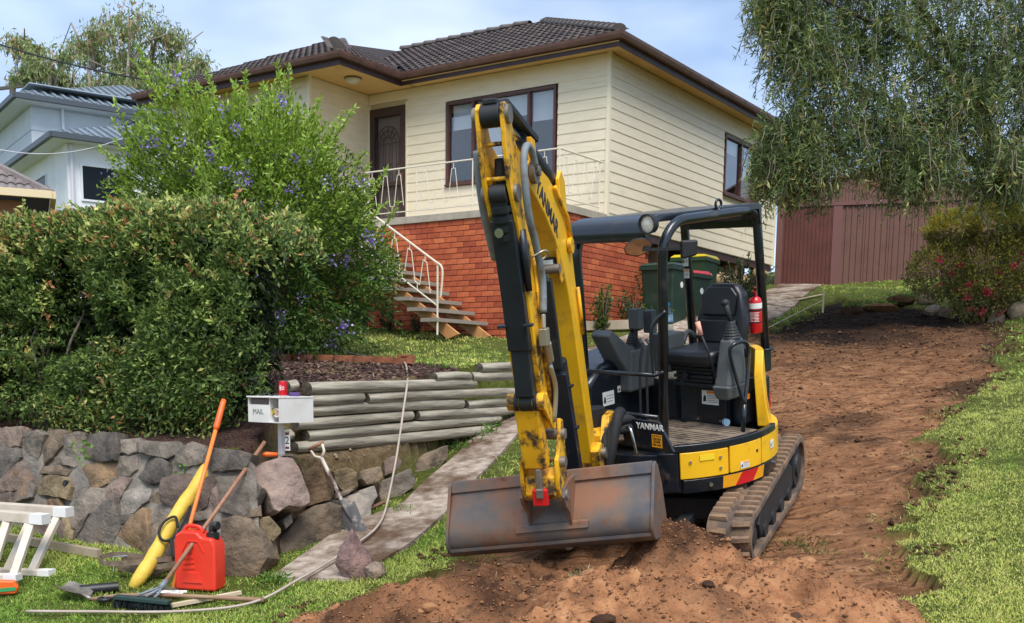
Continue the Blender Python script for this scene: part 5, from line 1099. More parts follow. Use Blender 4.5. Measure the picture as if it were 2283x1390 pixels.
def lamp(c, dr, r_, name='work_lamp', sq=False):
    F = frame(dr, (0, 0, 1)); c = np.asarray(c, float); mb = MB()
    mb.lathe([(.001, -.06), (r_ * .6, -.055), (r_ * .95, -.03), (r_, .0), (r_, .03), (r_ * .88, .03), (r_ * .86, .012)], c, F, 24); o = mb.build(name, BLKM, exc, smooth=False, auto=30)
    mb = MB(); mb.lathe([(.001, .02), (r_ * .5, .017), (r_ * .87, .008)], c, F, 24); mb.build('lens', LENS, o, smooth=True); return o
lamp((.62, .43, 2.385), (1, .12, -.02), .068); mb = MB(); mb.bar((.55, .43, 2.35), (.58, .43, 2.33), .03, .02); mb.build('lamp_bracket', BLK, exc)
MIR = PM('mirror', lin((176, 170, 156)), rough=.08, metal=1)
def mirror(c, F, a, b, face):
    c = np.asarray(c, float); mb = MB(); mb.lathe([(.001, -.035), (.7, -.03), (1, -.006), (1, .004), (.93, .006)], (0, 0, 0), None, 22); mb.v = [tuple(c + F @ (np.array(p) * np.array([a, b, 1]))) for p in mb.v]; o = mb.build('mirror_shell', BLKM, exc, smooth=True)
    mb = MB(); mb.lathe([(.001, .004), (.94, .003)], (0, 0, 0), None, 22); mb.v = [tuple(c + F @ (np.array(p) * np.array([a, b, 1]))) for p in mb.v]; mb.build('mirror_glass', MIR, o)
mirror((.66, .36, 2.235), frame((.80, .56, -.30), (-.56, .8, .2)), .1, .062, 1)
mb = MB(); mb.prism([(-.05, -.06), (.06, -.045), (.07, .06), (-.05, .065)], (.42, .60, 2.19), unit((-.8, .6, 0)), (0, 0, 1), unit((.6, .8, 0)), -.03, .03); mb.build('mirror_shell', BLKM, exc, bevel=.015)
mb = MB(); mb.bar((.66, .40, 2.215), (.44, .58, 2.2), .03, .02); mb.build('mirror_arm', BLKM, exc)
FP = np.array([[0, 1, 0], [0, 0, 1], [1, 0, 0]], float).T
sticker('post_label', 0, 0, .055, .12, FP, (-.722, -.35, 2.02), ORG, .12, 5, True); sticker('post_label', 0, 0, .055, .075, FP, (-.722, -.345, 1.90), ORG, .2, 4, False)
def skin(ang, z, w_, h_, r_=.8445, **k):
    q = R(ang); nn = V(math.cos(q), math.sin(q), 0); return sticker('warning_label', 0, 0, w_, h_, np.array([V(-math.sin(q), math.cos(q), 0), V(0, 0, 1), nn]).T, nn * r_ + V(0, 0, z), **k)
skin(80, .615, .085, .05); skin(105, .69, .07, .06, None, lines=4) if False else skin(105, .69, .07, .06, head=None, lines=4)
q = R(58.5); nn = V(math.cos(q), math.sin(q), 0); mb = MB(); mb.prism([(-.055, -.022), (.055, -.022), (.055, .022), (-.055, .022)], nn * .845 + V(0, 0, .725), V(-math.sin(q), math.cos(q), 0), (0, 0, 1), nn, 0, .002); mb.build('caution_label', PM('label_yellow', lin((250, 214, 40)), rough=.5), exc)
q = R(117); nn = V(math.cos(q), math.sin(q), 0); mb = MB(); mb.prism([(-.015, -.06), (.015, -.06), (.015, .06), (-.015, .06)], nn * .79 + V(0, 0, .98), V(-math.sin(q), math.cos(q), 0), (0, 0, 1), nn, 0, .006); mb.build('caution_label', REDM, exc)

# --- boom group in its own swung plane: s forward, t up, n across
BF = V(.746, -.105, .813); BD = unit(V(.855, .519, 0)); BN = V(-.519, .855, 0); BZ = V(0, 0, 1)
def bp(s_, t_, n_=0.0): return BF + BD * s_ + BZ * t_ + BN * n_
def plate(name, poly, n0, n1, mat, bev=.006, seg=2, tilt=0.0): mb = MB(); mb.prism(poly, BF, BD, BZ, BN + BZ * tilt, n0, n1); return mb.build(name, mat, exc, bevel=bev, seg=seg)
def pin(name, s_, t_, n0, n1, r_, mat, bev=0): mb = MB(); mb.cyl(bp(s_, t_, n0), bp(s_, t_, n1), r_, n=20); return mb.build(name, mat, exc, bevel=bev, auto=None if bev else 40)
# swing post
plate('swing_post', [(-.1, -.26), (.34, -.3), (.5, -.1), (.54, .06), (.42, .1), (.26, .02), (.1, .22), (-.1, .22)], -.14, -.08, YELW); plate('swing_post', [(-.1, -.26), (.34, -.3), (.5, -.1), (.54, .06), (.42, .1), (.26, .02), (.1, .22), (-.1, .22)], .09, .15, YELW)
plate('swing_post', [(-.1, -.2), (.2, -.2), (.2, .1), (-.1, .15)], -.08, .09, YELW, .01); mb = MB(); mb.cyl(bp(-.02, -.32), bp(-.02, .26), .09, n=20); mb.build('swing_pin', BLKM, exc, auto=40)
pin('boom_foot_pin', .42, .02, -.17, .18, .04, STEEL)
rear = [(.34, -.04), (.40, .2), (.49, .58), (.58, .97), (.64, 1.25), (.69, 1.5), (.80, 1.71), (.95, 1.83), (1.15, 1.93), (1.44, 2.02), (1.56, 2.03), (1.62, 1.97)]
front = [(1.60, 1.90), (1.5, 1.84), (1.3, 1.72), (1.1, 1.56), (.96, 1.40), (.85, 1.2), (.77, .97), (.67, .58), (.57, .2), (.50, -.04)]
plate('boom', rear + front, -.095, .095, YEL, .012)
for n_ in (-.1, .1): pin('boom_boss', 1.54, 1.965, n_, n_ + (.03 if n_ > 0 else -.03), .068, STEEL); pin('boom_boss', .78, 1.50, n_, n_ + (.025 if n_ > 0 else -.025), .05, YELW)
pin('boom_tip_pin', 1.54, 1.965, -.15, .15, .028, STEEL)
x_ = unit(-(BD * .40 + BZ * .285)); TMt = Matrix([[x_[i], np.cross(BN, x_)[i], BN[i], bp(1.235, 1.752, .0965)[i]] for i in range(3)] + [[0, 0, 0, 1]])
text('YANMAR', 'lettering', .135, BLKM, exc, TMt, xs=.92, bold=.003)
# boom cylinder in front of the lower boom
mb = MB(); a, b = bp(.66, -.06), bp(.90, .78); mb.cyl(a, b, .058, n=18); mb.bar(bp(.74, -.05, 0), bp(.95, .70, 0), .13, .05); mb.build('boom_cylinder', CYLB, exc, bevel=.006)
mb = MB(); mb.cyl(b, bp(1.06, 1.36), .028, n=14); mb.build('boom_rod', CHR, exc, auto=40); mb = MB(); mb.bar(bp(.985, .74), bp(1.10, 1.32), .10, .05); mb.build('rod_guard', CYLB, exc, bevel=.006)
pin('cylinder_pin', .66, -.06, -.1, .1, .035, STEEL); pin('cylinder_pin', 1.06, 1.38, -.1, .1, .03, STEEL)
for t_ in (.2, .5): mb = MB(); mb.bar(bp(.76 + .25 * t_, t_ + .1, -.085), bp(.76 + .25 * t_, t_ + .1, .085), .06, .02); mb.build('cylinder_clamp', CYLB, exc, bevel=.004)
# arm cylinder on top of the boom
mb = MB(); a, b = bp(.74, 1.90), bp(1.42, 2.155); mb.cyl(a, b, .052, n=18); mb.build('arm_cylinder', CYLB, exc, auto=40)
mb = MB(); mb.cyl(b, bp(1.84, 2.27), .026, n=14); mb.build('arm_rod', CHR, exc, auto=40); mb = MB(); mb.bar(bp(1.2, 2.15), bp(1.78, 2.335), .13, .04); mb.build('rod_guard', CYLB, exc, bevel=.006)
for n_ in (-.075, .05): plate('cylinder_bracket', [(.66, 1.5), (.82, 1.72), (.82, 1.92), (.74, 1.97), (.66, 1.90)], n_, n_ + .025, YEL)
plate('hose_bracket', [(1.36, 2.0), (1.46, 2.03), (1.46, 2.16), (1.38, 2.14)], .06, .09, YELW)
# stick (arm): fork plates above, box below
for n0 in (-.082, .057):
    plate('arm_plate', [(1.90, 2.33), (1.84, 2.31), (1.76, 2.12), (1.64, 2.05), (1.60, 1.95), (1.56, 1.75), (1.60, 1.5), (1.78, 1.5), (1.86, 1.75), (1.93, 1.9), (1.95, 2.1), (1.945, 2.3)], n0, n0 + .026, YELW, .006)
for n0 in (-.0825, .0836): pin('arm_boss', 1.85, 1.86, n0, n0 + (.02 if n0 > 0 else -.02), .05, STEEL); pin('arm_boss', 1.89, 2.265, n0, n0 + (.02 if n0 > 0 else -.02), .05, STEEL)
pin('arm_spacer', 1.88, 2.12, -.06, .06, .012, YELW); pin('arm_spacer', 1.90, 1.94, -.06, .06, .012, YELW)
mb = MB(); mb.cyl(bp(1.89, 2.265, -.055), bp(1.89, 2.265, .055), .062, n=22); mb.build('rod_eye', BLKM, exc, bevel=.006); mb = MB(); mb.box(bp(1.9, 2.335, .0), (.05, .08, .03), np.array([BD, BN, BZ]).T); mb.build('grease_cap', BLKM, exc, bevel=.008)
plate('arm', [(1.58, 1.78), (1.80, 1.74), (1.77, 1.35), (1.70, .95), (1.62, .62), (1.54, .46), (1.44, .46), (1.46, .69), (1.50, 1.03), (1.55, 1.35)], -.085, .085, YELW, .008)
mb = MB(); mb.cyl(bp(1.88, 1.86, -.05), bp(1.88, 1.86, .05), .055, n=20); mb.bar(bp(1.88, 1.86), bp(1.84, 1.66), .09, .08); mb.build('cylinder_eye', BLKM, exc, bevel=.008)
mb = MB()
for k in range(4): mb.cyl(bp(1.875 - .012 * k, 1.80 - .05 * k, 0), bp(1.868 - .012 * k, 1.768 - .05 * k, 0), .058 + .002 * (k % 2), n=18)
mb.build('cylinder_collar', CYLB, exc, auto=40)
mb = MB(); mb.prism([(1.76, 1.70), (1.90, 1.72), (1.83, 1.37), (1.775, .98), (1.66, .96), (1.70, 1.35)], BF, BD, BZ, BN, -.066, .066); cg = mb.build('cylinder_guard', CYLB, exc, bevel=.008)
mb = MB(); mb.prism([(1.67, 1.0), (1.765, 1.0), (1.745, .70), (1.65, .70)], BF, BD, BZ, BN, -.055, .055); mb.build('cylinder_guard', CYLB, exc, bevel=.008)
mb = MB(); mb.cyl(bp(1.895, 1.655, -.02), bp(1.905, 1.655, -.02), .028, n=14); c = bp(1.885, 1.655, -.015); mb.v = []; mb.f = []; mb.m = []; mb.cyl(c - BD * .01, c + BD * .022, .026, n=14); mb.build('bolt', CHR, exc)
for n_ in (-.085, .07): mb = MB(); mb.box(bp(1.80, 1.13, n_ + .008), (.05, .055, .018), np.array([BD, BN, BZ]).T); mb.build('guard_tab', CYLB, exc, bevel=.004)
mb = MB(); mb.tube([bp(1.80, 1.66, .085), bp(1.79, 1.5, .088), bp(1.76, 1.32, .088)], [.024, .024, .02], 10); mb.build('cylinder_port', CYLB, exc, smooth=True)
# linkage, quick hitch
mb = MB(); mb.cyl(bp(1.67, .66, -.125), bp(1.67, .66, .105), .052, n=22); mb.build('link_pin', YELW, exc, bevel=.006)
for n_, m_ in ((-.075, BLKM), (.04, BLKM)): mb = MB(); mb.cyl(bp(1.67, .66, n_), bp(1.67, .66, n_ + .025), .058, n=22); mb.build('link_collar', m_, exc, auto=40)
mb = MB(); mb.cyl(bp(1.67, .66, -.045), bp(1.67, .66, .035), .06, n=22); mb.build('rod_eye', BLKM, exc, bevel=.006)
plate('link', [(1.70, .63), (1.62, .63), (1.50, .30), (1.52, .22), (1.60, .22), (1.66, .42)], -.085, .062, YELW, .012); 
for n0 in (-.10, .085): plate('arm_link', [(1.66, .68), (1.60, .70), (1.44, .5), (1.46, .44), (1.52, .46), (1.68, .62)], n0, n0 + .018, YELW, .005)
for n0 in (-.125, .10):
    plate('hitch_plate', [(1.36, .48), (1.42, .5), (1.50, .30), (1.56, .27), (1.58, .1), (1.52, .0), (1.44, -.03), (1.38, .06), (1.34, .25)], n0, n0 + .025, YELW, .006)
plate('hitch_block', [(1.44, .2), (1.56, .16), (1.57, .04), (1.50, -.01), (1.42, .03)], -.1, .1, YELW, .012); plate('hitch_tongue', [(1.55, .24), (1.60, .22), (1.60, .08), (1.55, .08)], -.018, .022, STEEL, .01)
plate('hitch_latch', [(1.57, .09), (1.60, .085), (1.59, -.02), (1.55, -.02)], -.048, .05, REDM, .006); plate('hitch_hook', [(1.56, .1), (1.615, .095), (1.61, .03), (1.56, .02)], -.022, .026, STEEL, .01)
pin('hitch_pin', 1.42, .40, -.15, .15, .034, STEEL); pin('hitch_pin', 1.50, .03, -.15, .16, .034, STEEL); pin('hitch_pin', 1.50, .24, .12, .16, .036, STEEL)
# mud bucket
bo = [(1.22, .075), (1.24, .03), (1.265, -.02), (1.33, -.11), (1.38, -.195), (1.40, -.27), (1.38, -.33), (1.32, -.375), (1.2, -.40), (.95, -.40)]
bi = [(x - .016, z + .012) for x, z in bo[::-1]]; N0, N1 = -.715, .65; BT = .095
mb = MB(); mb.prism(bo + bi, BF, BD, BZ, BN + BZ * BT, N0, N1); bkt = mb.build('bucket', RUSTB, exc, bevel=.003, smooth=False)
for n0, n1 in ((N0 - .02, N0 + .001), (N1 - .001, N1 + .02)):
    plate('bucket_side', [(1.21, .10), (1.25, .085), (1.345, -.105), (1.395, -.195), (1.415, -.27), (1.395, -.34), (1.33, -.39), (1.2, -.417), (.93, -.417), (.9, -.36), (1.02, -.1), (1.14, .06)], n0, n1, RUSTB, .004, tilt=BT)
plate('bucket_lip', [(1.21, .105), (1.232, .105), (1.258, .035), (1.243, .025)], N0, N1, RUSTB, .004, tilt=BT)
plate('bucket_wear_strip', [(1.383, -.328), (1.395, -.316), (1.395, -.34), (1.345, -.386), (1.2, -.412), (1.2, -.40), (1.32, -.375)], N0 + .001, N1 - .001, RUSTB, .002, tilt=BT)
plate('bucket_doubler', [(1.383, -.19), (1.40, -.20), (1.412, -.24), (1.397, -.245)], -.24, .25, RUSTB, .002, tilt=BT)
for n0 in (-.125, .10): plate('bucket_ear', [(1.24, .09), (1.40, .10), (1.52, .08), (1.55, .02), (1.52, -.04), (1.43, -.12), (1.405, -.21), (1.36, -.15), (1.26, .0)], n0 + (.027 if n0 > 0 else -.022), n0 + (.047 if n0 > 0 else -.002), RUSTB, .004)
# hoses
hp = [(1.57, 2.0), (1.63, 2.08), (1.72, 2.10), (1.79, 2.04), (1.81, 1.9), (1.78, 1.72), (1.69, 1.57), (1.61, 1.38), (1.61, 1.29), (1.64, 1.18)]
mb = MB(); mb.tube(bez([bp(a, b, .13) for a, b in hp], 6), .021, 10); mb.build('hose', HOSEG, exc, smooth=True)
mb = MB(); mb.tube([bp(1.645, 1.17, .13), bp(1.66, 1.09, .13)], .014, 8); mb.box(bp(1.66, 1.04, .13), (.07, .05, .1), np.array([BD, BN, BZ]).T); mb.tube([bp(1.63, 1.0, .13), bp(1.57, .88, .13)], [.03, .024], 10); mb.build('shut_off_valve', COPP, exc, bevel=.006)
mb = MB(); mb.tube(bez([bp(1.70, 1.5, .10), bp(1.66, 1.53, .17), bp(1.60, 1.5, .17), bp(1.63, 1.46, .11)], 5), .007, 6); mb.build('hose_ring', COPP, exc, smooth=True); mb = MB(); mb.tube(bez([bp(1.57, .86, .125), bp(1.5, .7, .13), bp(1.52, .5, .11)], 5), .016, 8); mb.build('steel_pipe', COPP, exc, smooth=True)
mb = MB(); mb.tube(bez([bp(a, b, -.15) for a, b in ((1.75, 2.1), (1.76, 2.0), (1.75, 1.88), (1.72, 1.75), (1.66, 1.62), (1.60, 1.5))], 5), .022, 10); mb.build('hose', HOSEG, exc, smooth=True)
mb = MB(); mb.tube(bez([bp(1.80, 2.04, 0), bp(1.82, 1.95, .0), bp(1.80, 1.8, .0), bp(1.82, 1.68, 0)], 5), .035, 10); mb.build('hose', HOSEB, exc, smooth=True)
for k, (a, b, c) in enumerate(((.08, .02, .24), (.03, .0, .31), (-.03, -.03, .37))):
    mb = MB(); mb.tube(bez([bp(.34, -.2, .12 + b), bp(.34, .02, .18 + b), bp(.24, .16 + a, .22 + b), bp(.08, .14 + a, c), bp(-.02, -.02, c + .03), bp(-.05, -.22, c + .03)], 6), .04, 10); mb.build('hose', HOSEB, exc, smooth=True)
mb = MB(); mb.b2((.62, -.3, .6), (.82, .34, .66)); mb.build('front_step', BLKM, exc, bevel=.01)
mb = MB(); mb.b2((.815, .02, .50), (.825, .16, .56)); mb.build('identity_plate', STEEL, exc)
# boom lamp
q = bp(.99, 1.40, .0); mb = MB(); mb.box(q, (.07, .13, .10), np.array([BD, BN, BZ]).T); bl = mb.build('work_lamp', BLKM, exc, bevel=.015, seg=3); mb = MB(); mb.box(q + BD * .034, (.012, .10, .07), np.array([BD, BN, BZ]).T); mb.build('lens', LENS, bl, bevel=.008)
plate('lamp_guard', [(.90, 1.3), (1.0, 1.5), (1.05, 1.5), (1.0, 1.28)], .075, .09, YELW)
mb = MB(); mb.tube([bp(1.08, 1.87, .112), bp(.82, 1.68, .112), bp(.74, 1.5, .112)], .014, 8); mb.build('hydraulic_pipe', YELW, exc, smooth=True); mb = MB(); mb.tube([bp(.60, .9, .112), bp(.66, 1.22, .112)], .012, 8); mb.build('hydraulic_pipe', YELW, exc, smooth=True)
mb = MB(); mb.tube([bp(1.62, 1.5, .095), bp(1.56, .9, .095), bp(1.50, .62, .095)], .012, 8); mb.build('hydraulic_pipe', YELW, exc, smooth=True)
# ------------------------------------------------------------------ places found from the photograph: pixel + forward distance -> point
def pix(x, y, Y):
    dv = _M.T @ np.array([(x - 1141.5) / 2385.5, (y - 1157.6) / 2385.5, 1.0]); return np.array([0, 0, EYE]) + dv / dv[1] * Y
def gz(x, y): return float(surf_z(np.array(float(x)), np.array(float(y))))

# ------------------------------------------------------------------ brown sheet-metal shed and gate
SHB = PM('shed_steel', lin((108, 76, 68)), lin((120, 86, 76)), scale=3, rough=.5, grime=lin((90, 60, 56)), gscale=3)
SHD = PM('shed_door_steel', lin((92, 50, 44)), lin((104, 58, 50)), scale=3, rough=.5)
SHF = PM('shed_frame', lin((118, 80, 76)), rough=.5)
sA = pix(1728, 640, 25.4); sT = unit(V(.967, -.254, 0)); sN = V(-.254, -.967, 0) ; sN = unit(V(sT[1], -sT[0], 0))
shed = empty('garden_shed', sA, label='brown ribbed steel garden shed with gable roof at the top of the drive', cat='shed')
def sp(u, z, d=0.0): return sT * u + V(0, 0, z - sA[2] + 0) + sN * d
ZB, ZE = sA[2] - .5, pix(1735, 462, 25.3)[2]
W_ = 5.6; ZP = ZE + .2 + .32 * 2.35
def gable(u): return ZE + .16 + .32 * (min(u, 4.7 - u) if u < 4.7 else 0) if u <= 4.7 else ZE + .16
def panel(name, u0, u1, z0f, z1f, mat, pitch, dep, d0=0.0):
    mb = MB(); n = max(1, int(round((u1 - u0) / pitch))); p = (u1 - u0) / n; us = []
    for k in range(n): b = u0 + k * p; us += [(b, 0), (b + p * .55, 0), (b + p * .65, dep), (b + p * .9, dep)]
    us.append((u1, 0)); vs = []
    for u, d in us: vs += [sp(u, z0f(u), d + d0), sp(u, z1f(u), d + d0)]
    mb.add(vs, [(2 * i, 2 * i + 2, 2 * i + 3, 2 * i + 1) for i in range(len(us) - 1)]); return mb.build(name, mat, shed)
cst = lambda z: (lambda u: z)
panel('door', .12, 1.22, cst(ZB), cst(ZE), SHD, .085, .012, .02)
for k in range(4): panel('wall_panel', 1.42 + .52 * k, 1.42 + .52 * (k + 1) - .006, cst(ZB), cst(ZE + .06), SHB, .13, .022)
for k in range(4): panel('wall_panel', 3.56 + .5 * k, 3.56 + .5 * (k + 1) - .006, cst(ZB + .45), cst(ZE + .06), SHB, .13, .022, -.05)
for k in range(5): panel('gable_panel', .02 + 1.11 * k, .02 + 1.11 * (k + 1) - .008, cst(ZE + .06), gable, SHB, .075, .012, -.01)
mb = MB()
for u0, u1 in ((-.02, .12), (1.22, 1.42), (3.5, 3.58)): mb.prism([(u0, ZB - sA[2]), (u1, ZB - sA[2]), (u1, ZE + .06 - sA[2]), (u0, ZE + .06 - sA[2])], (0, 0, 0), sT, (0, 0, 1), sN, -.02, .045)
mb.prism([(-.02, ZE - sA[2]), (3.6, ZE + .03 - sA[2]), (3.6, ZE + .1 - sA[2]), (-.02, ZE + .06 - sA[2])], (0, 0, 0), sT, (0, 0, 1), sN, .0, .055); mb.build('frame', SHF, shed)
mb = MB()
for a, b in ((-.05, 2.35), (2.35, 4.75)): mb.bar(sp(a, gable(max(a, 0)) + .02, .03), sp(b, gable(min(b, 4.7)) + .02, .03), .08, .05, (0, 0, 1))
mb.build('barge_capping', SHF, shed)
mb = MB(); P = [sp(-.05, ZE + .17, .05), sp(2.35, gable(2.35) + .03, .05), sp(4.75, ZE + .17, .05)]; bk_ = -sN * 5
mb.add([P[0], P[1], P[2], P[0] + bk_, P[1] + bk_, P[2] + bk_], [(0, 1, 4, 3), (1, 2, 5, 4)]); mb.build('roof', PM('shed_roof', lin((150, 140, 132)), rough=.5), shed)
mb = MB(); mb.prism([(-.02, ZB - sA[2]), (5.5, ZB - sA[2]), (5.5, ZE - sA[2]), (-.02, ZE - sA[2])], (0, 0, 0), sT, (0, 0, 1), sN, -.2, -.12); mb.build('back_lining', SHD, shed)
mb = MB(); mb.prism([(.0, ZE + .1 - sA[2]), (1.0, ZE + 1.6 - sA[2]), (1.05, ZE + 1.6 - sA[2]), (.05, ZE + .1 - sA[2])], (0, 0, 0), sT, (0, 0, 1), sN, -3, -2.9); mb.build('rear_flashing', CREAMC, shed)

# ------------------------------------------------------------------ wheelie bins
BING = PM('bin_green', lin((26, 48, 34)), lin((32, 56, 40)), scale=4, rough=.5, grime=lin((52, 60, 48)), gscale=4); BINL = PM('bin_bright_green', lin((34, 70, 40)), lin((38, 78, 44)), scale=4, rough=.5)
LIDY = PM('lid_yellow', lin((232, 206, 30)), rough=.5); LIDR = PM('lid_red', lin((206, 52, 58)), rough=.5); LIDG = PM('lid_green', lin((30, 54, 44)), rough=.5)
def bin_(loc, rz, bm, lm, label, sc=1.0, H=1.0):
    b = empty('wheelie_bin', loc, rz, label, 'bin', 'wheelie bins beside the house'); w0, d0, w1, d1 = .24 * sc, .25 * sc, .29 * sc, .34 * sc
    mb = MB(); mb.add([(-w0, -d0, .06), (w0, -d0, .06), (w0, d0, .06), (-w0, d0, .06), (-w1, -d1, H), (w1, -d1, H), (w1, d1, H), (-w1, d1, H)], [(0, 3, 2, 1), (4, 5, 6, 7), (0, 1, 5, 4), (1, 2, 6, 5), (2, 3, 7, 6), (3, 0, 4, 7)]); mb.build('body', bm, b, bevel=.03, seg=3)
    mb = MB(); mb.b2((-w1 - .02, -d1 - .02, H - .07), (w1 + .02, d1 + .02, H - .005)); mb.build('rim', bm, b, bevel=.012)
    mb = MB(); mb.add([(-w1 - .02, -d1 - .03, H), (w1 + .02, -d1 - .03, H), (w1 + .02, d1 + .02, H), (-w1 - .02, d1 + .02, H), (-w1 + .03, -d1 + .04, H + .05), (w1 - .03, -d1 + .04, H + .05), (w1 - .03, d1 - .03, H + .07), (-w1 + .03, d1 - .03, H + .07)], [(0, 3, 2, 1), (4, 5, 6, 7), (0, 1, 5, 4), (1, 2, 6, 5), (2, 3, 7, 6), (3, 0, 4, 7)]); mb.build('lid', lm, b, bevel=.015)
    mb = MB(); mb.tube([(-w1 + .02, d1 + .07, H - .03), (w1 - .02, d1 + .07, H - .03)], .016, 8); mb.build('handle', bm, b)
    for s_ in (-1, 1): mb = MB(); mb.cyl((s_ * (w0 + .01), d0 + .02, .1), (s_ * (w0 + .05), d0 + .02, .1), .1, n=18); mb.build('wheel', BLKP, b)
    mb = MB(); mb.cyl((w1 * .2, -d1 * .93, H * .72), (w1 * .2, -d1 * .93 - .006, H * .72), .045, n=16); mb.build('emblem', WHT, b); mb = MB(); mb.cyl((w1 * .92, 0, H * .72), (w1 * .965, 0, H * .72), .05, n=16); mb.build('emblem', WHT, b)
    return b
by = R(-34)
p = pix(1484, 660, 17.5); bin_((p[0], p[1], pix(1484, 590, 17.5)[2] - 1.05), by, BING, LIDG, 'dark green wheelie bin with green lid nearest the brick wall')
p = pix(1548, 640, 18.7); bin_((p[0], p[1], pix(1548, 576, 18.7)[2] - 1.06), by + .1, BINL, LIDY, 'bright green wheelie bin with yellow lid', 1.05, 1.04)
p = pix(1538, 640, 18.0); bin_((p[0], p[1], pix(1538, 607, 18.0)[2] - 1.0), by - .1, BING, LIDR, 'green wheelie bin with small red lid between the other two', .82, .95)

# ------------------------------------------------------------------ neighbours
NW = PM('render_white', lin((226, 228, 230)), lin((236, 238, 240)), scale=2, rough=.8); NB = PM('pale_blue_cladding', lin((194, 202, 208)), lin((202, 210, 216)), scale=2, rough=.7)
NR = PM('slate_tile', lin((112, 124, 134)), lin((132, 144, 154)), scale=5, rough=.6, rand=[lin((108, 120, 130)), lin((130, 142, 152)), lin((120, 132, 142))]); NG = PM('charcoal_gutter', lin((72, 80, 88)), rough=.5); NT = PM('white_trim', lin((222, 226, 230)), rough=.6)
NWIN = glass_mat('far_glass', (.3, .34, .38), .08); NDK = PM('far_room', lin((22, 28, 34)), rough=.9)
def two_storey():
    Y0 = 34.0; ra = R(36); e1 = V(math.cos(ra), math.sin(ra), 0); e2 = V(-math.sin(ra), math.cos(ra), 0)   # e1 right face, e2 left face
    lo = pix(148, 330, Y0); b = empty('neighbouring_house', (lo[0], lo[1], 0), ra, 'pale blue and white two storey house with slate tiled roof beyond the hedge', 'house')
    # local x along e1, y along e2 (both recede)
    zt = lo[2] + .15; mb = MB(); mb.b2((0, 0, 0), (5.2, 9, zt)); mb.build('lower_wall', NW, b)
    up = pix(68, 240, Y0 + 3.2); d = up - lo; ux, uy = np.dot(d, e1), np.dot(d, e2); zu = up[2] + .1
    mb = MB(); mb.b2((ux, uy, zt), (ux + 9, uy + 9, zu)); mb.build('upper_wall', NB, b)
    for k in range(4): mb = MB(); z = zt + .3 + .75 * k; mb.b2((ux - .012, uy - .012, z), (ux + 9.01, uy + 9, z + .03)); mb.build('cladding_joint', NG if False else PM('joint%d' % k, lin((168, 180, 190)), rough=.8), b)
    def hip(x0, y0, x1, y1, z, pt, ov, nm):
        x0, y0, x1, y1 = x0 - ov, y0 - ov, x1 + ov, y1 + ov; h = min(x1 - x0, y1 - y0) / 2
        A, B, C, D = (x0, y0), (x1, y0), (x1, y1), (x0, y1)
        if x1 - x0 > y1 - y0: r0, r1 = (x0 + h, (y0 + y1) / 2), (x1 - h, (y0 + y1) / 2)
        else: r0, r1 = ((x0 + x1) / 2, y0 + h), ((x0 + x1) / 2, y1 - h)
        P = [(*A, z), (*B, z), (*C, z), (*D, z), (*r0, z + h * pt), (*r1, z + h * pt)]
        mb = MB(); mb.add(P, [(0, 1, 5, 4), (1, 2, 5), (2, 3, 4, 5), (3, 0, 4)] if x1 - x0 > y1 - y0 else [(0, 1, 4), (1, 2, 5, 4), (2, 3, 5), (3, 0, 4, 5)]); ro = mb.build(nm, NR, b)
        rb = MB()                            # tile ribs running up the front slope and courses across it
        n = int((x1 - x0) / .3)
        for k in range(n):
            x = x0 + .15 + .3 * k; L_ = min(x - x0, x1 - x, h)
            if L_ > .2: rb.bar((x, y0, z + .03), (x, y0 + L_, z + .03 + L_ * pt), .1, .06)
        n = int((y1 - y0) / .3)
        for k in range(n):
            y = y0 + .15 + .3 * k; L_ = min(y - y0, y1 - y, h)
            if L_ > .2: rb.bar((x0, y, z + .03), (x0 + L_, y, z + .03 + L_ * pt), .1, .06)
        tr = rb.build('tile_rolls', NR, ro); tr['kind'] = 'stuff'
        mb = MB()
        for (xa, ya), (xb, yb) in ((A, B), (D, A)): mb.bar((xa, ya, z - .06), (xb, yb, z - .06), .14, .16)
        mb.build('gutter', NG, b); mb = MB(); mb.b2((x0 + .05, y0 + .05, z - .17), (x1, y1, z - .13)); mb.build('eave_lining', NT, b)
    hip(0, 0, 6.4, 9, zt + .16, .36, .55, 'lower_roof'); hip(ux, uy, ux + 9, uy + 9, zu + .16, .4, .6, 'roof')
    gy_ = pix(297, 285, Y0 + 4); d = gy_ - lo; g0 = np.array([np.dot(d, e1), np.dot(d, e2)])
    mb = MB(); mb.prism([(-1.5, 0), (1.5, 0), (0, .9)], (g0[0], g0[1], gy_[2] - .75), (1, 0, 0), (0, 0, 1), (0, 1, 0), 0, .12); mb.build('gable', NT, b)
    mb = MB(); mb.add([(g0[0], g0[1] - .1, gy_[2] + .2), (g0[0] - 1.7, g0[1] - .1, gy_[2] - .85), (g0[0] - 1.7, g0[1] + 3, gy_[2] - .85), (g0[0], g0[1] + 3, gy_[2] + .2), (g0[0] + 1.7, g0[1] - .1, gy_[2] - .85), (g0[0] + 1.7, g0[1] + 3, gy_[2] - .85)], [(0, 1, 2, 3), (0, 3, 5, 4)]); mb.build('gable_roof', NR, b)
    for (x0, x1, y0, y1, xs) in ((183, 292, 380, 428, 'r'), (48, 105, 376, 415, 'l')):
        q = []
        for xx, yy in ((x0, y0), (x1, y1)):
            r_ = pix(xx, yy, 1) - V(0, 0, EYE); nrm = e2 if xs == 'r' else e1; t = np.dot(lo - V(0, 0, EYE), nrm) / np.dot(r_, nrm); P_ = V(0, 0, EYE) + r_ * t; dd = P_ - lo; q.append((np.dot(dd, e1 if xs == 'r' else e2), P_[2]))
        a0, a1 = sorted((q[0][0], q[1][0])); z1 = pix(x0 if xs == 'r' else x1, y0, Y0 + 1)[2]; z0 = z1 - 1.0
        fr = MB()
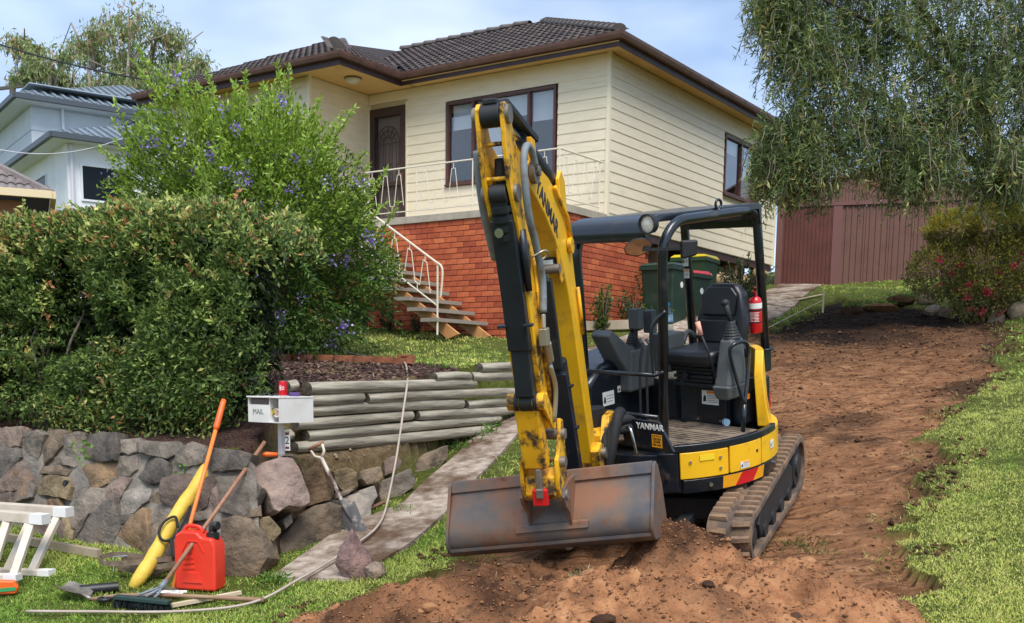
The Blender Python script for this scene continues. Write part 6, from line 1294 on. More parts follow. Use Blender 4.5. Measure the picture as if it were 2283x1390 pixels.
        def bx(a, b_, c, d_, e, f_, m): m.b2((a, -f_, c), (b_, -e, d_)) if xs == 'r' else m.b2((-f_, a, c), (-e, b_, d_))
        bx(a0, a1, z1, z1 + .06, 0, .05, fr); bx(a0, a1, z0 - .06, z0, 0, .05, fr); bx(a0 - .06, a0, z0 - .06, z1 + .06, 0, .05, fr); bx(a1, a1 + .06, z0 - .06, z1 + .06, 0, .05, fr); fo = fr.build('window', NT, b)
        m = MB(); bx(a0, a1, z0, z1, .004, .02, m); m.build('pane', PM('dark_pane' + xs, lin((20, 27, 34)), rough=.35, spec=.2), fo)
    mb = MB(); mb.tube([(.12, -.08, zt - .05), (.12, -.08, 0)], .06, 8); mb.build('downpipe', PM('downpipe', lin((206, 206, 214)), rough=.5), b); mb = MB(); mb.tube([(ux + 1.0, uy - .08, zu), (ux + 1.0, uy - .08, zt)], .05, 8); mb.build('downpipe', NT, b)
    v = pix(96, 222, Y0 + 6.5); dv = v - lo; mb = MB(); mb.lathe([(.16, -.5), (.16, .0), (.24, .02), (.26, .14), (.2, .26), (.02, .3)], (np.dot(dv, e1), np.dot(dv, e2), v[2]), n=14); mb.build('roof_vent', NG, b)
    w = pix(40, 208, Y0 + 9); 
    return b
two_storey()
def low_house():
    A = pix(62, 437, 21.0); ra = R(24); b = empty('tiled_cottage', (A[0], A[1], 0), ra, 'low cottage roof of grey brown tiles behind the hedge at the photo edge', 'house'); z = A[2] + .02
    RT = PM('weathered_tile', lin((112, 104, 102)), lin((142, 132, 128)), scale=6, rough=.8, rand=[lin((104, 96, 96)), lin((140, 130, 126)), lin((122, 112, 110)), lin((150, 142, 138))])
    mb = MB(); pt = .62; h = 3.2; mb.add([(.4, -.3, z), (-9, -.3, z), (-9, h, z + pt * (h + .3)), (.4 - h - .3, h, z + pt * (h + .3)), (.4, 9, z), (.4 - h - .3, 6, z + pt * (h + .3))], [(1, 0, 3, 2), (0, 4, 5, 3)]); ro = mb.build('roof', PM('cottage_deck', lin((80, 74, 72)), rough=.9), b)
    ca_, sa_ = 1 / math.hypot(1, pt), pt / math.hypot(1, pt); F = np.array([[1, 0, 0], [0, ca_, sa_], [0, -sa_, ca_]]).T; tmesh2 = bpy.data.meshes.new_from_object(bpy.data.objects[[o_.name for o_ in bpy.data.objects if o_.name.startswith('roof_tile')][0]]); tmesh2.materials.clear(); tmesh2.materials.append(RT); k = 0
    for r_ in range(10):
        y = -.35 + r_ * .34 * ca_
        for c_ in range(28):
            x = .25 - .3 * c_
            if x > .4 - max(y + .3, 0): continue
            if k < 260: share(tmesh2, 'cottage_tile', ro, M4=M4(F, V(x, y, z + pt * (y + .3))))
            k += 1
    mb = MB(); mb.bar((.4, -.3, z + .03), (.4 - h - .3, h, z + pt * (h + .3) + .05), .2, .09); mb.build('hip_capping', RT, b)
    mb = MB(); mb.bar((.42, -.34, z - .02), (-9, -.34, z - .02), .1, .14); mb.bar((.44, -.34, z - .02), (.44, 9, z - .02), .1, .14); mb.build('gutter', PM('cream_gutter', lin((226, 206, 168)), rough=.5), b); mb = MB(); mb.b2((-8.8, .2, 0), (-.1, 8, z - .1)); mb.build('wall', PM('cottage_wall', lin((170, 120, 96)), rough=.9), b)
low_house()

# ------------------------------------------------------------------ wires and pole
WIREM = PM('wire_black', lin((36, 38, 42)), rough=.6); WIREW = PM('wire_pale', lin((206, 210, 216)), rough=.5); POLE = PM('pole_timber', lin((92, 84, 76)), rough=.9)
def wire(name, a, b, sag, r_, mat, label): mb = MB(); a = np.array(a); b = np.array(b); mb.tube([a + (b - a) * t - V(0, 0, 4 * sag * t * (1 - t)) for t in np.linspace(0, 1, 24)], r_, 6); tag(mb.build(name, mat), label, 'wire')
wire('service_wire', pix(-420, -80, 24), pix(392, 189, 20.6), .35, .016, WIREM, 'twisted black service wire running down to the house eave')
wire('far_wire', pix(-60, 318, 30), pix(300, 298, 29), .4, .012, WIREW, 'thin pale wire crossing in front of the two storey house')
pp = pix(28, 198, 48); pole = empty('power_pole', (pp[0], pp[1], 0), 0, 'distant timber power pole with crossarm behind the slate roof', 'power pole'); mb = MB(); mb.tube([(0, 0, 0), (0, 0, pp[2] + .5)], [.17, .13], 10); mb.build('pole', POLE, pole)
mb = MB(); mb.bar((-.75, .1, pp[2]), (.75, -.1, pp[2] + .12), .12, .12); cr_ = mb.build('crossarm', POLE, pole)
for k in (-.6, -.25, .25, .6): mb = MB(); mb.lathe([(.05, 0), (.06, .08), (.03, .16)], (k, 0, pp[2] + .1 + .08 * k), n=10); mb.build('insulator', PM('porcelain%d' % int(k * 100), lin((150, 150, 150)), rough=.3), cr_)

# ------------------------------------------------------------------ vegetation
def G(r_, g_, b_): return lin((r_, g_, b_))
def stems(name, lines, mat, parent): 
    mb = MB()
    for P, r0, r1 in lines: n = len(P); mb.tube(P, list(np.linspace(r0, r1, n)), 6)
    o = mb.build(name, mat, parent, smooth=True)
    if len(lines) > 6: o['kind'] = 'stuff'
    return o
# clipped hedge
hb = V(-3.6, 10.2, 1.15); hedge = empty('hedge', hb, label='clipped dark green hedge with reddish new tips above the stone wall', cat='hedge')
hA, hB = V(-6.6, 11.45, 0), V(-1.98, 9.38, 0); hT = unit(hB - hA); hN = V(hT[1], -hT[0], 0); hL = np.linalg.norm(hB - hA)
n = 80000; u = rng.uniform(0, hL + .1, n); fz = rng.random(n) < .68; a_ = rng.uniform(-1, .96, n); b_ = rng.uniform(-.9, 1, n); dn_ = np.where(fz, (1 - np.abs(a_) ** 5) ** .2, b_); un_ = np.where(fz, a_, (1 - np.abs(b_) ** 5) ** .2); th = np.arctan2(un_, dn_)
c, s_ = np.cos(th), np.sin(th); rx = .62 + .1 * np.sin(u * 1.7)
hc = 2.02; hh = 1.0 - .5 * np.clip((u - hL + .25) / .4, 0, 1) ** 2 + .05 * np.sin(u * 2.3)
dist = dn_ * rx; up = un_ * hh
lum = fbm(u, th * 1.5, 1.7, 3, 71) + .4 * fbm(u, th * 2.0, 4.5, 2, 17); dep = np.abs(rng.normal(size=n)) * .09 + np.clip(-lum, 0, 1) * .75
P = hA + np.outer(u, hT) + np.outer(dist * (1 - .0) - dep * c, hN) + np.outer(hc + up - dep * s_ * .7 + .16 * lum, [0, 0, 1.])
end = np.clip((u - (hL - .12)) / .37, 0, 1); P -= np.outer(end ** 2 * .0, hT)
low = P[:, 2] < 1.5; keep = ~(low & (rng.random(n) < np.clip((1.5 - P[:, 2]) / .6, 0, .75))) & ~((lum < -.3) & (rng.random(n) < .75)); P, th, u, lum = P[keep], th[keep], u[keep], lum[keep]; n = len(P)
m = 15000; P2 = hA + np.outer(rng.uniform(.2, hL - .25, m), hT) + np.outer(rng.uniform(.15, .66, m), hN); P2[:, 2] = rng.uniform(1.0, 1.9, m); cl = fbm(P2[:, 0] * 1.0, P2[:, 2], 2.6, 2, 5) > .02; P2 = P2[cl]
D = rng.normal(size=(n, 3)) * .55 + np.outer(np.cos(th), hN) * .5 + np.outer(np.sin(th), [0, 0, 1]) * .5 + V(0, 0, .15)
tipp = np.clip((P[:, 2] - 2.45) / .75, 0, 1) * .62 + np.clip((-4.4 - P[:, 0]) / 1.2, 0, 1) * .3
cols = pick([G(60, 80, 40), G(84, 106, 52), G(108, 130, 66), G(72, 92, 46)], n); t2 = rng.random(n) < tipp * .75; cols[t2] = pick([G(172, 184, 108), G(190, 186, 116), G(146, 160, 82), G(196, 146, 98), G(184, 118, 84)], int(t2.sum()), [3, 2, 3, 2, 1.2])
k = (rng.random(n) < .14) & ~t2; cols[k] = pick([G(150, 164, 92), G(132, 150, 78)], int(k.sum()))
P = np.vstack([P, P2]); D = np.vstack([D, rng.normal(size=(len(P2), 3)) + V(0, 0, .3)]); cols = np.vstack([cols, pick([G(72, 92, 44), G(102, 122, 60), G(160, 160, 92), G(148, 108, 68)], len(P2), [4, 4, 2, 1])])
hs_p, hs_d, hs_c = [], [], []
for i in range(520):                       # fresh shoots standing out of the clipped face
    k = rng.integers(n)
    if P[k, 2] < 1.9: continue
    dr = unit(V(0, 0, .8) + np.cos(th[k]) * hN * .5 + rng.normal(size=3) * .3); L_ = rng.uniform(.06, .15); m = int(L_ / .013); t = np.linspace(0, 1, m)[:, None]; q = P[k] + dr * t * L_; hs_p.append(np.repeat(q, 2, 0)); hs_d.append(dr * .5 + rng.normal(size=(2 * m, 3)) * .8)
    c_ = pick([G(164, 172, 98), G(186, 178, 112), G(192, 138, 96), G(140, 154, 80)], 1, [4, 2, 1.6 if P[k, 0] > -4.6 else 5, 3]); hs_c.append(c_ * np.ones((2 * m, 1)) * (1 + rng.normal(size=(2 * m, 1)) * .12))
P = np.vstack([P] + hs_p); D = np.vstack([D] + hs_d); cols = np.vstack([cols] + hs_c); szv = rng.uniform(.6, 1.3, len(P)) ** 1.3
blades('foliage', P - hb, D, .05 * szv, .021 * szv, cols * 1.35, LEAF, hedge)
ls = []
for k in range(26):
    u0 = rng.uniform(.3, hL - .5); b = hA + hT * u0 + hN * rng.uniform(-.2, .3); z0 = gz(b[0], b[1]) - .05
    for j in range(2): a = rng.uniform(-.5, .5); ls.append(([V(b[0], b[1], z0) - hb, b + hT * a * .35 + V(0, 0, z0 + .4) - hb, b + hT * a * .8 + hN * rng.uniform(-.3, .1) + V(0, 0, z0 + .85) - hb, b + hT * a - hN * .2 + V(0, 0, z0 + 1.3) - hb], rng.uniform(.014, .03), .008))
stems('stem', ls, BARK, hedge)
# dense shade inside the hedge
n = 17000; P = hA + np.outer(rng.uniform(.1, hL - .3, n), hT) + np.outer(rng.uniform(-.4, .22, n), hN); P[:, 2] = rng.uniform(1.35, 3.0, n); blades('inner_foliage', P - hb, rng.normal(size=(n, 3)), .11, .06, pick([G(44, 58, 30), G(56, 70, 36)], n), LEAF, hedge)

# purple-flowering shrub
sc = V(-3.35, 13.7, 3.3); sb = V(-2.9, 13.7, gz(-2.9, 13.7)); shrub = empty('flowering_shrub', sb, label='tall bright green shrub with sprays of small purple flowers before the stairs', cat='shrub')
def shell(n, c, r_, rough=.2, seed=0, thick=.25):
    d = rng.normal(size=(n, 3)); d /= np.linalg.norm(d, axis=1, keepdims=True); az = np.arctan2(d[:, 1], d[:, 0]); l = fbm(az * 1.6, d[:, 2] * 2.2, 1.6, 3, seed); q = 1 + rough * 2 * l - np.abs(rng.normal(size=n)) * thick
    return c + d * q[:, None] * r_, d, l
P, D, l = shell(84000, sc, V(1.3, 1.15, 1.46), .36, 91, .22); P[:, 0] += np.clip((3.4 - P[:, 2]) * .35, 0, .45); k = (P[:, 2] > 1.9) & ~((l < -.2) & (rng.random(len(P)) < .6)) & ~((P[:, 2] < 2.6) & (P[:, 0] < -3.4)); P, D, l = P[k], D[k], l[k]; n = len(P)
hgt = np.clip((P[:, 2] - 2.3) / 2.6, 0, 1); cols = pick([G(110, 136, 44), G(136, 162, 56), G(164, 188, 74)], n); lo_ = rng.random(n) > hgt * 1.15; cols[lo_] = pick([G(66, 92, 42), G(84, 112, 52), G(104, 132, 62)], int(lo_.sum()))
PS, DS, CS = [P], [D * .7 + rng.normal(size=(n, 3)) * .5 + V(0, 0, .25)], [cols]
fl_p, fl_c = [], []; shoot = []
for i in range(420):                        # upright shoots with paired leaves
    k = rng.integers(n); 
    if P[k, 2] < 3.3: continue
    dr = unit(D[k] * V(.8, .8, .5) + V(-.05, 0, .75) + rng.normal(size=3) * .15); L_ = rng.uniform(.2, .55) * (1.2 if P[k, 2] > 4.2 else 1); m = int(L_ / .016); t = np.linspace(0, 1, m)[:, None]; q = P[k] + dr * t * L_ + np.array([0, 0, -.12]) * t ** 2 * L_ * rng.uniform(-.5, 1.5)
    PS.append(np.repeat(q, 2, 0)); DS.append(dr * .6 + rng.normal(size=(2 * m, 3)) * .7); CS.append(pick([G(164, 196, 78), G(150, 180, 66), G(182, 206, 100)], 2 * m)); shoot.append(([q[0] - sb, q[m // 2] - sb, q[-1] - sb], .008, .003))
for i in range(120):                        # drooping side sprays on the right
    k = rng.integers(n)
    if P[k, 2] > 3.1 or P[k, 0] < -3.0: continue
    dr = unit(V(.8, -.3, -.25) + rng.normal(size=3) * .3); L_ = rng.uniform(.3, .6); m = int(L_ / .018); t = np.linspace(0, 1, m)[:, None]; q = P[k] + dr * t * L_ - V(0, 0, .3) * t ** 2 * L_
    PS.append(np.repeat(q, 2, 0)); DS.append(dr * .7 + rng.normal(size=(2 * m, 3)) * .6); CS.append(pick([G(80, 114, 48), G(98, 130, 56), G(70, 100, 46)], 2 * m))
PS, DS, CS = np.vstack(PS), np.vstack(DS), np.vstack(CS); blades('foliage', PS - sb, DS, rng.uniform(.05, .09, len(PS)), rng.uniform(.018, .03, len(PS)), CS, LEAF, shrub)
for i in range(240):
    k = rng.integers(n)
    if P[k, 1] > 13.4: continue
    m = rng.integers(10, 40); q = P[k] + D[k] * .14 + rng.normal(size=(m, 3)) * V(.045, .045, .05); fl_p.append(q); fl_c.append(pick([G(150, 128, 206), G(170, 150, 220), G(128, 104, 190), G(206, 196, 232)], m))
fl_p, fl_c = np.vstack(fl_p), np.vstack(fl_c); blades('blossoms', fl_p - sb, rng.normal(size=(len(fl_p), 3)), .034, .034, fl_c, LEAF, shrub)
shoot += [([V(0, 0, -.05), V(rng.uniform(-.3, .3), rng.uniform(-.2, .2), .7), V(rng.uniform(-1, .9), rng.uniform(-.6, .6), 1.9)], .035, .012) for _ in range(9)]
stems('stem', shoot, BARK, shrub)

# weeping bottlebrush tree
tb = V(9.0, 20.0, gz(9.0, 20.0)); tree = empty('weeping_tree', tb, label='large weeping tree with narrow grey green leaves overhanging the drive', cat='tree')
TBK = PM('dark_bark', lin((58, 50, 46)), lin((84, 74, 66)), scale=14, rough=.95, bump=.7, bscale=30)
limbs = [[(0, 0, 0), (-.15, -.1, 1.2), (-.35, -.2, 2.3), (-.9, -.4, 3.6), (-1.5, -.5, 4.6)], [(-.3, -.15, 2.0), (.6, -.1, 3.2), (1.6, -.2, 4.4)], [(-.35, -.2, 2.3), (-1.6, -.6, 3.0), (-2.8, -.8, 3.7), (-3.6, -.9, 3.9)], [(-.9, -.4, 3.6), (-2.0, -.7, 4.4), (-3.2, -.9, 4.9)], [(-.2, -.1, 1.5), (-.1, -.8, 2.6), (.1, -1.5, 3.6)], [(-1.5, -.5, 4.6), (-1.9, -.4, 5.4), (-2.2, -.3, 6.0)], [(1.6, -.2, 4.4), (2.6, -.1, 5.2)], [(-.9, -.4, 3.6), (-.6, .6, 4.6), (-.3, 1.2, 5.4)]]
stems('trunk', [(bez([(a_ * 1.1 - .22 * c_, b_ * 1.4 - .5 * c_, c_ * .8) for a_, b_, c_ in l], 4), .16 if i == 0 else .08, .05 if i == 0 else .02) for i, l in enumerate(limbs)], TBK, tree)
C_ = [(a_ - 1.45, b_ - 2.7, c_ - .95 + .15 * (a_ > -.5), d_, e_, f_) for a_, b_, c_, d_, e_, f_ in [(-1.1, -.5, 3.4, 1.1, .9, .8), (-2.3, -.8, 3.3, .9, .8, .85), (-3.2, -.9, 3.2, .7, .6, .95), (-3.35, -.9, 4.3, .7, .6, .7), (-2.2, -.6, 4.5, 1.1, .9, .9), (-.8, -.5, 4.6, 1.2, 1.0, 1.0), (.6, -.4, 4.2, 1.2, 1.0, 1.0), (.4, -.7, 3.0, 1.0, .8, .9), (1.6, -.3, 3.6, 1.1, .9, 1.1), (-2.6, -.5, 5.4, 1.1, .9, .8), (-1.2, -.4, 5.8, 1.3, 1.0, .9), (.4, -.3, 5.6, 1.3, 1.0, 1.0), (1.9, -.3, 5.0, 1.2, 1, 1.1), (-.3, -.9, 2.5, .8, .6, .6), (-3.75, -.8, 5.0, .45, .5, .6), (-3.3, -.9, 5.9, .6, .5, .6), (2.6, -.3, 3.2, .9, .8, 1.0), (-1.7, -.9, 2.75, .8, .6, .6), (-.6, -.6, 3.9, 1.2, .9, .8), (1.0, -.6, 3.0, .9, .8, .9), (-3.75, -.9, 2.75, .3, .4, .6), (-3.3, -.9, 2.7, .5, .5, .6), (2.2, -.5, 4.2, 1.1, .9, 1.0), (2.8, -.4, 5.6, 1, .9, 1), (1.2, .2, 4.9, 1.2, .8, 1.0)]]
PS, DS, CS, tw_ = [], [], [], []
for i in range(6200):
    j = rng.integers(len(C_)); cx, cy, cz, a, b, c = C_[j]; d = unit(rng.normal(size=3)); q = V(cx, cy, cz) + d * V(a, b, c) * rng.uniform(.35, 1.05); L_ = rng.uniform(.22, .6) * (1.5 if rng.random() < .06 else 1); m = int(L_ / .021); t = np.linspace(0, 1, m)[:, None]
    lat = V(d[0], d[1], 0) * rng.uniform(.1, .5); z0 = rng.uniform(-.1, .35); pts = q + lat * t * L_ + V(0, 0, 1) * (z0 * t - (.9 + z0) * t ** 1.7) * L_ + rng.normal(size=3) * .08 * np.sin(t * 3)
    PS.append(pts + rng.normal(size=pts.shape) * .008); ax = np.gradient(pts, axis=0); ax /= np.linalg.norm(ax, axis=1, keepdims=True); DS.append(ax * .55 + rng.normal(size=(m, 3)) * .62)
    base_c = pick([G(98, 116, 68), G(118, 136, 80), G(140, 154, 96), G(86, 104, 60)], 1, [3, 3, 2, 2]) * np.ones((m, 1)); cc_ = base_c * (1 + rng.normal(size=(m, 1)) * .15)
    if rng.random() < .26: cc_[-8:] = pick([G(150, 156, 84), G(166, 160, 92), G(170, 140, 84)], min(8, m), [3, 2, 1])
    CS.append(cc_)
    if rng.random() < .3: tw_.append(([pts[0], pts[m // 3], pts[2 * m // 3], pts[-1]], .009, .004))
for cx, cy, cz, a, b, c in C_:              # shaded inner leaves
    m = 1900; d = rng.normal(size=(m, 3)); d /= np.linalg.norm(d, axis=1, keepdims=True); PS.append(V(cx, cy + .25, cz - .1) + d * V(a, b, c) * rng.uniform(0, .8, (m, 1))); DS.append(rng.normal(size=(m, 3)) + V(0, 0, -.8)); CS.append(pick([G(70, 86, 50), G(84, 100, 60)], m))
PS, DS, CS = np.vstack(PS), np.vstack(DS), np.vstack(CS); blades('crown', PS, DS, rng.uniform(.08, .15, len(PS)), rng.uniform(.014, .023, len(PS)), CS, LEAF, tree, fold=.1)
stems('twigs', tw_, PM('twig_grey', lin((128, 116, 104)), rough=.9), tree)

# azalea
ab = V(7.75, 18.5, gz(7.75, 18.5) + .05); aza = empty('azalea_bush', ab, label='rounded azalea bush dotted with red pink flowers beside the shed', cat='bush'); PS, DS, CS = [], [], []
for cx, cy, cz, r_, top in ((-.55, 0, .75, .55, 0), (.25, -.1, .75, .75, 0), (1.1, -.1, .8, .8, 0), (-.35, .2, 1.45, .42, 1), (.35, .1, 1.55, .5, 1), (1.0, .1, 1.6, .5, .6), (.1, -.3, .35, .6, 0), (1.0, -.4, .35, .7, 0)):
    P, D, l = shell(3600, V(cx, cy, cz), V(r_, r_ * .8, r_ * .85), .2, int(cx * 50) + 9, .18); PS.append(P); DS.append(D + rng.normal(size=P.shape) * .6); c1 = pick([G(96, 104, 60), G(126, 124, 70), G(152, 138, 84)], len(P)); k = (rng.random(len(P)) < .3 + .6 * top) & (D[:, 2] > -.1); c1[k] = pick([G(204, 190, 78), G(178, 172, 72), G(218, 202, 104)], int(k.sum())); CS.append(c1)
PS, DS, CS = np.vstack(PS), np.vstack(DS), np.vstack(CS); blades('foliage', PS, DS, .06, .028, CS * 1.4, LEAF, aza)
fp_, fc_ = [], []
for i in range(170):
    k = rng.integers(len(PS))
    if PS[k, 2] > 1.35 or PS[k, 1] > -.15: continue
    m = 16; fp_.append(PS[k] + DS[k] * .04 + rng.normal(size=(m, 3)) * .028); fc_.append(pick([G(232, 62, 100), G(240, 92, 128), G(220, 48, 76)], m))
blades('blossoms', np.vstack(fp_), rng.normal(size=(len(fp_) * 16, 3)), .05, .045, np.vstack(fc_), LEAF, aza)
stems('stem', [([V(rng.uniform(-.2, .6), 0, -.1), V(rng.uniform(-.6, 1.2), 0, .8)], .02, .01) for _ in range(10)], BARK, aza)
SANDW = PM('weathered_sandstone', lin((120, 106, 88)), lin((164, 146, 120)), scale=7, detail=9, rough=.95, bump=.8, bscale=18, bdist=.03, grime=lin((84, 76, 62)), gscale=4)
for i, (px_, py_, yy, s_) in enumerate(((2072, 590, 20.2, .24), (2088, 632, 19.4, .2), (2120, 650, 18.9, .18), (2230, 668, 18.0, .2), (2275, 676, 17.8, .24), (2056, 606, 20.8, .2))):
    p = pix(px_, py_, yy); p[2] = gz(p[0], p[1]) + .05; tag(boulder('garden_rock', p, (s_ * rng.uniform(.8, 1.3), s_ * .8, s_ * rng.uniform(.5, .9)), SANDW, None, 330 + 7 * i), 'pale sandstone rock under the azalea bush' if False else ('pale sandstone rock at the shed corner under the azalea', 'sandstone rock leaning against the azalea base nearest the shed', 'middle sandstone rock in the row under the azalea', 'broad sandstone rock under the red azalea flowers', 'largest sandstone rock at the photo edge under the azalea', 'small sandstone rock touching the shed wall')[i], 'rock', 'rocks under the azalea')

# gum trees on the skyline
def gum(base_px, Y, clumps, label, seed):
    b = pix(*base_px, Y); b[2] = 2; t = empty('gum_tree', b, label=label, cat='tree'); PS, DS, CS, ls = [], [], [], []
    GB = PM('gum_bark%d' % seed, lin((168, 156, 142)), lin((128, 114, 102)), scale=3, rough=.85)
    for (x, y, r_, dens) in clumps:
        c = pix(x, y, Y + rng.uniform(-2, 2)) - b; rr = r_ / 2385.5 * Y
        for s_ in range(3):
            cc = c + rng.normal(size=3) * rr * .4; n = int(300 * dens); P, D, l = shell(n, cc, V(rr * .9, rr * .9, rr * .7), .4, seed + int(x) + s_, .55); PS.append(P); DS.append(rng.normal(size=P.shape) * .6 + V(0, 0, -.9)); c1 = pick([G(128, 146, 88), G(152, 166, 106), G(106, 126, 72), G(176, 176, 128)], n); k = rng.random(n) < (.14 if y < 120 else .04); c1[k] = pick([G(196, 152, 124), G(180, 134, 108)], int(k.sum())); CS.append(c1)
        ls.append(([V(*(c * V(.25, .25, .35))) + rng.normal(size=3) * .3, c * V(.7, .7, .72) + rng.normal(size=3) * .5, c], .2, .05))
        for s_ in range(3): ls.append(([c * V(.85, .85, .9), c + rng.normal(size=3) * rr * .35, c + rng.normal(size=3) * rr * .7], .06, .02))
    top = pix(clumps[0][0], clumps[0][1], Y) - b; ls.append(([V(0, 0, -2), V(.2, 0, top[2] * .3), top * V(.25, .25, .55), top * V(.6, .6, .85)], .42, .12))
    stems('trunk', ls, GB, t); PS, DS, CS = np.vstack(PS), np.vstack(DS), np.vstack(CS); blades('crown', PS, DS, rng.uniform(.18, .32, len(PS)), rng.uniform(.04, .075, len(PS)), CS, LEAF, t)
gum((300, 500), 46, [(290, 70, 55, 1), (250, 70, 40, 1), (195, 85, 38, .8), (340, 95, 45, 1), (385, 120, 45, 1), (420, 150, 36, .8), (230, 130, 45, .7), (300, 150, 60, 1.5), (260, 190, 60, 1.6), (345, 185, 60, 1.6), (200, 215, 45, 1.2), (390, 200, 45, 1), (310, 225, 60, 1.4), (450, 150, 20, .3)], 'big gum tree with pale limbs and olive foliage behind the houses', 5)
gum((110, 500), 42, [(62, 100, 32, 1.2), (115, 140, 42, 1.3), (50, 160, 24, .6), (155, 195, 38, 1), (130, 185, 30, .8), (85, 120, 20, .6)], 'smaller gum tree with thin branches left of the big gum', 7)

# low plants against the house
def sprig(name, c, h, n, sp_, cols, label, cat='plant', group=None, lw=(.07, .03)):
    b = V(c[0], c[1], gz(c[0], c[1]) if len(c) < 3 else c[2]); e = empty(name, b, label=label, cat=cat, group=group); PS, DS, ls = [], [], []
    for i in range(n):
        d = unit(V(rng.normal() * sp_, rng.normal() * sp_, 1)); L_ = h * rng.uniform(.6, 1.05); m = int(L_ / .022) + 3; t = np.linspace(.15, 1, m)[:, None]; q = d * t * L_ + V(rng.normal() * .05, rng.normal() * .05, 0); PS.append(q); DS.append(d * .5 + rng.normal(size=(m, 3)) * .8); ls.append(([V(0, 0, -.03), d * L_ * .5, d * L_], .008, .003))
    PS, DS = np.vstack(PS), np.vstack(DS); blades('foliage', PS, DS, lw[0], lw[1], pick(cols, len(PS)), LEAF, e); stems('stem', ls, BARK, e); return e
dk = [G(62, 84, 44), G(84, 104, 56), G(46, 66, 36)]; ltg = [G(104, 128, 50), G(126, 148, 62), G(84, 108, 44)]
sprig('wall_shrub', h2w(.42, -.75, 0)[:2], .75, 16, .22, dk + ltg, 'upright leafy shrub against the side brick wall nearest the porch corner')
sprig('wall_shrub', h2w(.45, .1, 0)[:2], .62, 18, .3, dk, 'dark leafy shrub against the middle of the side brick wall')
sprig('wall_shrub', h2w(.5, .9, 0)[:2], .8, 20, .3, dk, 'dark shrub between the brick wall and the green bin')
sprig('fern', h2w(.75, .5, 0)[:2], .34, 16, .7, [G(110, 150, 60), G(134, 172, 74)], 'bright green fern below the side brick wall', 'fern', None, (.06, .02))
sprig('fern', h2w(.8, 1.5, 0)[:2], .36, 16, .7, [G(110, 150, 60), G(134, 172, 74)], 'bright green fern behind the excavator controls', 'fern', None, (.06, .02))
sprig('bin_shrub', pix(1655, 660, 20.2)[:2], 1.0, 34, .4, dk, 'dense dark shrub right of the yellow lidded bin', 'shrub')
for k, x in enumerate((-2.45, -3.0, -3.6)): sprig('seedling_shrub', h2w(x, -1.75 + .02 * k, 0)[:2], .36, 9, .35, dk, ('small dark shrub below the stair against the brick base', 'small dark shrub in the middle of the brick base row', 'small dark shrub at the shaded end of the brick base')[k], 'shrub')
# ------------------------------------------------------------------ grass
HFOOT = [tuple(h2w(x, y, 0)[:2]) for x, y in ((.02, -1.4), (.02, 7.3), (-9, 7.3), (-9, -1.5))]
def lawn(x, y):
    it = inpoly(x, y, TERR); iu = inpoly(x, y, UPPER)
    g = ~dirt_mask(x, y) & ~inpoly(x, y, PATHP) & ~(it & ~iu) & ~inpoly(x, y, MULCH) & ~inpoly(x, y, HFOOT)
    g &= ~(iu & (fbm(x, y, 1.5, 3, 8) > .26) & (y < 13.6) & (rng.random(x.shape) < .8))
    m = (x > -2.2) & (x < 2.9) & (y > 5) & (y < 8.3); g &= ~(m & (heap_z(x, y) > ground_z(x, y) + .02)); return g
def grow(name, n, ylo, yhi, h0, h1, wd, label, side=None, pale=.3, power=1.0):
    t = rng.random(n) ** power; y = ylo + (yhi - ylo) * t; x = rng.uniform(-.56, .56, n) * y
    q_ = rng.integers(0, max(n // 14, 1), n); cl_ = rng.random(n) < .6; x = np.where(cl_, x[q_] + rng.normal(size=n) * .03, x); y = np.where(cl_, y[q_] + rng.normal(size=n) * .03, y)
    if side: k = side(x, y); x, y = x[k], y[k]
    k = lawn(x, y) & ~((fbm(x, y, 1.1, 4, 66) > .3) & (rng.random(x.shape) < .7)); x, y = x[k], y[k]; n = len(x); pn = fbm(x, y, .9, 3, 55); pn2 = fbm(x, y, 4, 2, 56)
    P = np.stack([x, y, ground_z(x, y) + .02 * fbm(x, y, 1.2, 3, 1) - .004], -1); D = rng.normal(size=(n, 3)) * .55 + V(0, 0, 1)
    cols = pick([G(104, 140, 54), G(126, 160, 66), G(148, 178, 80), G(164, 190, 94)], n); k = rng.random(n) < np.clip(pale + pn * 1.5 + pn2 * .6, .03, .92); cols[k] = pick([G(198, 206, 112), G(208, 206, 128), G(180, 190, 98)], int(k.sum()))
    hgt = rng.uniform(h0, h1, n) * (1 + .9 * pn2 + .5 * pn)
    tag(blades(name, P, D, hgt, wd * (.7 + .6 * rng.random(n)), cols * (np.array([1.12, 1.16, 1.1]) if name == 'verge_grass' else np.array([1.22, 1.18, 1.2])), GRASSM, None, fold=.1, droop=.18), label, 'grass', kind='stuff')
grow('verge_grass', 240000, 6.2, 9.9, .025, .055, .0046, 'short green grass of the front verge below the stone wall', lambda x, y: x < .3, .42)
grow('side_grass', 420000, 5.6, 13.5, .02, .042, .0046, 'pale green grass along the outer edge of the scraped earth', lambda x, y: x > 1.5, .72, 1.35)
grow('side_grass_far', 70000, 12.5, 26, .03, .07, .012, 'green grass at the top of the slope by the shed', lambda x, y: x > 2.0, .12)
grow('upper_lawn_grass', 70000, 11.5, 19.5, .03, .06, .010, 'lawn grass on the terrace in front of the stair', lambda x, y: (x < 1.5) & (y > 11), .35)
grow('strip_grass', 30000, 8, 14.5, .03, .07, .007, 'rough grass between the concrete path and the scraped earth', lambda x, y: (x > -1.2) & (x < 2.4), .3)
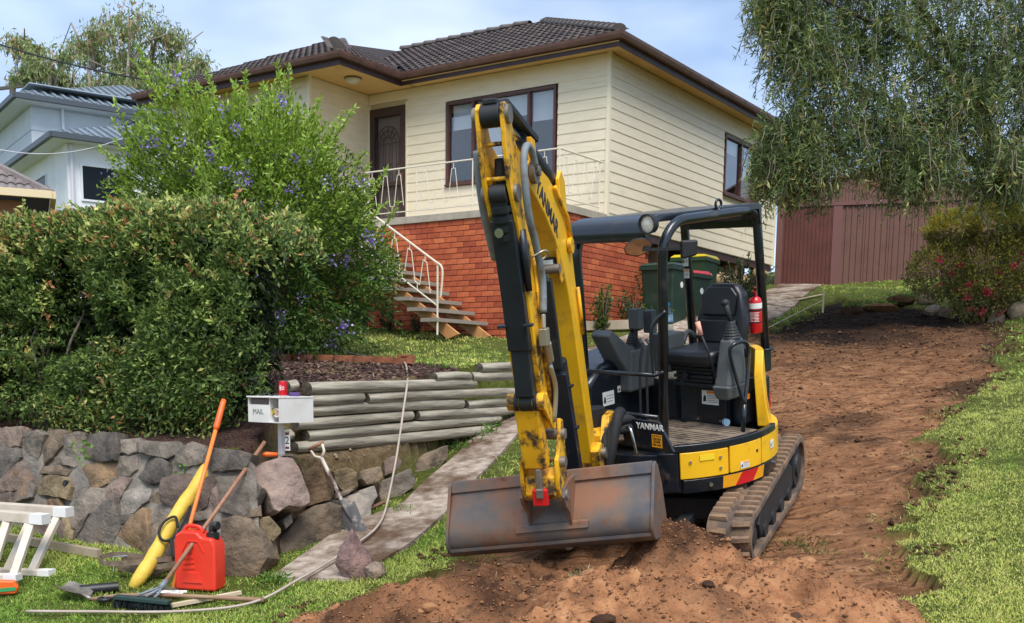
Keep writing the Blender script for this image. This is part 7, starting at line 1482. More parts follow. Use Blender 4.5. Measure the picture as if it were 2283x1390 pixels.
# torn turf along the cut edge, straw and roots on the heap
n = 90000; yy = rng.uniform(5.5, 20.5, n); xx = rng.uniform(-1.8, 9, n); e = dirt_mask(xx, yy) & ~(dirt_mask(xx + .3, yy) & dirt_mask(xx, yy + .3) & dirt_mask(xx - .2, yy)) & (fbm(xx, yy, 2.2, 2, 88) > -.08); xx, yy = xx[e], yy[e]; n = len(xx)
tag(blades('torn_turf', np.stack([xx, yy, top_z(xx, yy)], -1), rng.normal(size=(n, 3)) + V(0, 0, .6), rng.uniform(.03, .09, n), .007, pick([G(150, 160, 84), G(196, 184, 124), G(120, 136, 62), G(140, 112, 78)], n), GRASSM), 'torn grass clumps along the edge of the scraped earth', 'turf', kind='stuff')
n = 2600; xx = rng.uniform(-1.7, 2.4, n); yy = rng.uniform(5.4, 7.8, n); z = surf_z(xx, yy); D = rng.normal(size=(n, 3)) * V(1, 1, .3) + V(0, 0, .15)
tag(blades('roots_and_straw', np.stack([xx, yy, z + .004], -1), D, rng.uniform(.03, .10, n), .0035, pick([G(150, 120, 90), G(184, 160, 124), G(110, 82, 60), G(96, 70, 52)], n), GRASSM), 'fine roots and straw over the loose soil heap', 'roots', kind='stuff')
def tuft(c, n, h, label, cols, wd=.008, spread=.06):
    c = np.asarray(c, float); P = c + rng.normal(size=(n, 3)) * V(spread, spread, .0); P[:, 2] = [gz(p[0], p[1]) if len(c) < 4 else c[2] for p in P]; D = rng.normal(size=(n, 3)) * .55 + V(0, 0, 1)
    tag(blades('grass_tuft', P, D, rng.uniform(h * .5, h, n), wd, pick(cols, n), GRASSM, None, .1, droop=.25), label, 'grass tuft', kind='stuff')
gc = [G(92, 138, 52), G(120, 160, 70), G(140, 168, 84)]
tuft(pix(612, 1270, 8.0), 90, .16, 'green grass tuft at the foot of the wall right of the jerry can', gc); tuft(pix(135, 1222, 9.2), 60, .12, 'small weed tuft behind the wooden trestles', gc)
tuft(pix(895, 1135, 9.6), 50, .12, 'grass tuft at the path edge below the pale stone', gc); tuft(pix(1065, 955, 12.2), 120, .28, 'long grass tuft where the log wall meets the path', gc, .01, .16); tuft(pix(1020, 1000, 11.6), 50, .2, 'grass tuft on the stone kerb beside the path', gc)
tuft(pix(1140, 860, 12.8), 60, .3, 'thin pale grass clump hanging over the log ends', [G(150, 168, 96), G(128, 150, 80)], .008, .05)
tuft(pix(1310, 1215, 6.75), 90, .1, 'lump of turf with roots lying under the bucket edge', [G(96, 120, 56), G(170, 160, 116), G(196, 190, 150)], .007, .07); tuft(pix(1790, 1235, 8.0), 220, .08, 'flattened turf scrap beside the excavator track', [G(110, 116, 60), G(140, 130, 80), G(90, 84, 52)], .008, .13)
tuft(pix(660, 1022, 9.1), 36, .09, 'little bright weed beside the mailbox post', gc, .014, .04); tuft(pix(845, 1330, 7.4), 120, .09, 'scrap of torn turf on the left slope of the soil heap', [G(150, 146, 96), G(120, 112, 70)], .007, .12)
WEED = [G(110, 150, 60), G(134, 168, 76)]
for k, (x, y, yy, l) in enumerate(((183, 1005, 9.15, 'tiny weed growing from the mortar high in the wall'), (410, 1050, 8.75, 'creeping weed on the wall beside the yellow bag'))):
    P = pix(x, y, yy) + rng.normal(size=(30, 3)) * V(.05, .02, .05); tag(blades('wall_weed', P, rng.normal(size=(30, 3)), .04, .03, pick(WEED, 30), LEAF), l, 'weed', kind='stuff')
# turned sods near the shed lawn
for k, (x, y, yy, r_) in enumerate(((1960, 700, 19.9, .34), (2010, 690, 20.2, .3), (1900, 712, 19.5, .22))):
    p = pix(x, y, yy); p[2] = gz(p[0], p[1]) + .06; o = boulder('turned_sod', p, (r_, r_ * .6, .13), SOILC, None, 500 + k); tag(o, ('long turned sod at the top edge of the scraped earth', 'turned sod nearest the azalea side', 'small turned sod nearest the concrete path')[k], 'sod'); m = 260
    Q = rng.normal(size=(m, 3)) * V(r_ * .5, r_ * .3, .02) + V(0, 0, .09); blades('grass', Q, rng.normal(size=(m, 3)) + V(0, 0, .5), .07, .012, pick(gc + [G(70, 90, 40)], m), GRASSM, o)['kind'] = 'stuff'
# mulch chips
n = 5200; xx = rng.uniform(-3.4, -.5, n); yy = rng.uniform(9.5, 13.3, n); k = inpoly(xx, yy, MULCH) & inpoly(xx, yy, UPPER); xx, yy = xx[k], yy[k]; n = len(xx)
tag(blades('bark_mulch', np.stack([xx, yy, ground_z(xx, yy) + .012], -1), rng.normal(size=(n, 3)) * V(1, 1, .25), rng.uniform(.03, .08, n), rng.uniform(.012, .022, n), pick([G(84, 62, 56), G(112, 86, 76), G(58, 42, 38), G(136, 110, 98)], n), PM('bark_chip', W1, rough=.9, attr='Col')), 'dark bark mulch spread over the bed behind the logs', 'mulch', kind='stuff')
n = 420; xx = rng.uniform(-1.95, -.4, n); yy = rng.uniform(8.8, 12.6, n); k = inpoly(xx, yy, TERR) & ~inpoly(xx, yy, UPPER); xx, yy = xx[k], yy[k]; sz = .008 + .022 * rng.random(len(xx)) ** 3
tag(lumps('strip_gravel', np.stack([xx, yy, ground_z(xx, yy) + sz * .3], -1), sz, PM('gravel', lin((150, 134, 110)), rough=.9, rand=[lin((120, 104, 84)), lin((172, 156, 130)), lin((140, 120, 96))])), 'pebbles on the bare strip between stone wall and logs', 'gravel', kind='stuff')

# bigger lumps half buried in the heap
for k in range(18):
    x_, y_ = rng.uniform(-1.5, 2.2), rng.uniform(5.7, 7.2); z_ = float(heap_z(np.array(x_), np.array(y_)))
    if z_ < float(top_z(np.array(x_), np.array(y_))) + .05: continue
    r_ = rng.uniform(.025, .055); o = boulder('clod', (x_, y_, z_ + r_ * .1), (r_ * rng.uniform(.9, 1.5), r_, r_ * .75), CLODM if rng.random() < .65 else SOILC, heap, 700 + k)
# ------------------------------------------------------------------ mailbox and what stands on it
MBW = PM('mailbox_white', lin((232, 230, 226)), lin((222, 218, 212)), scale=6, rough=.45, grime=lin((180, 170, 156)), gscale=5, glo=.62, ghi=.85)
mp_ = pix(628, 1016, 8.78); mz = mp_[2] - .03; zb_, zt_ = pix(628, 941, 8.78)[2], pix(628, 887, 8.78)[2]; ma = R(-34)
mail = empty('mailbox', (mp_[0], mp_[1], mz), ma, 'white metal mailbox on a post above the stone wall', 'mailbox'); a, b = zb_ - mz, zt_ - mz; w2, d2 = .178, .19
mb = MB(); t = .006; mb.b2((-w2, -d2, a), (w2, d2, a + t)).b2((-w2, -d2, a + t), (-w2 + t, d2, b)).b2((w2 - t, -d2, a + t), (w2, d2, b)).b2((-w2 + t, d2 - t, a + t), (w2 - t, d2, b)).b2((-w2 + t, -d2, a + t), (.06, -d2 + t, b - .055)).b2((.06, -d2 + t, a + t), (.066, d2 - t, b)).b2((.066, -d2 + .16, a + t), (w2 - t, -d2 + .166, b)); mb.build('box', MBW, mail)
mb = MB(); mb.b2((-w2 - .008, -d2 - .012, b), (w2 + .004, d2 + .004, b + .012)); mb.build('lid', MBW, mail, bevel=.003); mb = MB(); mb.b2((-w2 + .01, -d2 + .03, a + .01), (.055, -d2 + .036, b - .005)); mb.build('slot_shade_panel', PM('slot_shade', lin((120, 104, 100)), rough=.8), mail)  # last sheet paints the dark inside of the slot opening, shade as colour
mb = MB(); mb.b2((-.02, -.02, 0), (.02, .02, a)); mb.build('post', MBW, mail)
text('MAIL', 'lettering', .058, PM('silver_letter', lin((150, 148, 146)), rough=.3, metal=.5), mail, Matrix(((1, 0, 0, -.06), (0, 0, -1, -d2 - .001), (0, 1, 0, a + .085), (0, 0, 0, 1))))
NP = PM('number_ornament', lin((110, 40, 36)), rough=.5); ps = empty('number_sign', pix(641, 983, 8.70), R(-20), 'white house number sign reading 2 below the mailbox', 'sign'); mb = MB(); mb.b2((-.024, -.004, -.082), (.024, .004, .082)); mb.build('plate', MBW, ps, bevel=.003)
mb = MB(); mb.prism([(-.018, .052), (-.01, .045), (0, .05), (.01, .045), (.018, .052), (.018, .07), (.006, .064), (0, .07), (-.006, .064), (-.018, .07)], (0, -.0045, 0), (1, 0, 0), (0, 0, 1), (0, -1, 0), 0, .001); mb.prism([(-.018, -.052), (-.01, -.045), (0, -.05), (.01, -.045), (.018, -.052), (.018, -.07), (.006, -.064), (0, -.07), (-.006, -.064), (-.018, -.07)], (0, -.0045, 0), (1, 0, 0), (0, 0, 1), (0, -1, 0), 0, .001); mb.build('ornament', NP, ps)
text('2', 'numeral', .085, BLKM, ps, Matrix(((1, 0, 0, 0), (0, 0, -1, -.005), (0, 1, 0, 0), (0, 0, 0, 1))), ext=.001)
np_ = empty('newspaper_roll', pix(627, 921, 8.62), ma, 'rolled junk mail stuffed in the mailbox side opening', 'newspaper'); mb = MB(); PAP = PM('newsprint', lin((214, 190, 170)), lin((180, 120, 110)), scale=20, rough=.8)
mb.tube([(.0, -.05, 0), (.0, .12, .0)], .032, 14); mb.build('roll', PAP, np_); mb = MB()
for k in range(3): mb.tube([(.033 * math.cos(q_), -.05 + .03 * k, .033 * math.sin(q_)) for q_ in np.linspace(0, 6.28, 13)[:-1]], .004, 5, closed=True)
mb.build('wrapper', WHT, np_); mb = MB(); mb.box((-.05, -.052, .01), (.06, .004, .05)); mb.build('leaflet', PM('leaflet', lin((226, 206, 90)), lin((40, 40, 44)), scale=40, rough=.5), np_)
REDC = PM('can_red', lin((212, 24, 38)), rough=.3, metal=.3); ALU = PM('aluminium', lin((200, 200, 204)), rough=.3, metal=1)
cp = pix(631, 888, 8.68); cp[2] = zt_ + .012; can = empty('drink_can', cp, 0, 'red soft drink can standing on the mailbox', 'can'); mb = MB(); mb.lathe([(.024, 0), (.032, .008), (.033, .015), (.033, .108), (.027, .122)], n=22); mb.build('body', REDC, can, smooth=True); mb = MB(); mb.lathe([(.027, .122), (.0275, .126), (.024, .126), (.023, .122), (.001, .122)], n=22); mb.build('lid', ALU, can); mb = MB(); mb.lathe([(.023, -.0005), (.0245, .0), (.032, .008)], n=22); mb.build('base', ALU, can)
script = [(-.022, .055), (-.014, .07), (-.004, .066), (-.008, .052), (-.016, .048), (-.004, .05), (.004, .062), (.01, .05), (.018, .062), (.022, .052)]
mb = MB(); 
def oncan(u, z): q_ = -math.pi / 2 - .15 + u / .033; return (.0336 * math.cos(q_), .0336 * math.sin(q_), z)
for o_ in (0, -.016): mb.tube(bez([oncan(u, z + o_ + .018) for u, z in script], 4), .0018, 5)
mb.build('script_lettering', WHT, can)
def on_box(x, y, Y=8.7): p = pix(x, y, Y); p[2] = zt_ + .012; return p
mb = MB(); mb.box((0, 0, .016), (.085, .06, .032)); o = mb.build('tape_case', PM('purple', lin((84, 62, 120)), rough=.5), bevel=.006); o.location = on_box(657, 884, 8.78); tag(o, 'small purple case lying on the mailbox', 'case')
mb = MB(); mb.tube(bez([(-.07, 0, .02), (-.04, -.01, .004), (-.01, -.005, .02), (.0, 0, .024), (.01, -.005, .02), (.04, -.01, .004), (.07, 0, .02), (.06, .09, .012)], 5), .006, 6); o = mb.build('sunglasses', BLKP, smooth=True); o.location = on_box(596, 884, 8.8); tag(o, 'dark sunglasses lying on the mailbox lid', 'sunglasses')
ORNG = PM('tool_orange', lin((242, 110, 40)), lin((232, 96, 34)), scale=6, rough=.4)
tw2 = empty('hand_trowel', pix(602, 1020, 8.62), R(10), 'orange handled hand tool lying at the mailbox foot', 'hand tool'); mb = MB(); mb.tube([(-.06, 0, .02), (-.03, 0, .024), (.06, 0, .022)], [.016, .022, .016], 10); mb.build('handle', ORNG, tw2, smooth=True); mb = MB(); mb.prism([(.06, -.008), (.1, -.03), (.18, -.02), (.2, 0), (.18, .02), (.1, .03), (.06, .008)], (0, 0, .016), (1, 0, 0), (0, 1, 0), (0, 0, 1), 0, .004); mb.build('blade', STEEL, tw2)

# ------------------------------------------------------------------ tools leaning on the wall
def gp(x, y, Y): p = pix(x, y, Y); return V(p[0], p[1], gz(p[0], p[1]))
WOOD = PM('handle_wood', lin((140, 98, 76)), lin((168, 124, 96)), scale=4, rough=.6, stretch=(20, 20, 1)); WOODP = PM('pale_timber', lin((196, 178, 150)), lin((214, 198, 172)), scale=3, rough=.75, grime=lin((150, 130, 104)), gscale=5); GRYW = PM('grey_timber', lin((150, 136, 116)), lin((176, 160, 138)), scale=4, rough=.85)
YBAG = PM('yellow_bag', lin((226, 192, 76)), lin((210, 174, 62)), scale=8, rough=.6, bump=.35, bscale=16, bdist=.02)
a = gp(293, 1283, 7.95); b = pix(474, 1018, 8.72); bag = empty('yellow_tube_bag', a, label='long yellow fabric tube bag leaning on the stone wall', cat='bag'); d = b - a; mb = MB(); P = [d * t + V(.012 * math.sin(9 * t), 0, -.02 * math.sin(3 * t)) for t in np.linspace(0, 1, 16)]; mb.tube(P, [.035, .052, .058] + [.056 + .004 * math.sin(k * 2.1) for k in range(11)] + [.05, .04], 14); mb.build('body', YBAG, bag, smooth=True)
STRP = PM('strap_black', lin((24, 24, 26)), rough=.7); mb = MB(); ax = unit(d); sd = unit(np.cross(ax, (0, 1, .3))); fr_ = np.cross(sd, ax); 
if fr_[1] > 0: fr_ = -fr_
cpt = lambda t, s_, f: d * t + sd * s_ + fr_ * f
mb.tube(bez([cpt(.62, -.055, .03), cpt(.5, -.075, .05), cpt(.38, -.07, .06), cpt(.33, -.02, .075), cpt(.36, .04, .07), cpt(.44, .05, .065), cpt(.5, .0, .07), cpt(.45, -.06, .06)], 6), .011, 6); mb.tube(bez([cpt(.36, -.06, .06), cpt(.31, -.12, .06), cpt(.27, -.15, .05)], 5), [.02] * 11 if False else .016, 6); mb.build('strap', STRP, bag, smooth=True)
a = gp(383, 1268, 7.9); b = pix(499, 892, 8.72); bar_ = empty('orange_handled_rake', a, label='long orange fibreglass tool handle propped upright against the wall', cat='rake'); d = b - a; mb = MB(); mb.tube([d * t for t in (0, .5, .84)], .0165, 12); mb.build('shaft', PM('orange_shaft', lin((240, 138, 66)), lin((228, 118, 48)), scale=5, rough=.45), bar_, smooth=True); mb = MB(); mb.tube([d * .83, d * .85, d * .98, d], [.018, .026, .024, .02], 12); mb.build('grip', ORNG, bar_, smooth=True); mb = MB(); mb.box((0, 0, .012), (.3, .03, .02), rot('Z', .3)); mb.build('head', STEEL, bar_)
a = gp(357, 1300, 7.55) + V(0, 0, .13); b = pix(590, 986, 8.6); br_ = empty('broom', gp(320, 1320, 7.5), label='broom with wooden handle and black bristles leaning on the wall', cat='broom'); o_ = np.array(br_.location); mb = MB(); mb.tube([a - o_, (a + b) / 2 - o_ + V(.004, 0, 0), b - o_], .0155, 12); mb.build('handle', WOOD, br_, smooth=True)
hl, hr = gp(256, 1312, 7.52), gp(378, 1330, 7.42); hd = hr - hl; mb = MB(); mb.bar(hl + V(0, 0, .075) - o_, hr + V(0, 0, .075) - o_, .065, .03); mb.build('brush_block', PM('teal_block', lin((40, 62, 60)), rough=.6), br_, bevel=.006); nb = 900; P = hl - o_ + np.outer(rng.random(nb), hd) + rng.normal(size=(nb, 3)) * V(.008, .016, 0) + V(0, 0, .065); blades('bristles', P, rng.normal(size=(nb, 3)) * .2 + V(0, -.15, -1), .075, .006, pick([G(26, 32, 34), G(40, 52, 50)], nb), GRASSM, br_)
BRK = PM('bracket_grey', lin((120, 128, 136)), rough=.5); cc = (hl + hr) / 2 - o_ + V(.02, .01, .095); mb = MB(); ah = a - o_; mb.tube([ah + (b - a) * .05, ah], [.02, .022], 10)
for k in (-.07, .07): mb.tube([ah + (b - a) * .015, ah * .4 + cc * .6 + unit(hd) * k * .8, cc + unit(hd) * k], .009, 7)
mb.tube([ah, cc], .012, 7); mb.build('bracket', BRK, br_, smooth=True)
JR = PM('jerry_red', lin((222, 52, 34)), lin((232, 66, 44)), scale=3, rough=.38, spec=.5)
jp = gp(447, 1289, 7.92); jc = empty('jerry_can', jp, R(-12), 'red plastic jerry can with black spout standing against the wall', 'jerry can'); mb = MB(); mb.prism([(-.165, 0), (.165, 0), (.168, .34), (.14, .40), (.06, .405), (.02, .445), (-.10, .45), (-.155, .42), (-.168, .36)], (0, 0, 0), (1, 0, 0), (0, 0, 1), (0, 1, 0), -.085, .085); mb.build('body', JR, jc, bevel=.022, seg=4)
mb = MB(); mb.prism([(-.10, .06), (.06, .06), (.03, .14), (-.07, .14)], (0, 0, 0), (1, 0, 0), (0, 0, 1), (0, -1, 0), .083, .094)
for k in range(4): mb.box((-.045, -.087, .17 + .04 * k), (.10 - .012 * k, .008, .018), rot('Y', -.12))
mb.prism([(-.10, .02), (-.095, .02), (-.05, .10), (.03, .10), (.08, .02), (.085, .02), (.035, .108), (-.055, .108)], (0, 0, .27), (1, 0, 0), (0, 0, 1), (0, -1, 0), .083, .093); mb.build('moulding', JR, jc, bevel=.006)
mb = MB(); mb.tube(bez([(-.13, 0, .425), (-.09, 0, .475), (.0, 0, .47), (.03, 0, .43)], 5), .016, 8); mb.build('handle', JR, jc, smooth=True)
mb = MB(); mb.lathe([(.045, .385), (.048, .40), (.048, .43), (.03, .435)], (.11, 0, 0), n=16); sp_ = mb.build('cap', BLKP, jc); mb = MB(); Q = bez([(.11, 0, .43), (.112, 0, .46), (.125, -.01, .485), (.165, -.02, .49)], 6)
mb.tube(Q, [.03 + (.004 if k % 2 else 0) for k in range(len(Q))], 12); mb.build('spout', BLKP, sp_)
# spade with white-painted shaft
a, b = gp(797, 1196, 9.0), pix(703, 992, 9.25); spd = empty('spade', a, label='old spade with whitened handle leaning on the rock wall beside the path', cat='spade'); d = b - a; up_ = unit(d); sx = unit(np.cross(up_, V(.2, 1, 0))); fn = np.cross(sx, up_)
mb = MB(); mb.tube([up_ * .27 + fn * .0, d * .55 + fn * .012, d * .86], [.017, .018, .016], 10); mb.build('shaft', PM('white_shaft', lin((206, 196, 186)), lin((92, 72, 64)), scale=9, rough=.7, lo=.45, hi=.6), spd, smooth=True)
mb = MB(); L_ = np.linalg.norm(d); top = d; mb.tube([d * .85, d * .9 + sx * .05, d * .985 + sx * .062], [.014, .012, .011], 8); mb.tube([d * .85, d * .9 - sx * .05, d * .985 - sx * .062], [.014, .012, .011], 8); mb.build('yoke', PM('pale_yoke', lin((222, 210, 190)), rough=.7), spd, smooth=True); mb = MB(); mb.tube([d * .985 + sx * .072, d * .985 - sx * .072], .016, 10); mb.build('grip', WOOD, spd, smooth=True)
mb = MB(); mb.grid(lambda u_, v_: up_ * (v_ * .29 - .01) + sx * u_ * (.095 - .01 * (1 - v_)) + fn * (.018 * u_ * u_ + .012), np.linspace(-1, 1, 7), np.linspace(0, 1, 5)); mb.grid(lambda u_, v_: up_ * (v_ * .29 - .01) + sx * u_ * (.095 - .01 * (1 - v_)) + fn * (.018 * u_ * u_ + .009), np.linspace(-1, 1, 7), np.linspace(0, 1, 5), flip=True); mb.tube([up_ * .34, up_ * .22 + fn * .012, up_ * .12 + fn * .014], [.02, .022, .008], 10); mb.build('blade', PM('spade_steel', lin((84, 82, 84)), lin((190, 182, 172)), scale=7, rough=.6, lo=.5, hi=.66), spd, smooth=True)
mb = MB(); p0, p1 = pix(722, 1032, 9.15), pix(862, 1018, 9.9); p0[2] = gz(*p0[:2]) + .02; p1[2] = gz(*p1[:2]) + .02; mb.tube([p0 - p0, (p1 - p0)], .017, 10); o = mb.build('wooden_handle', WOOD, smooth=True); o.location = p0; tag(o, 'bare wooden tool handle lying on the strip above the rocks', 'tool handle')
# shovel and stake on the grass
g0 = lambda x, y, Y, l=.0: gp(x, y, Y) + V(0, 0, l)
s0, s1, s2 = g0(120, 1348, 7.78, .05), g0(205, 1362, 7.6, .03), g0(588, 1300, 7.55, .03); shv = empty('shovel', s1, label='long handled shovel lying on the grass with its blade to the side', cat='shovel'); mb = MB(); mb.tube(bez([s1 - s1, (s1 * .8 + s2 * .2) - s1 + V(0, 0, .03), (s1 * .5 + s2 * .5) - s1 + V(0, 0, .03), s2 - s1], 5), [.014] * 3 + [.016] * 10 + [.019] * 3, 10); mb.build('shaft', PM('shovel_shaft', lin((158, 132, 104)), lin((134, 100, 76)), scale=3, rough=.6), shv, smooth=True)
t_ = unit(s0 - s1); sd_ = unit(np.cross(t_, (0, 0, 1))); mb = MB(); f_ = lambda u_, v_: t_ * (.04 + v_ * .27) + sd_ * u_ * .1 * min(1, .55 + 1.2 * v_) * (1 if v_ < .75 else 1 - 1.3 * (v_ - .75)) + V(0, 0, .01 + .03 * u_ * u_ + .02 * v_); mb.grid(f_, np.linspace(-1, 1, 7), np.linspace(0, 1, 8)); mb.grid(lambda u_, v_: f_(u_, v_) - V(0, 0, .004), np.linspace(-1, 1, 7), np.linspace(0, 1, 8), flip=True); mb.tube([V(0, 0, 0), t_ * .1 + V(0, 0, .02)], [.019, .012], 8); mb.build('blade', PM('worn_blade', lin((150, 142, 132)), lin((112, 102, 92)), scale=8, rough=.45, metal=.5), shv, smooth=True)
mb = MB(); mb.lathe([(.02, 0), (.052, .0), (.055, .012), (.052, .024), (.02, .024), (.018, .012), (.02, 0)], n=22); o = mb.build('tape_roll', BLKP, smooth=True); o.location = g0(235, 1358, 7.55, .035); tag(o, 'black tape roll lying across the shovel shaft', 'tape')
def beam(name, p0, p1, w_, h_, mat, label, cat): mb = MB(); mb.bar(V(0, 0, 0), p1 - p0, w_, h_); o = mb.build(name, mat, bevel=.003); o.location = p0; tag(o, label, cat); return o
beam('timber_stake', g0(360, 1318, 7.45, .03), g0(537, 1288, 7.75, .03), .035, .03, WOODP, 'pale square timber stake lying in front of the jerry can', 'stake'); beam('timber_plank', g0(20, 1226, 9.1, .05), g0(222, 1252, 8.62, .04), .05, .07, GRYW, 'weathered timber plank on the grass behind the trestles', 'plank')
mb = MB(); p0, p1 = g0(178, 1312, 7.75, .045), g0(264, 1300, 7.85, .045); mb.tube([V(0, 0, 0), p1 - p0], .04, 14, cap=False); mb.tube([V(0, 0, 0), p1 - p0], .033, 14, cap=True); o = mb.build('plastic_pipe', BLKP, auto=40); o.location = p0; tag(o, 'short length of black plastic pipe on the grass', 'pipe')
c0 = g0(310, 1262, 8.2, .03); st_ = empty('strap_heap', c0, label='heap of coiled brown webbing straps at the foot of the wall', cat='straps'); WEB = PM('webbing', lin((104, 88, 72)), lin((132, 116, 98)), scale=20, rough=.85); 
for k in range(4):
    mb = MB(); rr = .10 + .03 * k; q = bez([V(rr * math.cos(t) * 1.6 + .06 * (k % 3), rr * .7 * math.sin(t), .02 + .028 * k + .02 * math.sin(2 * t + k)) for t in np.linspace(0, 6.1, 9)], 4); vs = [];
    for p in q: vs += [p + V(0, 0, .02), p - V(0, 0, .02)]
    mb.add(vs, [(2 * i, 2 * i + 2, 2 * i + 3, 2 * i + 1) for i in range(len(q) - 1)] + [(2 * i + 1, 2 * i + 3, 2 * i + 2, 2 * i) for i in range(0)]); o = mb.build('strap', WEB, st_); s = o.modifiers.new('t', 'SOLIDIFY'); s.thickness = .004
mb = MB(); mb.tube([V(-.2, .0, .0), V(-.2, .02, .12), V(-.1, .03, .125)], .006, 6); mb.build('ratchet_handle', CHR, st_)
c0 = g0(383, 1288, 7.72, .02); mb = MB(); q = [V(.07 * math.cos(t * 1.3) + .03 * rng.normal(), .05 * math.sin(t * 1.7) + .02 * rng.normal(), .02 + .012 * rng.random()) for t in np.linspace(0, 16, 34)]; mb.tube(bez(q, 4), .006, 6); o = mb.build('white_cord', PM('cord_white', lin((232, 230, 224)), rough=.8), smooth=True); o.location = c0; tag(o, 'tangled white cord beside the jerry can', 'cord')
rl = empty('line_reel', g0(6, 1352, 7.75, .02), R(15), 'orange and green string line reel at the photo edge', 'reel'); mb = MB(); mb.prism([(-.1, 0), (.1, .0), (.12, .05), (.09, .1), (-.06, .11), (-.12, .06)], (0, 0, 0), (1, 0, 0), (0, 0, 1), (0, 1, 0), -.03, .03); mb.build('case', ORNG, rl, bevel=.015, seg=3); mb = MB(); mb.prism([(-.03, .02), (.1, .03), (.1, .055), (.0, .05)], (0, -.031, 0), (1, 0, 0), (0, 0, 1), (0, -1, 0), 0, .006); mb.build('line', PM('line_green', lin((50, 150, 90)), rough=.6), rl)
# trestles
TRW = PM('painted_timber', lin((214, 204, 190)), lin((196, 182, 164)), scale=5, rough=.75, grime=lin((160, 142, 118)), gscale=4, stretch=(1, 1, 1)); ENDW = PM('end_white', lin((232, 230, 228)), rough=.6)
def trestle(P, label):                      # P: dict of pixel corners at two depths
    (tl, tr, bl, br, legs) = P; o = gp(*br); e = empty('trestle', o, label=label, cat='trestle', group='wooden trestles on the verge')
    a, b = pix(*tl) - o, pix(*tr) - o; mb = MB(); mb.bar(a, b, .1, .075); mb.build('top_rail', TRW, e, bevel=.004); mb = MB(); t = unit(b - a); mb.bar(b - t * .12, b + t * .002, .102, .077); mb.build('painted_end', ENDW, e)
    a2, b2 = pix(*bl) - o, pix(*br) - o; mb = MB(); mb.bar(a2, b2, .09, .045); mb.build('bottom_rail', TRW, e, bevel=.004); mb = MB(); t2 = unit(b2 - a2); mb.bar(b2 - t2 * .1, b2 + t2 * .002, .092, .047); mb.build('painted_end', ENDW, e)
    for f, g in legs: mb = MB(); mb.bar(a + (b - a) * f - V(0, 0, .02), a2 + (b2 - a2) * g, .06, .04); mb.build('leg', TRW, e, bevel=.003)
trestle(((-160, 1120, 9.0), (155, 1142, 8.6), (-200, 1268, 8.5), (116, 1277, 8.2), ((.5, .42), (.62, .55), (.76, .69), (.93, .86))), 'rear wooden trestle with white painted rail ends')
trestle(((-190, 1132, 8.6), (103, 1158, 8.2), (-250, 1284, 8.0), (42, 1287, 7.9), ((.45, .5), (.58, .64), (.72, .78), (.9, .96))), 'front wooden trestle with white painted rail ends')
# garden hose
HG = PM('garden_hose', lin((186, 172, 160)), lin((168, 152, 140)), scale=5, rough=.5)
pts = [pix(690, 735, 16), pix(780, 762, 14.2), pix(850, 772, 13.5), pix(897, 795, 12.9), pix(908, 830, 11.7), pix(907, 862, 10.6), pix(900, 910, 10.35), pix(893, 960, 10.2), pix(882, 1030, 10.05), pix(868, 1100, 9.8), pix(856, 1160, 9.35), pix(838, 1195, 8.95), pix(800, 1222, 8.6), pix(740, 1255, 8.2), pix(670, 1285, 7.85), pix(560, 1318, 7.5), pix(400, 1352, 7.35), pix(200, 1382, 7.3), pix(60, 1400, 7.3)]
for i, p in enumerate(pts):
    if i < 4: p[2] = gz(p[0], p[1]) + .035
    if i > 9: p[2] = gz(p[0], p[1]) + (.065 if i < 15 else .035)
mb = MB(); mb.tube(bez(pts, 8), .0105, 8); tag(mb.build('garden_hose', HG, smooth=True), 'long pale garden hose trailing down the wall and across the grass', 'hose')
# upright rock on the path
p = gp(792, 1285, 7.95); o = boulder('path_rock', p + V(0, 0, .1), (.15, .13, .24), STONE, None, 917); tp_ = o.data.vertices; [setattr(v_, 'co', Vector((v_.co.x * (1 - 1.9 * max(v_.co.z, 0)) - .1 * v_.co.z, v_.co.y * (1 - 1.5 * max(v_.co.z, 0)), v_.co.z * 1.15))) for v_ in tp_]; o.color = (*lin((150, 122, 116)), 1); tag(o, 'upright purple rock standing at the foot of the concrete path', 'rock'); p = gp(835, 1290, 7.9); o = boulder('path_rock', p + V(0, 0, .04), (.11, .1, .08), STONE, None, 903); o.color = (*lin((150, 132, 118)), 1); tag(o, 'low flat rock beside the upright purple rock', 'rock')
# string line and peg
mb = MB(); a, b = gp(1700, 762, 17.6) + V(0, 0, .1), gp(1833, 700, 20.0) + V(0, 0, .25); mb.tube([a, b], .006, 5); o = mb.build('string_line', WOODP); tag(o, 'string line stretched along the edge of the scraped earth', 'string line'); beam('survey_peg', gp(1833, 716, 19.8), gp(1833, 716, 19.8) + V(0, 0, .4), .03, .03, WOODP, 'thin timber peg at the corner of the scraped earth', 'peg')
beam('timber_batten', gp(1775, 690, 20.6) + V(0, 0, .04), gp(1832, 684, 20.9) + V(0, 0, .04), .05, .02, WOODP, 'pale batten lying on the grass near the shed path', 'batten')
beam('timber_kerb', gp(1305, 745, 16.6) + V(-.1, 0, .1), gp(1440, 738, 16.9) + V(0, 0, .1), .08, .14, GRYW, 'grey timber edging between the path and the ferns', 'edging')

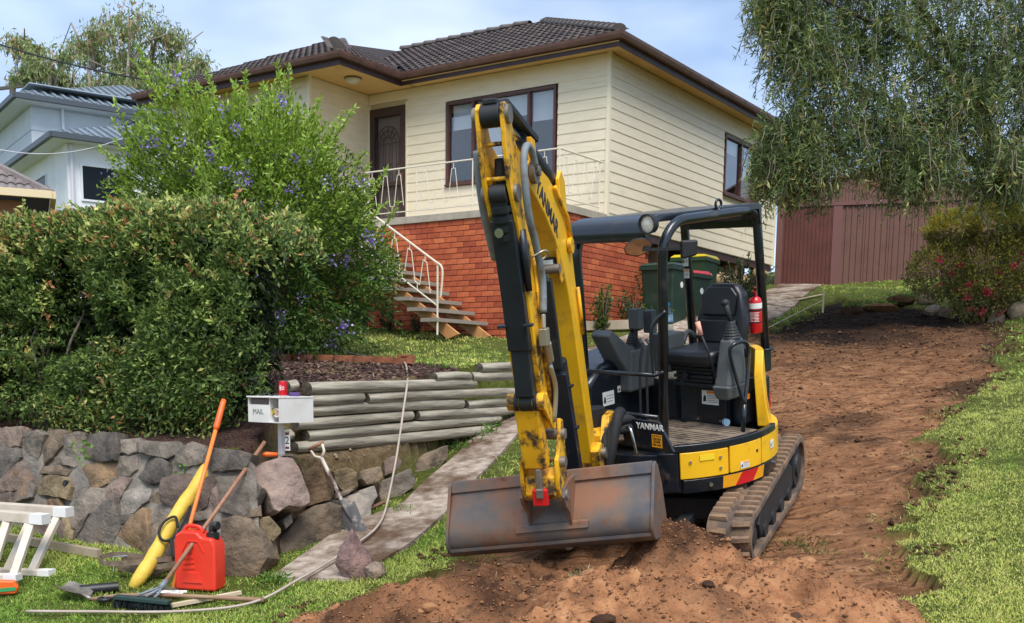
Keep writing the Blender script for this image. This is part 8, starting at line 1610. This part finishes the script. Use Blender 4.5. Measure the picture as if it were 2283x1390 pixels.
# ------------------------------------------------------------------ on the excavator: extinguisher, bottle
def e2w(v): return EO + ER @ np.asarray(v, float)
ext = empty('fire_extinguisher', label='red fire extinguisher strapped to the rear canopy post', cat='fire extinguisher', mat=M4(ER, e2w((-.60, .42, 1.45)))); mb = MB(); mb.lathe([(.001, 0), (.045, .004), (.05, .015), (.05, .24), (.042, .27), (.02, .285)], n=20); mb.build('cylinder', PM('extinguisher_red', lin((200, 24, 34)), rough=.3, coat=.3), ext, smooth=True)
mb = MB(); mb.lathe([(.0505, .195), (.0508, .196), (.0508, .235), (.0505, .236)], n=20); mb.build('white_band', WHT, ext); mb = MB(); mb.lathe([(.0506, .085), (.0508, .086), (.0508, .092), (.0506, .093)], n=20); mb.lathe([(.0505, .175), (.0508, .176), (.0508, .188), (.0505, .189)], n=20); mb.build('strap', BLKM, ext)
mb = MB()
for k in range(7): mb.box((.0505, 0, .165 - .011 * k), (.001, .05 - .012 * (k % 3), .004))
for k in range(7): mb.box((.036, .0355, .165 - .011 * k), (.0014, .04 - .01 * (k % 2), .004), rot('Z', R(45)))
mb.build('label_print', WHT, ext); mb = MB(); mb.b2((-.012, -.012, .28), (.012, .012, .32)); mb.bar((.0, .0, .31), (.075, .03, .335), .02, .012); mb.bar((.0, .0, .325), (.07, .05, .365), .02, .01); vv = mb.build('valve', PM('valve_red', lin((150, 30, 36)), rough=.5), ext, bevel=.003); mb = MB(); mb.tube(bez([(.0, -.01, .30), (-.03, -.06, .27), (-.02, -.065, .15), (-.01, -.06, .05)], 5), .009, 7); mb.build('hose', BLKM, ext, smooth=True)
CLR = PM('clear_plastic', lin((206, 220, 228)), rough=.1, spec=.6); bt = empty('water_bottle', label='clear plastic water bottle with blue cap by the excavator seat', cat='bottle', mat=M4(ER, e2w((-.2, -.12, 1.5)))); mb = MB(); mb.lathe([(.001, 0), (.03, .002), (.034, .01), (.034, .06), (.031, .065), (.034, .07), (.034, .15), (.028, .18), (.013, .205), (.013, .215)], n=18); mb.build('body', glass_mat('bottle_plastic', (.86, .92, .95), .1), bt, smooth=True); mb = MB(); mb.lathe([(.015, .212), (.015, .232), (.001, .233)], n=14); mb.build('cap', PM('cap_blue', lin((60, 160, 226)), rough=.4), bt); mb = MB(); mb.lathe([(.0345, .085), (.0348, .086), (.0348, .14), (.0345, .141)], n=18); mb.build('label', PM('label_blue', lin((90, 170, 226)), lin((220, 236, 244)), scale=30, rough=.4), bt)
mb = MB(); mb.b2((-.29, -.24, 1.2), (-.1, -.04, 1.5)); o = mb.build('side_tray', GREYP, exc, bevel=.012)
for o_ in bpy.data.objects:
    if o_.type == 'MESH' and len(o_.data.materials) == 0: print('no material', o_.name)
